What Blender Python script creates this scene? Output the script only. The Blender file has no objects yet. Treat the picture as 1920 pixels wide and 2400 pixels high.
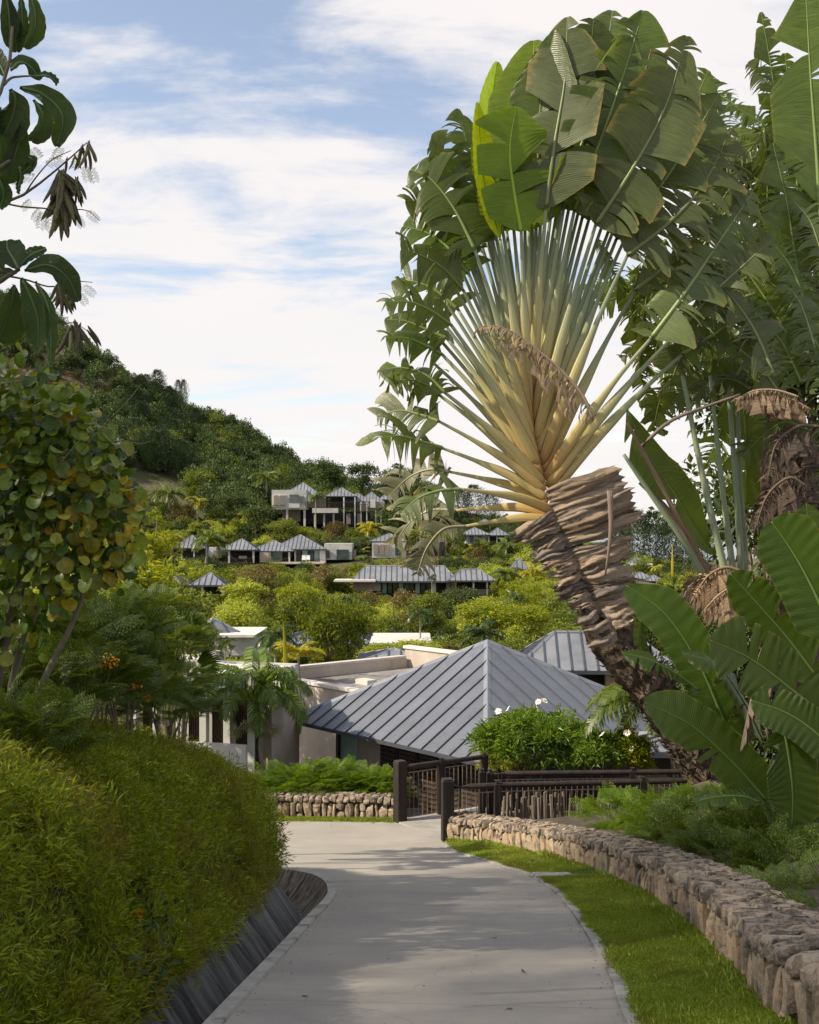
import bpy, math, random
import numpy as np
from mathutils import Vector, Matrix, Euler
R = math.radians
random.seed(7); rng = np.random.default_rng(7)
scene = bpy.context.scene
COL = scene.collection
F = 2600.0                       # focal length in photograph pixels (photograph 1920 x 2400, horizon at 1240)

# ------------------------------------------------------------------ camera, world, sun, exposure
cam = bpy.data.cameras.new('camera'); cam_o = bpy.data.objects.new('camera', cam); COL.objects.link(cam_o)
cam.sensor_fit = 'VERTICAL'; cam.sensor_height = 24; cam.lens = 24*F/2400
cam.shift_y = 40/2400; cam.clip_start = 0.1; cam.clip_end = 9000
cam_o.location = (0, 0, 0); cam_o.rotation_euler = (R(90), 0, 0)
scene.camera = cam_o
SUN_DIR = Vector((-0.86, -0.22, 0.0)).normalized()*math.cos(R(40)) + Vector((0, 0, math.sin(R(40))))
world = bpy.data.worlds.new('World'); scene.world = world; world.use_nodes = True
wn, wl = world.node_tree.nodes, world.node_tree.links
wn.clear()
def wnode(t, **k):
    n = wn.new(t)
    for a, b in k.items(): setattr(n, a, b)
    return n
sky = wnode('ShaderNodeTexSky', sky_type='NISHITA', sun_disc=False)
sky.sun_elevation = R(40); sky.sun_rotation = math.atan2(SUN_DIR.x, SUN_DIR.y)
sky.air_density = 1.0; sky.dust_density = 0.6; sky.ozone_density = 1.2
tc = wnode('ShaderNodeTexCoord'); sep = wnode('ShaderNodeSeparateXYZ'); wl.new(tc.outputs['Generated'], sep.inputs[0])
def wm(op, a, b=None, c=None, clamp=False):
    n = wnode('ShaderNodeMath', operation=op); n.use_clamp = clamp
    for i, v in enumerate((a, b, c)):
        if v is None: continue
        if isinstance(v, (int, float)): n.inputs[i].default_value = v
        else: wl.new(v, n.inputs[i])
    return n.outputs[0]
zc = wm('MAXIMUM', sep.outputs[2], 0.0)
den = wm('ADD', zc, 0.22)
cx = wm('DIVIDE', sep.outputs[0], den); cy = wm('DIVIDE', sep.outputs[1], den)
comb = wnode('ShaderNodeCombineXYZ'); wl.new(cx, comb.inputs[0]); wl.new(cy, comb.inputs[1])
mp = wnode('ShaderNodeMapping'); wl.new(comb.outputs[0], mp.inputs[0])
mp.inputs['Location'].default_value = (3.1, 1.7, 0); mp.inputs['Rotation'].default_value = (0, 0, R(-14)); mp.inputs['Scale'].default_value = (0.75, 1.35, 1)
def wnoise(scale, detail, rough, dist, vec):
    n = wnode('ShaderNodeTexNoise'); n.inputs['Scale'].default_value = scale; n.inputs['Detail'].default_value = detail
    n.inputs['Roughness'].default_value = rough; n.inputs['Distortion'].default_value = dist; wl.new(vec, n.inputs['Vector']); return n.outputs[0]
n1 = wnoise(1.9, 11, 0.60, 0.45, mp.outputs[0])
mp2 = wnode('ShaderNodeMapping'); wl.new(comb.outputs[0], mp2.inputs[0])
mp2.inputs['Rotation'].default_value = (0, 0, R(-20)); mp2.inputs['Scale'].default_value = (1.2, 4.2, 1); mp2.inputs['Location'].default_value = (0.4, 2.2, 0)
n2 = wnoise(2.2, 8, 0.6, 0.5, mp2.outputs[0])
cov = wm('ADD', wm('MULTIPLY', n1, 0.84), wm('MULTIPLY', n2, 0.22))
hor = wm('SUBTRACT', 1.0, wm('MULTIPLY', zc, 2.6), clamp=True)       # more cloud low over the sea
cov = wm('ADD', cov, wm('MULTIPLY', hor, 0.15))
rmp = wnode('ShaderNodeMapRange'); rmp.interpolation_type = 'SMOOTHSTEP'
wl.new(cov, rmp.inputs[0]); rmp.inputs[1].default_value = 0.46; rmp.inputs[2].default_value = 0.63
rmp.inputs[3].default_value = 0.10; rmp.inputs[4].default_value = 0.97
n3 = wnoise(0.9, 4, 0.5, 0.2, comb.outputs[0])
ccol = wnode('ShaderNodeMix', data_type='RGBA'); wl.new(n3, ccol.inputs[0])
ccol.inputs[6].default_value = (5.3, 5.3, 5.5, 1); ccol.inputs[7].default_value = (6.5, 6.0, 5.7, 1)
hz = wnode('ShaderNodeMix', data_type='RGBA'); wl.new(rmp.outputs[0], hz.inputs[0])
skc = wnode('ShaderNodeMix', data_type='RGBA', blend_type='MULTIPLY'); skc.inputs[0].default_value = 1.0
wl.new(sky.outputs[0], skc.inputs[6]); skc.inputs[7].default_value = (1.4, 1.25, 1.15, 1)
wl.new(skc.outputs[2], hz.inputs[6]); wl.new(ccol.outputs[2], hz.inputs[7])
bg = wnode('ShaderNodeBackground'); wl.new(hz.outputs[2], bg.inputs[0]); bg.inputs[1].default_value = 0.10
wo = wnode('ShaderNodeOutputWorld'); wl.new(bg.outputs[0], wo.inputs[0])
sun = bpy.data.lights.new('sun', 'SUN'); sun.energy = 4.1; sun.angle = R(0.8); sun.color = (1.0, 0.88, 0.70)
sun_o = bpy.data.objects.new('sun', sun); COL.objects.link(sun_o)
sun_o.rotation_euler = (-SUN_DIR).to_track_quat('-Z', 'Y').to_euler()
scene.view_settings.view_transform = 'Standard'; scene.view_settings.look = 'None'
scene.view_settings.exposure = 0.72; scene.view_settings.gamma = 1.0; scene.view_settings.use_curve_mapping = False
scene.cycles.max_bounces = 6; scene.cycles.diffuse_bounces = 3; scene.cycles.glossy_bounces = 2; scene.cycles.transmission_bounces = 4
SHADE = [(-28.0, -9.0, 23.4, 5.0, "very tall unseen thin crowned tree added to filter the sun, first of three"), (-28.4, -2.0, 22.0, 4.9, "very tall unseen thin crowned tree added to filter the sun, middle of three"), (-28.0, 4.6, 20.6, 4.6, "very tall unseen thin crowned tree added to filter the sun, last of three")]

# ------------------------------------------------------------------ helpers
def P(px, py, Y): return Vector(((px-960)/F*Y, Y, -(py-1240)/F*Y))
class G:
    """collects geometry, builds ONE mesh"""
    def __init__(s): s.V = []; s.F = []; s.U = []; s.n = 0
    def add(s, V, Fc, U=None):
        V = np.asarray(V, float).reshape(-1, 3)
        if isinstance(Fc, np.ndarray): s.F.append(Fc + s.n)
        else:
            for k in sorted(set(len(f) for f in Fc)): s.F.append(np.array([f for f in Fc if len(f) == k], int) + s.n)
        s.V.append(V); s.U.append(np.zeros((len(V), 2)) if U is None else np.asarray(U, float)); s.n += len(V)
        return s
    def mesh(s, name, mat=None, smooth=False):
        me = bpy.data.meshes.new(name)
        V = np.concatenate(s.V); U = np.concatenate(s.U)
        me.vertices.add(len(V)); me.vertices.foreach_set('co', V.ravel())
        loops = np.concatenate([f.ravel() for f in s.F]); sizes = np.concatenate([np.full(len(f), f.shape[1]) for f in s.F])
        me.loops.add(len(loops)); me.loops.foreach_set('vertex_index', loops.astype(np.int32))
        me.polygons.add(len(sizes)); st = np.concatenate([[0], np.cumsum(sizes)[:-1]])
        me.polygons.foreach_set('loop_start', st.astype(np.int32)); me.polygons.foreach_set('loop_total', sizes.astype(np.int32))
        uv = me.uv_layers.new(name='uv'); uv.data.foreach_set('uv', U[loops].ravel())
        me.polygons.foreach_set('use_smooth', np.full(len(sizes), bool(smooth)))
        me.update(calc_edges=True)
        for m in (mat if isinstance(mat, (list, tuple)) else [mat]):
            if m: me.materials.append(m)
        return me
    def obj(s, name, mat, parent=None, smooth=False): return link(name, s.mesh(name, mat, smooth), parent)
def link(name, me, parent=None, loc=None, rot=None, scl=None):
    o = bpy.data.objects.new(name, me); COL.objects.link(o); o.parent = parent
    if loc is not None: o.location = loc
    if rot is not None: o.rotation_euler = rot
    if scl is not None: o.scale = scl
    return o
def tag(o, label, cat, group=None):
    o['label'] = label; o['category'] = cat
    if group: o['group'] = group
    return o
def thing(name, label, cat, loc=(0, 0, 0), rz=0.0, group=None):
    o = bpy.data.objects.new(name, None); COL.objects.link(o); o.location = loc; o.rotation_euler = (0, 0, rz); o.empty_display_size = .2
    return tag(o, label, cat, group)
def structure(o): o['kind'] = 'structure'; return o
def stuff(o): o['kind'] = 'stuff'; return o
def box(c, s, rz=0.0):
    c = np.array(c, float); h = np.array(s, float)/2
    V = np.array([[x, y, z] for z in (-1, 1) for y in (-1, 1) for x in (-1, 1)], float)*h
    if rz: ca, sa = math.cos(rz), math.sin(rz); V = V @ np.array([[ca, sa, 0], [-sa, ca, 0], [0, 0, 1]])
    return V + c, [(0, 2, 3, 1), (4, 5, 7, 6), (0, 1, 5, 4), (2, 6, 7, 3), (0, 4, 6, 2), (1, 3, 7, 5)]
def bevbox(c, s, b=0.01, rz=0.0):
    """box with chamfered edges"""
    hx, hy, hz = [v/2 for v in s]; V = []; 
    for sz in (-1, 1):
        for sy in (-1, 1):
            for sx in (-1, 1):
                V += [(sx*(hx-b), sy*(hy-b), sz*hz), (sx*(hx-b), sy*hy, sz*(hz-b)), (sx*hx, sy*(hy-b), sz*(hz-b))]
    V = np.array(V)
    i = lambda sx, sy, sz, k: ((sz > 0)*4 + (sy > 0)*2 + (sx > 0))*3 + k
    Fs = []
    for s_ in (-1, 1):
        f = [(-1, -1), (1, -1), (1, 1), (-1, 1)]
        for fc in ([i(a, b_, s_, 0) for a, b_ in f], [i(a, s_, b_, 1) for a, b_ in f], [i(s_, a, b_, 2) for a, b_ in f]): Fs.append(tuple(fc))
    for a in (-1, 1):
        for b_ in (-1, 1):
            Fs += [(i(-1, a, b_, 0), i(1, a, b_, 0), i(1, a, b_, 1), i(-1, a, b_, 1)), (i(a, -1, b_, 0), i(a, 1, b_, 0), i(a, 1, b_, 2), i(a, -1, b_, 2)),
                   (i(a, b_, -1, 1), i(a, b_, 1, 1), i(a, b_, 1, 2), i(a, b_, -1, 2))]
            for d in (-1, 1): Fs.append((i(a, b_, d, 0), i(a, b_, d, 1), i(a, b_, d, 2)))
    if rz: ca, sa = math.cos(rz), math.sin(rz); V = V @ np.array([[ca, sa, 0], [-sa, ca, 0], [0, 0, 1]])
    return V + np.array(c, float), Fs
def frame(T):
    T = T/np.linalg.norm(T); a = np.array([0, 0, 1.]) if abs(T[2]) < .9 else np.array([1., 0, 0])
    A = np.cross(T, a); A /= np.linalg.norm(A); return A, np.cross(A, T)
def tube(pts, rad, seg=8, flat=1.0, N=None, cap=True):
    """tapered tube through pts; flat squeezes it along N"""
    pts = np.array([tuple(p) for p in pts], float); n = len(pts)
    rad = np.broadcast_to(np.asarray(rad, float), (n,)) if np.ndim(rad) else np.full(n, rad)
    T = np.gradient(pts, axis=0); V = []; U = []
    A0 = None
    for i in range(n):
        t = T[i]/ (np.linalg.norm(T[i])+1e-9)
        if N is not None:
            B = np.array(N, float) - t*np.dot(N, t); B /= np.linalg.norm(B); A = np.cross(t, B)
        else:
            if A0 is None: A, B = frame(t)
            else: A = A0 - t*np.dot(A0, t); A /= np.linalg.norm(A); B = np.cross(t, A)
            A0 = A
        for k in range(seg):
            a = 2*math.pi*k/seg; V.append(pts[i] + rad[i]*(math.cos(a)*A + flat*math.sin(a)*B)); U.append((i/(n-1), k/seg))
    Fs = [(i*seg+k, i*seg+(k+1) % seg, (i+1)*seg+(k+1) % seg, (i+1)*seg+k) for i in range(n-1) for k in range(seg)]
    if cap: Fs += [tuple(range(seg))[::-1], tuple((n-1)*seg+k for k in range(seg))]
    return V, Fs, U
def spline(pts, n):
    """Catmull-Rom resample, uniform in arc length"""
    p = np.array([tuple(q) for q in pts], float)
    p = np.vstack([2*p[0]-p[1], p, 2*p[-1]-p[-2]]); out = []
    for i in range(1, len(p)-2):
        for t in np.linspace(0, 1, 16, endpoint=False):
            a, b, c, d = p[i-1:i+3]
            out.append(.5*((2*b)+(-a+c)*t+(2*a-5*b+4*c-d)*t*t+(-a+3*b-3*c+d)*t**3))
    out.append(p[-2]); out = np.array(out); s = np.concatenate([[0], np.cumsum(np.linalg.norm(np.diff(out, axis=0), axis=1))])
    q = np.linspace(0, s[-1], n); return np.stack([np.interp(q, s, out[:, k]) for k in range(out.shape[1])], 1)
def rotm(n, r=None, tilt=None):
    """n random rotation matrices: yaw anywhere, tilt up to tilt"""
    r = r or rng; ya = r.uniform(0, 2*np.pi, n); ti = r.uniform(-1, 1, (n, 2))*(tilt if tilt is not None else np.pi)
    M = np.empty((n, 3, 3))
    for i in range(n): M[i] = np.array(Euler((ti[i, 0], ti[i, 1], ya[i])).to_matrix())
    return M
def tile(g, V, Fq, M, T, S=None, U=None):
    """copy template V,Fq (one face size) by matrices M, offsets T, scales S into g"""
    n = len(T); V = np.asarray(V, float)
    W = np.einsum('nij,vj->nvi', M, V)
    if S is not None: W = W*np.asarray(S, float).reshape(n, 1, -1)
    W = W + np.asarray(T)[:, None, :]
    Fa = (np.asarray(Fq)[None] + (np.arange(n)*len(V))[:, None, None]).reshape(-1, np.asarray(Fq).shape[1])
    g.add(W.reshape(-1, 3), Fa, None if U is None else np.tile(U, (n, 1)))
    return g
def look_mat(D, Nn):
    """matrices with x along D, z near Nn (arrays n,3)"""
    D = D/np.linalg.norm(D, axis=1, keepdims=True); B = np.cross(Nn, D); B /= np.linalg.norm(B, axis=1, keepdims=True)+1e-9
    Z = np.cross(D, B); return np.stack([D, B, Z], 2)

# ------------------------------------------------------------------ materials
def nt(name):
    m = bpy.data.materials.new(name); m.use_nodes = True; t = m.node_tree; t.nodes.clear(); return m, t
class N:
    """tiny node helper"""
    def __init__(s, t): s.t = t
    def n(s, typ, ins={}, **k):
        o = s.t.nodes.new(typ)
        for a, b in k.items(): setattr(o, a, b)
        for a, b in ins.items():
            if isinstance(b, bpy.types.NodeSocket): s.t.links.new(b, o.inputs[a])
            else: o.inputs[a].default_value = b
        return o
    def math(s, op, a, b=0.0, clamp=False):
        return s.n('ShaderNodeMath', {0: a, 1: b}, operation=op, use_clamp=clamp).outputs[0]
    def ramp(s, fac, stops):
        o = s.n('ShaderNodeValToRGB', {0: fac}); e = o.color_ramp.elements
        while len(e) < len(stops): e.new(0.5)
        for q, (p, c) in zip(e, stops): q.position = p; q.color = (*c, 1) if len(c) == 3 else c
        return o.outputs[0]
    def noise(s, vec, scale, detail=4, rough=.55, dist=0.0):
        return s.n('ShaderNodeTexNoise', {'Vector': vec, 'Scale': scale, 'Detail': detail, 'Roughness': rough, 'Distortion': dist}).outputs[0]
    def mix(s, f, a, b, mode='MIX'):
        return s.n('ShaderNodeMix', {0: f, 6: a, 7: b}, data_type='RGBA', blend_type=mode).outputs[2]
    def mr(s, v, a, b, c=0.0, d=1.0):
        return s.n('ShaderNodeMapRange', {0: v, 1: a, 2: b, 3: c, 4: d}).outputs[0]
    def pos(s): return s.n('ShaderNodeNewGeometry').outputs['Position']
    def objc(s): return s.n('ShaderNodeTexCoord').outputs['Object']
    def scl(s, vec, sc): return s.n('ShaderNodeMapping', {'Vector': vec, 'Scale': sc}).outputs[0]
    def bump(s, h, dist=0.01, st=1.0, normal=None):
        ins = {'Height': h, 'Distance': dist, 'Strength': st}
        if normal is not None: ins['Normal'] = normal
        return s.n('ShaderNodeBump', ins).outputs[0]
    def out(s, sh): s.n('ShaderNodeOutputMaterial', {0: sh})
def c3(c): return (*c, 1)
def leafmat(name, cols, trans=0.35, rough=0.5, patch=None, patch_scale=0.5, tcol=None, spec=0.4, tex=0):
    """foliage: colour per leaf (island), per plant, and in patches; light passes through"""
    m, t = nt(name); s = N(t)
    g = s.n('ShaderNodeNewGeometry'); oi = s.n('ShaderNodeObjectInfo')
    k = len(cols); c = s.ramp(g.outputs['Random Per Island'], [(i/(max(k-1, 1)), q) for i, q in enumerate(cols)])
    v = s.mr(oi.outputs['Random'], 0, 1, .72, 1.28)
    c = s.n('ShaderNodeHueSaturation', {'Color': c, 'Value': v, 'Saturation': s.mr(oi.outputs['Random'], 0, 1, 1.08, .92)}).outputs[0]
    if tex: c = s.mix(s.mr(s.noise(g.outputs['Position'], tex, 4, .7), .36, .64), c, s.mix(1.0, c, (1.7, 1.5, 1.1, 1), 'MULTIPLY'))
    if patch:
        n_ = s.noise(g.outputs['Position'], patch_scale, 3, .6)
        c = s.mix(s.mr(n_, .50, .66), c, c3(patch))
    p = s.n('ShaderNodeBsdfPrincipled', {'Base Color': c, 'Roughness': rough, 'Specular IOR Level': spec})
    tcn = s.mix(1.0, c, c3(tcol or (1.9, 1.7, .5)), 'MULTIPLY')
    tr = s.n('ShaderNodeBsdfTranslucent', {'Color': tcn})
    s.out(s.n('ShaderNodeMixShader', {0: trans, 1: p.outputs[0], 2: tr.outputs[0]}).outputs[0]); return m
def paddlemat(name, green, light, edge=(.24, .13, .05), trans=.35, rough=.33, brown=0.0):
    """banana-type blade: uv.x along the midrib, uv.y from midrib (0) to margin (1)"""
    m, t = nt(name); s = N(t)
    uv = s.n('ShaderNodeUVMap', uv_map='uv').outputs[0]; sx = s.n('ShaderNodeSeparateXYZ', {0: uv})
    g = s.n('ShaderNodeNewGeometry'); oi = s.n('ShaderNodeObjectInfo')
    vein = s.n('ShaderNodeMath', {0: s.math('MULTIPLY', s.math('ADD', sx.outputs[0], s.math('MULTIPLY', s.noise(s.scl(uv, (9, 2, 1)), 1.0, 2), .02)), 520.0)}, operation='SINE').outputs[0]
    stripes = s.noise(s.scl(uv, (150, 1.6, 1)), 1.0, 3, .6)
    c = s.mix(s.mr(stripes, .35, .65), c3(green), c3(light))
    big = s.noise(g.outputs['Position'], 1.6, 3, .6)
    c = s.mix(s.mr(big, .45, .75, 0, .6), c, c3([v*1.35 for v in light]))
    c = s.mix(s.math('LESS_THAN', sx.outputs[1], -.5), c, c3([min(1, v*2.1+.05) for v in light]))
    c = s.n('ShaderNodeHueSaturation', {'Color': c, 'Value': s.mr(oi.outputs['Random'], 0, 1, .75, 1.2), 'Hue': s.mr(oi.outputs['Random'], 0, 1, .488, .508)}).outputs[0]
    ne = s.noise(s.scl(uv, (14, 2, 1)), 1.0, 4, .7)
    e = s.math('ADD', sx.outputs[1], s.math('MULTIPLY', s.math('SUBTRACT', ne, .5), .45 + brown*1.5))
    c = s.mix(s.mr(e, .95 - brown*.35, 1.06, 0, .7), c, c3((.26, .22, .04)))
    c = s.mix(s.mr(e, 1.03 - brown*.35, 1.12), c, c3(edge))
    b = s.bump(s.math('ADD', s.math('MULTIPLY', vein, .22), stripes), .004, .8)
    p = s.n('ShaderNodeBsdfPrincipled', {'Base Color': c, 'Roughness': rough, 'Normal': b, 'Specular IOR Level': .45})
    tr = s.n('ShaderNodeBsdfTranslucent', {'Color': s.mix(1.0, c, (2.4, 2.1, .35, 1), 'MULTIPLY'), 'Normal': b})
    s.out(s.n('ShaderNodeMixShader', {0: trans, 1: p.outputs[0], 2: tr.outputs[0]}).outputs[0]); return m
def simple(name, a, b=None, scale=4.0, rough=.7, bump=.0, bscale=40.0, stretch=(1, 1, 1), detail=5, metal=0.0, spec=.4, coords='obj', c=None, cscale=1.0):
    """two-tone noise material with fine relief"""
    m, t = nt(name); s = N(t); b = b or a
    v = s.objc() if coords == 'obj' else s.pos()
    v = s.scl(v, stretch)
    col = s.mix(s.mr(s.noise(v, scale, detail, .6), .35, .65), c3(a), c3(b))
    if c: col = s.mix(s.mr(s.noise(v, cscale, 6, .65), .52, .66), col, c3(c))
    oi = s.n('ShaderNodeObjectInfo'); col = s.n('ShaderNodeHueSaturation', {'Color': col, 'Value': s.mr(oi.outputs['Random'], 0, 1, .9, 1.1)}).outputs[0]
    ins = {'Base Color': col, 'Roughness': rough, 'Metallic': metal, 'Specular IOR Level': spec}
    if bump: ins['Normal'] = s.bump(s.noise(v, bscale, 5, .65), bump)
    s.out(s.n('ShaderNodeBsdfPrincipled', ins).outputs[0]); return m
M = {}
M['bush'] = leafmat('bush_leaf', [(.05, .08, .010), (.095, .14, .016), (.16, .20, .022), (.25, .27, .03)], .38, .5)
M['lime'] = leafmat('lime_leaf', [(.10, .15, .012), (.19, .25, .02), (.29, .34, .03), (.38, .38, .05)], .42, .5)
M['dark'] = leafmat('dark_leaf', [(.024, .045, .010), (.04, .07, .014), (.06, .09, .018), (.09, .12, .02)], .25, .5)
M['redbush'] = leafmat('russet_leaf', [(.06, .09, .02), (.10, .12, .03), (.16, .11, .04), (.20, .09, .03)], .3, .5)
M['forest'] = leafmat('forest_leaf', [(.026, .048, .012), (.04, .07, .015), (.06, .10, .02), (.10, .14, .025)], .22, .55)
M['olive'] = leafmat('olive_leaf', [(.08, .095, .025), (.12, .13, .03), (.17, .165, .045), (.22, .19, .06)], .2, .6)
M['pine'] = leafmat('casuarina_needles', [(.022, .045, .016), (.035, .065, .022), (.05, .085, .03)], .2, .6)
M['palm'] = leafmat('palm_leaflet', [(.06, .10, .014), (.10, .15, .02), (.17, .20, .025)], .35, .4)
M['palmy'] = leafmat('yellow_palm_leaflet', [(.18, .20, .015), (.30, .30, .02), (.42, .36, .03)], .4, .4)
M['palmd'] = leafmat('deep_palm_leaflet', [(.025, .055, .014), (.05, .085, .02), (.09, .13, .03)], .3, .33)
M['bamboo'] = leafmat('bamboo_leaf', [(.10, .145, .013), (.165, .22, .016), (.24, .30, .022), (.36, .38, .035)], .40, .45, patch=(.20, .19, .035), patch_scale=1.1)
M['feather'] = leafmat('feathery_leaflet', [(.055, .09, .014), (.085, .13, .018), (.14, .19, .024)], .3, .5)
M['featherl'] = leafmat('light_feathery_leaflet', [(.07, .14, .015), (.13, .22, .02), (.22, .30, .03)], .42, .5)
M['grass'] = leafmat('grass_blade', [(.13, .20, .02), (.19, .28, .028), (.25, .33, .04), (.34, .37, .08)], .35, .5, patch=(.17, .19, .03), patch_scale=.9)
M['roundleaf'] = leafmat('round_leaf', [(.03, .06, .012), (.05, .10, .016), (.08, .14, .02), (.14, .18, .025), (.22, .24, .04)], .32, .34, tex=26)
M['ylwleaf'] = leafmat('yellow_round_leaf', [(.24, .23, .025), (.30, .24, .03), (.16, .20, .025), (.28, .17, .02)], .4, .35, tex=26)
M['teak'] = paddlemat('broad_leaf_blade', (.028, .060, .014), (.045, .085, .018), edge=(.10, .08, .02), trans=.28)
M['banana'] = paddlemat('banana_blade', (.042, .078, .009), (.062, .105, .012), trans=.40)
M['rav'] = paddlemat('traveller_palm_blade', (.048, .078, .012), (.092, .128, .024), trans=.38, rough=.33, brown=.06)
M['ravb'] = paddlemat('weathered_palm_blade', (.052, .080, .018), (.105, .13, .040), trans=.26, rough=.38, brown=.25)
M['ravw'] = paddlemat('bleached_palm_blade', (.045, .065, .022), (.15, .145, .085), edge=(.30, .17, .08), trans=.22, rough=.42, brown=.25)
M['ravy'] = paddlemat('young_palm_blade', (.10, .17, .010), (.16, .24, .015), trans=.42, rough=.4)
M['dead'] = simple('dead_leaf', (.20, .135, .085), (.36, .26, .17), 5, .75, .006, 30, (1, 1, 5))
M['deadd'] = simple('dark_dead_leaf', (.09, .06, .04), (.19, .13, .09), 5, .8, .006, 30, (1, 1, 4))
M['sheath'] = simple('dry_leaf_sheath', (.17, .12, .085), (.42, .33, .25), 3, .7, .012, 16, (1, 1, 6), c=(.10, .07, .05), cscale=2.4)
M['bark'] = simple('bark', (.10, .075, .05), (.20, .16, .11), 6, .9, .02, 18, (1, 1, .4))
M['barkd'] = simple('shaggy_dark_bark', (.035, .026, .020), (.15, .105, .07), 9, .95, .03, 22)
M['stem'] = simple('young_stem', (.11, .095, .06), (.17, .15, .10), 8, .8, .008, 40)
M['palmtrunk'] = simple('palm_trunk', (.19, .17, .14), (.30, .27, .22), 3, .85, .02, 9, (.3, .3, 4))
M['shaft'] = simple('crownshaft', (.20, .24, .09), (.30, .30, .14), 3, .5)
def conc(name, a, b, stain, warm):
    m, t = nt(name); s = N(t); v = s.pos()
    c = s.mix(s.mr(s.noise(v, .55, 6, .6), .35, .7), c3(a), c3(b))
    c = s.mix(s.mr(s.noise(s.scl(v, (.5, 1.6, 1)), .8, 6, .7, .6), .50, .72, 0, .55), c, c3(stain))
    c = s.mix(s.mr(s.noise(v, 3.0, 5, .7), .55, .75, 0, .35), c, c3(warm))
    sp = s.noise(v, 160, 2, .7); c = s.mix(s.mr(sp, .3, .7, 0, .5), c, s.mix(1.0, c, (.62, .62, .62, 1), 'MULTIPLY'))
    sy = s.n('ShaderNodeSeparateXYZ', {0: v}).outputs[1]; jy = s.math('ABSOLUTE', s.math('SUBTRACT', s.math('FRACT', s.math('DIVIDE', s.math('ADD', sy, s.math('MULTIPLY', s.n('ShaderNodeSeparateXYZ', {0: v}).outputs[0], .12)), 4.6)), .5))
    c = s.mix(s.mr(jy, .0025, .0012, 0, .3), c, (.12, .11, .095, 1))
    vo = s.n('ShaderNodeTexVoronoi', {'Vector': s.n('ShaderNodeVectorMath', {0: v, 1: s.n('ShaderNodeTexNoise', {'Vector': v, 'Scale': 1.5, 'Detail': 4.0}).outputs[1]}, operation='ADD').outputs[0], 'Scale': .33}, feature='DISTANCE_TO_EDGE').outputs[0]
    c = s.mix(s.math('MULTIPLY', s.mr(vo, .006, .002), s.mr(s.noise(v, .5, 2), .5, .6, 0, .22)), c, (.13, .115, .10, 1))
    c = s.mix(s.mr(s.noise(s.scl(v, (1.2, 5, 1)), 1.3, 7, .75, .8), .56, .68, 0, .35), c, s.mix(1.0, c, (.68, .68, .66, 1), 'MULTIPLY'))
    br = s.noise(s.scl(v, (2.5, 60, 1)), 1.0, 3, .6)
    b1 = s.bump(br, .004, .6); b2 = s.bump(sp, .004, .8, b1)
    s.out(s.n('ShaderNodeBsdfPrincipled', {'Base Color': c, 'Roughness': .85, 'Normal': b2, 'Specular IOR Level': .25}).outputs[0]); return m
M['path'] = conc('brushed_concrete', (.33, .305, .265), (.42, .385, .33), (.24, .222, .195), (.46, .40, .32))
M['kerb'] = simple('kerb_concrete', (.30, .285, .25), (.40, .38, .33), 5, .9, .006, 60, c=(.16, .15, .12), cscale=3, coords='pos')
def drainmat():
    m, t = nt('stained_drain_concrete'); s = N(t); uv = s.n('ShaderNodeUVMap', uv_map='uv').outputs[0]
    c = s.mix(s.mr(s.noise(s.scl(uv, (3, 1.0, 1)), 3, 5, .6), .4, .62), c3((.20, .16, .115)), c3((.34, .28, .21)))
    c = s.mix(s.mr(s.noise(s.scl(uv, (11, .9, 1)), 1.0, 6, .68), .47, .58), c, c3((.035, .03, .028)))
    s.out(s.n('ShaderNodeBsdfPrincipled', {'Base Color': c, 'Roughness': .85, 'Normal': s.bump(s.noise(s.pos(), 60, 4), .006)}).outputs[0]); return m
def slabmat():
    m, t = nt('blackened_drain_concrete'); s = N(t); uv = s.n('ShaderNodeUVMap', uv_map='uv').outputs[0]
    c = s.mix(s.mr(s.noise(s.scl(uv, (3, .6, 1)), 2, 5, .6), .4, .62), c3((.055, .056, .058)), c3((.15, .148, .145)))
    c = s.mix(s.mr(s.noise(s.scl(uv, (4.5, 1.4, 1)), 1.0, 6, .68), .50, .60), c, c3((.015, .015, .016)))
    c = s.mix(s.mr(s.noise(s.scl(uv, (7, 2.5, 1)), 1.0, 5, .6), .60, .66, 0, .4), c, c3((.30, .29, .27)))
    s.out(s.n('ShaderNodeBsdfPrincipled', {'Base Color': c, 'Roughness': .8, 'Normal': s.bump(s.noise(s.pos(), 60, 4), .006)}).outputs[0]); return m
M['drain'] = drainmat(); M['slab'] = slabmat()
def stonemat(name, a, b, c_, dark):
    m, t = nt(name); s = N(t); oi = s.n('ShaderNodeObjectInfo'); g = s.n('ShaderNodeNewGeometry')
    v = g.outputs['Position']
    rnd = s.math('FRACT', s.math('ADD', oi.outputs['Random'], g.outputs['Random Per Island']))
    c = s.ramp(rnd, [(0, a), (.5, b), (1, c_)])
    c = s.mix(s.mr(s.noise(v, 55, 4, .75), .38, .62), c, s.mix(1.0, c, (1.55, 1.45, 1.3, 1), 'MULTIPLY'))
    c = s.mix(s.mr(s.noise(v, 7, 6, .72), *((.50, .66) if name[0] == 'g' else (.45, .58)), 0, .85), c, c3(dark))
    h = s.math('ADD', s.noise(v, 24, 6, .75), s.math('MULTIPLY', s.noise(v, 110, 3, .7), .35))
    s.out(s.n('ShaderNodeBsdfPrincipled', {'Base Color': c, 'Roughness': .9, 'Normal': s.bump(h, .013), 'Specular IOR Level': .25}).outputs[0]); return m
M['stone'] = stonemat('granite_stone', (.27, .205, .14), (.33, .265, .19), (.23, .195, .15), (.06, .05, .042))
M['cap'] = stonemat('weathered_cap_stone', (.22, .185, .15), (.29, .245, .195), (.26, .21, .16), (.045, .04, .036))
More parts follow.
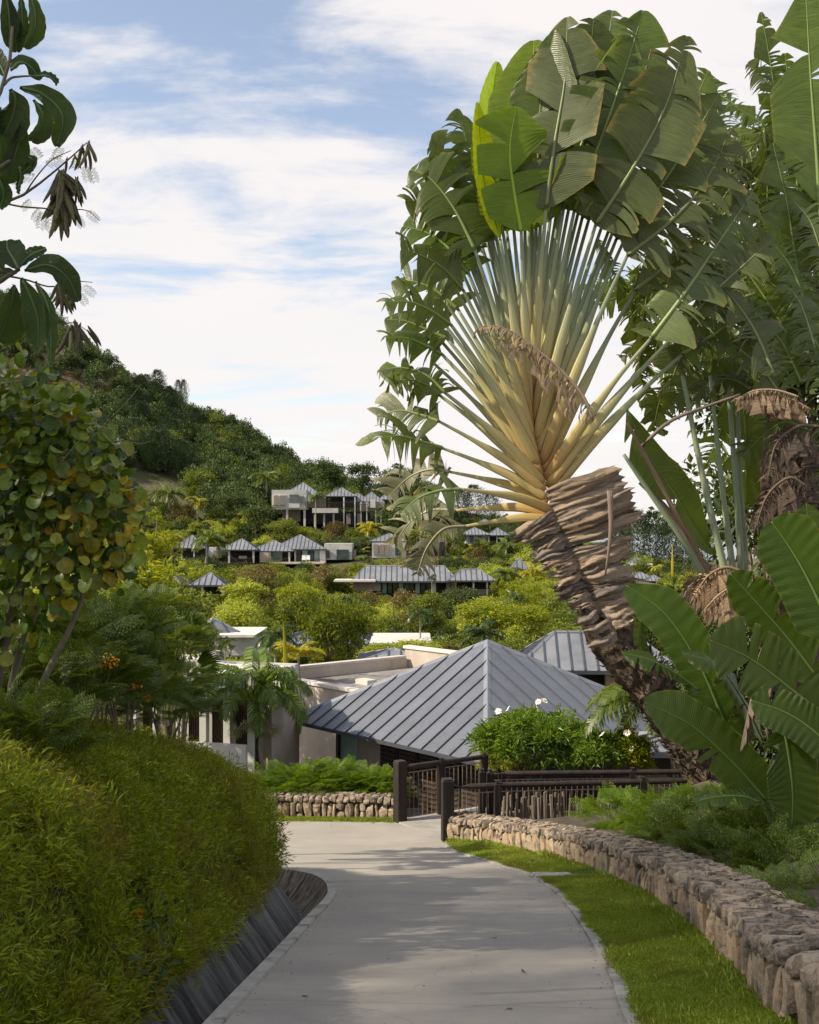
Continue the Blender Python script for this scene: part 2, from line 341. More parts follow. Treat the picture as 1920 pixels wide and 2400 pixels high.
M['mortar'] = simple('dark_mortar', (.035, .03, .025), (.07, .06, .048), 9, .95, .01, 40, coords='pos')
M['soil'] = simple('soil', (.05, .038, .025), (.09, .07, .045), 3, .95, .02, 20, coords='pos')
M['turf'] = simple('turf_soil', (.045, .07, .015), (.08, .10, .02), 2.5, .95, .01, 50, coords='pos')
def hillmat():
    m, t = nt('hillside_ground'); s = N(t); v = s.pos()
    c = s.mix(s.mr(s.noise(v, .06, 6, .6), .4, .6), c3((.06, .07, .02)), c3((.14, .105, .06)))
    s.out(s.n('ShaderNodeBsdfPrincipled', {'Base Color': c, 'Roughness': .95, 'Normal': s.bump(s.noise(v, 1.5, 6), .3)}).outputs[0]); return m
M['hill'] = hillmat()
M['sea'] = simple('sea_water', (.03, .07, .10), (.04, .09, .12), .01, .15, .2, .3, coords='pos')
M['roof'] = simple('grey_standing_seam_metal', (.135, .148, .175), (.158, .17, .20), .8, .48, 0, spec=.4, metal=.15, c=(.125, .135, .155), cscale=2.0)
M['seam'] = simple('roof_seam', (.055, .062, .078), (.075, .083, .10), 2, .5, metal=.2)
M['hipcap'] = simple('hip_flashing', (.20, .215, .245), (.25, .265, .29), 2, .38, metal=.3)
M['rooff'] = simple('far_grey_roof', (.17, .18, .20), (.24, .25, .27), .8, .5, metal=.15)
M['wallb'] = simple('beige_render', (.42, .36, .30), (.50, .435, .365), .9, .9, .003, 60, (1, 1, .5), c=(.36, .31, .26), cscale=.7)
M['wallw'] = simple('pale_grey_render', (.42, .43, .40), (.54, .54, .50), .5, .85, .003, 50, c=(.36, .37, .34), cscale=.8)
M['roofdeck'] = simple('flat_roof_screed', (.17, .16, .15), (.30, .28, .26), .8, .9, c=(.06, .055, .05), cscale=.7)
M['coping'] = simple('pale_coping', (.52, .48, .43), (.62, .58, .53), 1.5, .8)
M['glass'] = simple('green_tinted_glass', (.22, .36, .34), (.32, .46, .43), .7, .08, spec=.8)
M['dglass'] = simple('dark_window_glass', (.03, .04, .045), (.07, .085, .09), 1.0, .08, spec=.8)
M['louver'] = simple('brown_timber_louvre', (.06, .035, .025), (.10, .06, .04), 3, .6)
M['shutter'] = simple('weathered_shutter', (.20, .17, .14), (.27, .23, .19), 3, .8)
M['post'] = simple('dark_stained_timber', (.014, .010, .009), (.032, .023, .019), 6, .6, .006, 30, (1, 1, .15), spec=.35)
M['rail'] = simple('dark_stained_rail', (.018, .012, .010), (.042, .028, .022), 6, .55, .004, 30)
M['bar'] = simple('bronze_baluster', (.20, .15, .105), (.30, .23, .16), 5, .5, metal=.3)
M['deck'] = simple('ramp_screed', (.24, .225, .20), (.33, .31, .28), 3, .9, .004, 40)
M['stake'] = simple('weathered_stake', (.10, .08, .065), (.24, .20, .165), 6, .95, .01, 30, (1, 1, .2))
M['shade_dark'] = simple('shaded_interior_tone', (.025, .022, .02), (.045, .04, .035), 2, .9)  # near-black colour stands in for shade inside rooms and under roofs
M['white'] = simple('white_petal', (.80, .78, .72), (.85, .83, .78), 3, .6)
M['orange'] = leafmat('orange_petal', [(.70, .30, .01), (.80, .42, .02)], .35, .5)
M['rock'] = simple('hill_granite', (.10, .085, .08), (.17, .145, .135), .3, .9, .25, 1.2, coords='pos', c=(.06, .05, .05), cscale=.5)
M['pod'] = simple('seed_pod', (.045, .03, .02), (.09, .075, .03), 8, .6)
M['podg'] = simple('green_seed_pod', (.08, .09, .025), (.12, .12, .035), 8, .5)
def stalkmat():
    """leaf stalks: grey-green up the stalk, straw and orange on the broad sheathing base"""
    m, t = nt('leaf_stalk'); s = N(t); uv = s.n('ShaderNodeUVMap', uv_map='uv').outputs[0]; sx = s.n('ShaderNodeSeparateXYZ', {0: uv})
    oi = s.n('ShaderNodeObjectInfo')
    w = s.math('ADD', sx.outputs[0], s.math('MULTIPLY', s.math('SUBTRACT', s.noise(s.scl(uv, (4, 2, 1)), 2, 4), .5), .2))
    w = s.math('ADD', w, s.mr(oi.outputs['Random'], 0, 1, -.05, .05))
    c = s.ramp(w, [(.0, (.44, .24, .07)), (.06, (.52, .34, .11)), (.16, (.58, .46, .18)), (.34, (.56, .50, .22)), (.50, (.44, .46, .24)), (.68, (.30, .36, .22)), (1, (.22, .29, .17))])
    c = s.mix(s.mr(s.noise(s.scl(uv, (2, 55, 1)), 1, 4, .7), .38, .60, 0, .65), c, s.mix(1.0, c, (.60, .52, .42, 1), 'MULTIPLY'))
    ed = s.math('ABSOLUTE', s.math('SUBTRACT', s.math('FRACT', s.math('MULTIPLY', s.math('ADD', sx.outputs[1], .25), 2.0)), .5))
    c = s.mix(s.math('MULTIPLY', s.mr(ed, .075, .0), s.mr(sx.outputs[0], .25, .6, .85, 0)), c, (.10, .055, .02, 1))  # dark edge lines put the shade between packed stalks into the colour
    s.out(s.n('ShaderNodeBsdfPrincipled', {'Base Color': c, 'Roughness': .5, 'Specular IOR Level': .35,
          'Normal': s.bump(s.noise(s.scl(uv, (2, 24, 1)), 1, 2), .006)}).outputs[0]); return m
M['stalk'] = stalkmat()
def fibermat(name, a, b, c_, fr=34):
    """dry plant fibre: streaks run along uv.x"""
    m, t = nt(name); s = N(t); uv = s.n('ShaderNodeUVMap', uv_map='uv').outputs[0]; oi = s.n('ShaderNodeObjectInfo'); sx = s.n('ShaderNodeSeparateXYZ', {0: uv})
    w = s.n('ShaderNodeVectorMath', {0: uv, 1: s.n('ShaderNodeCombineXYZ', {0: s.math('MULTIPLY', oi.outputs['Random'], 9.0), 1: s.math('MULTIPLY', oi.outputs['Random'], 7.0)}).outputs[0]}, operation='ADD').outputs[0]
    f1 = s.noise(s.scl(w, (2.2, fr, 1)), 1.0, 4, .7); c = s.ramp(f1, [(.28, a), (.5, b), (.72, c_)])
    c = s.mix(s.mr(s.noise(s.scl(w, (3, 3, 1)), 1.0, 4, .7), .52, .66, 0, .75), c, c3([v*.45 for v in a]))
    c = s.n('ShaderNodeHueSaturation', {'Color': c, 'Value': s.mr(oi.outputs['Random'], 0, 1, .7, 1.25), 'Saturation': s.mr(oi.outputs['Random'], 0, 1, .7, 1.1)}).outputs[0]
    p = s.n('ShaderNodeBsdfPrincipled', {'Base Color': c, 'Roughness': .75, 'Normal': s.bump(f1, .012), 'Specular IOR Level': .3})
    tr = s.n('ShaderNodeBsdfTranslucent', {'Color': c}); s.out(s.n('ShaderNodeMixShader', {0: .12, 1: p.outputs[0], 2: tr.outputs[0]}).outputs[0]); return m
M['sheath'] = fibermat('dry_leaf_sheath', (.13, .09, .06), (.32, .24, .17), (.50, .42, .33))
M['dead'] = fibermat('dead_leaf', (.15, .095, .055), (.30, .21, .13), (.46, .37, .26), 22)
M['deadd'] = fibermat('dark_dead_leaf', (.06, .04, .026), (.14, .095, .06), (.24, .18, .12), 22)
M['bstalk'] = simple('banana_stalk', (.13, .19, .05), (.20, .25, .08), 4, .45)

# ------------------------------------------------------------------ terrain
def zp(Y):
    Y = np.asarray(Y, float)
    return np.where(Y < 19, -1.467-.215*Y, -1.467-.215*19-.215*np.clip(Y-19, 0, 2)+0 - .09*np.clip(Y-21, 0, None))
KERB = spline([(-1.45, -6), (-1.3, 0), (-1.17, 4), (-1.12, 6.35), (-1.04, 8.46), (-.97, 10.5), (-.90, 12.3), (-.93, 13.2), (-1.05, 14.2), (-1.25, 15.0), (-1.55, 15.6), (-2.1, 16.2), (-3.0, 16.7), (-4.5, 17.1), (-9, 17.4)], 140)
WALL = spline([(1.2, -5), (1.72, 1), (1.95, 4), (2.13, 6.6), (2.28, 7.75), (2.5, 9.6), (2.62, 11.2), (2.66, 12.6), (2.6, 14.6), (2.42, 16.4), (2.06, 18.3), (1.72, 19.6), (1.35, 20.6), (.95, 21.2), (.80, 21.35)], 240)
REDGE = spline([(1.0, -5), (1.1, 0), (1.20, 4), (1.29, 6.35), (1.43, 7.6), (1.56, 9.2), (1.70, 11.5), (1.74, 13.0), (1.66, 14.9), (1.40, 16.6), (1.05, 18.2), (.82, 19.4), (.72, 20.6), (.74, 21.4)], 160)
def sdist(x, Y, C):
    """signed distance to polyline C: positive on the left of its direction"""
    p = np.stack([np.ravel(x), np.ravel(Y)], 1); best = np.full(len(p), 1e9); sg = np.ones(len(p))
    for a, b in zip(C[:-1], C[1:]):
        d = b-a; t = np.clip(((p-a) @ d)/(d @ d), 0, 1); q = p-(a+t[:, None]*d); dd = np.hypot(q[:, 0], q[:, 1])
        cr = d[0]*(p[:, 1]-a[1])-d[1]*(p[:, 0]-a[0]); m = dd < best; best[m] = dd[m]; sg[m] = np.sign(cr[m]+1e-12)
    return (best*sg).reshape(np.shape(x))
def sm(a, b, v): t = np.clip((v-a)/(b-a), 0, 1); return t*t*(3-2*t)
TY = np.array([24, 30, 50, 75, 100, 118, 130, 150, 170, 190, 210, 250, 300, 340, 420, 600, 900.])
TX = np.array([-900, 0, 200, 400, 560, 700, 850, 1000, 1300, 1500, 1700, 2800.])
TZ = np.array([
 [-7.5, -7.5, -7.5, -7.5, -7.5, -7.5, -7.5, -7.5, -7.5, -6.5, -6, -5],
 [-9, -9.3, -9.4, -9.5, -9.5, -9.5, -9.5, -9.5, -9.5, -9.0, -8, -7],
 [-9, -9.6, -9.8, -9.8, -9.8, -9.8, -9.8, -9.8, -9.8, -9.8, -9, -8],
 [-10.5]*12, [-11, -11, -11, -11, -11, -11, -10.8, -10.5, -10.5, -11, -11, -11],
 [-9.5, -9.5, -9.6, -9.6, -9.6, -9.6, -9.6, -9.6, -9.6, -10, -11, -12],
 [-7.6, -7.6, -7.8, -8, -8, -8.2, -8.2, -8.2, -8.2, -9.5, -11, -12],
 [-6, -6, -6.6, -7.0, -7.0, -7.2, -7.4, -7.2, -7.2, -8.5, -11, -12],
 [-3, -3.6, -4.4, -5.2, -5.3, -5.3, -5.3, -5.4, -6, -8, -11, -13],
 [1, 0, -.5, -1.5, -2.4, -2.8, -3.0, -3.2, -5, -8, -11, -14],
 [9, 8, 6, 3.2, 1.2, -.6, -1.6, -2.5, -5, -8, -11, -14],
 [30, 25, 21, 15, 10.5, 6.5, 2.5, .8, -4, -8, -11, -14],
 [66, 56, 46, 31, 24, 12, 5.5, 3.0, -2.5, -8, -11, -14],
 [82, 70, 52, 31, 22, 9, 2, 2, -3, -9, -12, -14],
 [86, 66, 40, 12, 4, -4, -6, -6, -8, -12, -14, -15],
 [60, 40, 14, -4, -10, -14, -15, -16, -16, -16, -16, -16],
 [10, 0, -10, -18, -18, -18, -18, -18, -18, -18, -18, -18]], float)
def zfar(x, Y):
    px = 960 + x/np.maximum(Y, 1)*F; i = np.clip(np.searchsorted(TY, Y)-1, 0, len(TY)-2); j = np.clip(np.searchsorted(TX, px)-1, 0, len(TX)-2)
    u = sm(0, 1, np.clip((Y-TY[i])/(TY[i+1]-TY[i]), 0, 1))*.35+.65*np.clip((Y-TY[i])/(TY[i+1]-TY[i]), 0, 1); v = np.clip((px-TX[j])/(TX[j+1]-TX[j]), 0, 1)
    z = (TZ[i, j]*(1-u)+TZ[i+1, j]*u)*(1-v)+(TZ[i, j+1]*(1-u)+TZ[i+1, j+1]*u)*v
    return z + np.clip((Y-60)/200, 0, 1)*1.2*np.sin(x*.11+1.3)*np.sin(Y*.083)
def mound(d): return .34 + 1.15*(1-np.exp(-np.clip(d-.75, 0, None)/.75)) + .06*np.clip(d-2, 0, 12)
def znear(x, Y):
    z = zp(Y)-.03; dl = sdist(x, Y, KERB); dr = -sdist(x, Y, WALL)
    z = z - .42*sm(0.02, .2, dl)*(1-sm(.6, .9, dl))
    z = np.where(dl > .72, zp(Y)+mound(dl)*sm(.6, 1.0, dl), z)
    bed = (1-sm(21.0, 21.7, Y))*sm(.7, .95, x); z = np.where(dr > .02, zp(Y)-.03+bed*(.42*sm(.0, .3, dr) + .12*np.clip(dr-.4, 0, 6)), z)
    z = z - np.where((x > .9) & (Y > 21.2), 1.6*sm(21.4, 24.5, Y)*sm(.9, 2.2, x), 0)
    return z
def zg(x, Y):
    x = np.asarray(x, float); Y = np.asarray(Y, float); a = znear(x, np.minimum(Y, 34)); b = zfar(x, np.maximum(Y, 24))
    lim = np.where(x < .3, 25.2, 23.5); t = sm(0, 6.0, Y-lim); return a*(1-t)+b*t
def grid(xs, ys, f):
    X, Y = np.meshgrid(xs, ys); Z = f(X, Y); n = len(xs); m = len(ys)
    V = np.stack([X, Y, Z], 2).reshape(-1, 3); i = (np.arange(m-1)[:, None]*n+np.arange(n-1)[None]).ravel()
    return V, np.stack([i, i+1, i+n+1, i+n], 1)
g = G(); V, Q = grid(np.arange(-14, 14.01, .14), np.arange(-6, 34.01, .16), zg); g.add(V, Q)
structure(g.obj('ground', M['soil'], smooth=True))
ys = np.concatenate([np.arange(33.9, 120, 1.5), np.arange(120, 360, 3.0), np.geomspace(360, 900, 20)])
g = G(); rows = []
for y in ys:
    px = np.concatenate([np.linspace(-1500, -300, 9), np.linspace(-200, 2120, 90), np.linspace(2250, 3600, 9)])
    x = (px-960)/F*y*(1 if y > 80 else 1); x = np.where(px < -200, x-(80-min(y, 80))*.8, x); x = np.where(px > 2200, x+(80-min(y, 80))*.8, x)
    rows.append(np.stack([x, np.full_like(x, y), zfar(x, np.full_like(x, y))], 1))
n = len(rows[0]); i = (np.arange(len(rows)-1)[:, None]*n+np.arange(n-1)[None]).ravel()
g.add(np.concatenate(rows), np.stack([i, i+1, i+n+1, i+n], 1)); structure(g.obj('hillside', M['hill'], smooth=True))
g = G(); g.add([(-14, -6, -1), (-40, -6, -1), (-40, 34, -9), (-14, 34, -9)], [(0, 3, 2, 1)]); g.add([(14, -6, 0), (40, -6, 0), (40, 34, -7), (14, 34, -7)], [(0, 1, 2, 3)])
structure(g.obj('outer_ground', M['soil']))
g = G(); g.add([(-8000, 300, -15.5), (8000, 300, -15.5), (8000, 8500, -15.5), (-8000, 8500, -15.5)], [(0, 1, 2, 3)]); structure(g.obj('sea', M['sea']))
# low blue islands on the horizon
g = G(); xs = np.linspace(300, 3200, 60); yy = np.linspace(-1, 1, 8)
X, T_ = np.meshgrid(xs, yy); Z = -16 + (34+20*np.sin(X*.0031)+9*np.sin(X*.011))*(1-T_**2)*np.clip((X-300)/300, 0, 1)*np.clip((3200-X)/300, 0, 1)
i = (np.arange(7)[:, None]*60+np.arange(59)[None]).ravel(); g.add(np.stack([X, 4200+T_*400, Z], 2).reshape(-1, 3), np.stack([i, i+1, i+61, i+60], 1))
structure(g.obj('distant_hills', simple('distant_hill_scrub', (.06, .08, .05), (.09, .11, .06), .01, .9, coords='pos'), smooth=True))
# bare earth bank on the slope is left to the hillside material; big granite boulders on the ridge
def rock(seed, sub=3):
    import bmesh
    bm = bmesh.new(); bmesh.ops.create_icosphere(bm, subdivisions=sub, radius=1)
    r = random.Random(seed); a = [Vector((r.uniform(-1, 1), r.uniform(-1, 1), r.uniform(-1, 1))).normalized() for _ in range(9)]
    for v in bm.verts:
        n_ = v.co.normalized(); k = 1.0
        for q in a:
            d = n_.dot(q)
            if d > .72: k = min(k, .72/d*1.02)
        v.co = n_*k*(1+.03*math.sin(7*n_.x+seed)*math.cos(6*n_.z))
    me = bpy.data.meshes.new('boulder'); bm.to_mesh(me); bm.free(); me.materials.append(M['rock']); return me
rocks = [rock(k) for k in range(4)]
ROCKS = [(175, 862, 306, 3.6, 'pale granite boulder high on the hill above the leaning bush'), (140, 830, 312, 4.0, 'largest dark granite outcrop near the top of the hill'),
         (312, 962, 288, 2.6, 'rounded granite boulder above the dark hillside wood'), (60, 800, 318, 3.5, 'granite outcrop on the summit behind the hanging broad leaves'),
         (205, 890, 300, 2.4, 'small granite boulder below the pale ridge boulder'), (345, 1008, 268, 2.2, 'small grey rock half hidden among hillside trees')]
for k, (px, py, Y, s_, lb) in enumerate(ROCKS):
    p = P(px, py, Y); z = float(zg(p.x, Y)); o = link('granite_boulder', rocks[k % 4], None, (p.x, Y, min(max(p.z-s_*.1, z+s_*.2), z+s_*.9)), (k, k*.5, k*1.7), (s_*1.25, s_, s_*.72)); tag(o, lb, 'boulder')

# path
g = G()
ks = [c for c in KERB if c[1] > -5]; 
def row(y, xl, xr, n=10): return [(xl+(xr-xl)*k/n, y, float(zp(y))) for k in range(n+1)]
rr = []
for y in np.concatenate([np.arange(-5, 15.3, .4), np.arange(15.4, 21.5, .3)]):
    xl = float(np.interp(y, KERB[:, 1], KERB[:, 0])) if y < 17.3 else -9.0
    xr = float(np.interp(y, REDGE[:, 1], REDGE[:, 0])); rr.append(row(y, xl, xr))
for y in np.arange(21.5, 23.9, .3): rr.append(row(y, -9.0, .74))
V = np.array(rr).reshape(-1, 3); i = (np.arange(len(rr)-1)[:, None]*11+np.arange(10)[None]).ravel()
g.add(V, np.stack([i, i+1, i+12, i+11], 1)); structure(g.obj('path', M['path'], smooth=True))
# kerb strips beside the path, drain slopes
def strip(C, offs, zoff, skipper=lambda c: True):
    """surface swept along C with lateral offsets (left positive) and heights above the path"""
    T = np.gradient(C, axis=0); T /= np.linalg.norm(T, axis=1, keepdims=True); Nn = np.stack([-T[:, 1], T[:, 0]], 1); V = []; U = []; s_ = 0
    for k in range(len(C)):
        if k: s_ += np.linalg.norm(C[k]-C[k-1])
        for j, (o, z) in enumerate(zip(offs, zoff)):
            q = C[k]+Nn[k]*o; V.append((q[0], q[1], float(zp(C[k][1]))+z)); U.append((s_, j/(len(offs)-1)))
    m = len(offs); Fs = [(a*m+b, (a+1)*m+b, (a+1)*m+b+1, a*m+b+1) for a in range(len(C)-1) for b in range(m-1)]
    return V, Fs, U
g = G(); g.add(*strip(KERB, [-.06, -.055, .045, .05], [-.02, .024, .024, -.2])); structure(g.obj('drain_kerb', M['kerb']))
g = G(); g.add(*strip(KERB, [.052, .18, .34], [.015, -.18, -.36])); structure(g.obj('drain', M['drain']))
V, Fs, U = strip(KERB, [.34, .37, .60, .88, .95], [-.36, -.365, -.02, .40, .36])
g = G(); g.add(V, Fs, U); structure(g.obj('drain_slab', M['slab']))
g = G(); g.add(*strip(REDGE, [.05, .045, -.045, -.05], [-.02, .02, .02, -.06])); structure(g.obj('path_kerb', M['kerb']))
# cross slab in the lawn
g = G(); z0 = float(zp(14.75)); V, Fs = bevbox((2.12, 14.8, z0+.0), (.92, .42, .09), .01); V[:, 2] += -(V[:, 1]-14.8)*.215; g.add(V, Fs); tag(g.obj('drain_cover_slab', M['kerb']), 'pale concrete slab crossing the grass verge', 'slab')
# turf
def lawn_z(x, Y): return zp(Y)+.012+.05*sm(0, .6, np.abs(x-np.interp(Y, REDGE[:, 1], REDGE[:, 0])))
g = G(); rr = []
yl = np.arange(-4, 21.35, .3)
for y in yl:
    a = float(np.interp(y, REDGE[:, 1], REDGE[:, 0]))+.05; b = float(np.interp(y, WALL[:, 1], WALL[:, 0]))+.1
    rr.append([(a+(b-a)*k/6, y, float(lawn_z(a+(b-a)*k/6, y))) for k in range(7)])
i = (np.arange(len(rr)-1)[:, None]*7+np.arange(6)[None]).ravel(); g.add(np.array(rr).reshape(-1, 3), np.stack([i, i+1, i+8, i+7], 1)); structure(g.obj('lawn', M['turf'], smooth=True))

# ------------------------------------------------------------------ scattering (geometry nodes) for uncountable stuff
def scatter(name, pts, rots, scl, idx, sources, label=None):
    """one object whose points carry instances of the source meshes"""
    me = bpy.data.meshes.new(name); n = len(pts); me.vertices.add(n); me.vertices.foreach_set('co', np.asarray(pts, float).ravel())
    a = me.attributes.new('rot', 'FLOAT_VECTOR', 'POINT'); a.data.foreach_set('vector', np.asarray(rots, float).ravel())
    a = me.attributes.new('scl', 'FLOAT_VECTOR', 'POINT'); sc = np.asarray(scl, float); sc = np.repeat(sc[:, None], 3, 1) if sc.ndim == 1 else sc; a.data.foreach_set('vector', sc.ravel())
    a = me.attributes.new('idx', 'INT', 'POINT'); a.data.foreach_set('value', np.asarray(idx, np.int32))
    o = link(name, me); stuff(o)
    col = bpy.data.collections.new(name+'_sources')
    for k, s_ in enumerate(sources): q = bpy.data.objects.new('%s_source_%02d' % (name, k), s_); col.objects.link(q)
    ng = bpy.data.node_groups.new(name, 'GeometryNodeTree')
    ng.interface.new_socket('Geometry', in_out='INPUT', socket_type='NodeSocketGeometry'); ng.interface.new_socket('Geometry', in_out='OUTPUT', socket_type='NodeSocketGeometry')
    N_ = ng.nodes; L = ng.links; gi = N_.new('NodeGroupInput'); go = N_.new('NodeGroupOutput')
    ci = N_.new('GeometryNodeCollectionInfo'); ci.inputs['Collection'].default_value = col; ci.inputs['Separate Children'].default_value = True; ci.inputs['Reset Children'].default_value = True
    ip = N_.new('GeometryNodeInstanceOnPoints'); ip.inputs['Pick Instance'].default_value = True
    def att(nm, ty): q = N_.new('GeometryNodeInputNamedAttribute'); q.data_type = ty; q.inputs['Name'].default_value = nm; return q.outputs['Attribute']
    e = N_.new('FunctionNodeEulerToRotation'); L.new(att('rot', 'FLOAT_VECTOR'), e.inputs[0])
    L.new(gi.outputs[0], ip.inputs['Points']); L.new(ci.outputs[0], ip.inputs['Instance']); L.new(att('idx', 'INT'), ip.inputs['Instance Index'])
    L.new(e.outputs[0], ip.inputs['Rotation']); L.new(att('scl', 'FLOAT_VECTOR'), ip.inputs['Scale']); L.new(ip.outputs[0], go.inputs[0])
    md = o.modifiers.new('scatter', 'NODES'); md.node_group = ng
    return o

# ------------------------------------------------------------------ foliage templates
LEAF_V = np.array([(0, 0, 0), (.45, -.5, .10), (.45, .5, .10), (1, 0, -.06)]); LEAF_F = np.array([(0, 1, 3), (0, 3, 2)])
def leaves(g, Pn, D, Nn, L, W):
    """leaf at each point Pn, pointing D, face near Nn, length L, width W"""
    n = len(Pn); Mx = look_mat(D, Nn); S = np.stack([L, W, L], 1)
    V = LEAF_V[None]*S[:, None, :]; Wd = np.einsum('nij,nvj->nvi', Mx, V)+Pn[:, None]
    Fa = (LEAF_F[None]+(np.arange(n)*4)[:, None, None]).reshape(-1, 3); g.add(Wd.reshape(-1, 3), Fa)
def unit(n, r): v = r.normal(size=(n, 3)); return v/np.linalg.norm(v, axis=1, keepdims=True)
def crown(seed, rad=(1, 1, .8), nc=26, nl=80, size=.12, asp=.55, lift=.5, cl=.34, flat=.75, core=True):
    """crown of leaf clumps: centres on an uneven ellipsoid, leaves on each clump's shell"""
    r = np.random.default_rng(seed); g = G(); rad = np.array(rad)
    u = unit(nc, r); u[:, 2] = np.where(u[:, 2] < -.35, -u[:, 2]*.6, u[:, 2]); cen = u*rad*r.uniform(.50, .92, (nc, 1))
    for c in cen:
        k = int(nl*r.uniform(.6, 1.4)); rr = cl*r.uniform(.7, 1.3); d = unit(k, r); d[:, 2] = np.abs(d[:, 2])*np.where(r.random(k) < .8, 1, -1)
        p = c + d*rr*np.array([1, 1, flat])*r.uniform(.45, 1.05, (k, 1))
        D = d*.7+unit(k, r)*.75+np.array([0, 0, -.15]); Nn = d*.5+np.array([0, 0, lift])+unit(k, r)*.45
        s_ = size*r.uniform(.6, 1.35, k); leaves(g, p, D, Nn, s_, s_*asp)
    return g
def needlecrown(seed, h=1.0, n=2600, w=.30):
    """casuarina: many fine upswept sprays about a leader"""
    r = np.random.default_rng(seed); g = G(); t = r.uniform(.08, 1, n)**.85; a = r.uniform(0, 2*np.pi, n)
    arm = w*np.sin(np.clip(t, 0, 1)*np.pi*.93+.15)**.7*(1+.35*np.sin(a*3+t*9)); rr = arm*r.uniform(.25, 1, n)
    p = np.stack([np.cos(a)*rr, np.sin(a)*rr, t*h+rr*.25], 1); D = np.stack([np.cos(a), np.sin(a), r.uniform(.2, 1.6, n)], 1)+unit(n, r)*.3
    leaves(g, p, D, unit(n, r), r.uniform(.03, .09, n), r.uniform(.004, .010, n)); return g
def frond_geo(g, L=1.0, up=.5, droop=1.3, nl=26, ll=.28, lw=.03, seed=0, hang=.5, vee=.35, yaw=0.0, org=(0, 0, 0), rach=.012, ext=.12):
    """feather frond: arching rachis leaving along +x, leaflets in two rows"""
    r = np.random.default_rng(seed); n = 14; ang = np.linspace(up, up-droop, n); p = np.zeros((n, 3))
    for k in range(1, n): p[k] = p[k-1]+np.array([math.cos(ang[k]), 0, math.sin(ang[k])])*L/(n-1)
    ca, sa = math.cos(yaw), math.sin(yaw); Rz = np.array([[ca, -sa, 0], [sa, ca, 0], [0, 0, 1]]); 
    T = np.gradient(p, axis=0); s = np.linspace(ext, .99, nl)
    for sd in (-1, 1):
        q = np.stack([np.interp(s, np.linspace(0, 1, n), p[:, k]) for k in range(3)], 1); t = np.stack([np.interp(s, np.linspace(0, 1, n), T[:, k]) for k in range(3)], 1); t /= np.linalg.norm(t, axis=1, keepdims=True)
        ln = ll*L*np.sin(np.clip(s*.9+.12, 0, 1)*np.pi)**.5*r.uniform(.85, 1.1, nl)
        lat = np.tile([0, sd, 0], (nl, 1)); upv = np.cross(t, lat)*sd*1.0; upv = np.where(upv[:, 2:3] < 0, -upv, upv)
        D0 = t*(.35+.5*s[:, None])+lat*.9+upv*vee+r.normal(size=(nl, 3))*.07; D0 /= np.linalg.norm(D0, axis=1, keepdims=True)
        D1 = D0+np.array([0, 0, -hang*1.1]); D1 /= np.linalg.norm(D1, axis=1, keepdims=True); D2 = D1+np.array([0, 0, -hang*1.6]); D2 /= np.linalg.norm(D2, axis=1, keepdims=True)
        w = t*lw*L*.5; a0 = q; a1 = q+D0*ln[:, None]*.4; a2 = a1+D1*ln[:, None]*.35; a3 = a2+D2*ln[:, None]*.3
        V = np.stack([a0-w*.5, a0+w*.5, a1-w, a1+w, a2-w*.8, a2+w*.8, a3, a3+w*.1], 1)@Rz.T+np.array(org)
        Fq = np.array([(0, 1, 3, 2), (2, 3, 5, 4), (4, 5, 7, 6)]); g.add(V.reshape(-1, 3), (Fq[None]+(np.arange(nl)*8)[:, None, None]).reshape(-1, 4))
    V, Fs, U = tube(p@Rz.T+np.array(org), np.linspace(rach*L*1.3, rach*L*.3, n), 5); g.add(V, Fs, U); return g
def frondmesh(mat, **k): g = G(); frond_geo(g, **k); return g.mesh('frond', mat)
def pinnate(g, seed, L=.5, pairs=10, lp=6, ww=.5):
    """bipinnate spray: pinnae with little leaflets, used for leucaena-like shrubs; template in xy plane along x"""
    r = np.random.default_rng(seed); s = np.linspace(.15, 1, pairs); Pn = []; D = []; Nn = []; LL = []
    for k, u in enumerate(s):
        for sd in (-1, 1):
            pl = L*.42*math.sin(min(u*.8+.2, 1)*math.pi*.85)**.6; d = np.array([.55+.25*u, sd*.85, -.1+r.normal()*.08]); d /= np.linalg.norm(d)
            base = np.array([u*L, 0, -.18*L*u*u])
            for q in np.linspace(.12, 1, lp):
                pt = base+d*pl*q+np.array([0, 0, -.25*pl*q*q])
                for s2 in (-1, 1):
                    pd = np.array([-d[1], d[0], 0])*s2; Pn.append(pt); D.append(pd+d*.45); Nn.append([0, 0, 1]+r.normal(size=3)*.2); LL.append(pl*.27)
    g2 = G(); leaves(g2, np.array(Pn), np.array(D), np.array(Nn), np.array(LL), np.array(LL)*ww)
    V = np.concatenate(g2.V); Fa = np.concatenate(g2.F); st = np.array([(0, -.003, 0), (0, .003, 0), (L, .002, -.18*L), (L, -.002, -.18*L)])
    return V, Fa, st
PIN = [pinnate(None, k, 1.0) for k in range(2)]
PINL = [pinnate(None, k, 1.0, 5, 9, ww=.26) for k in range(2)]
PINS = [pinnate(None, k, 1.0, 8, 5) for k in range(2)]
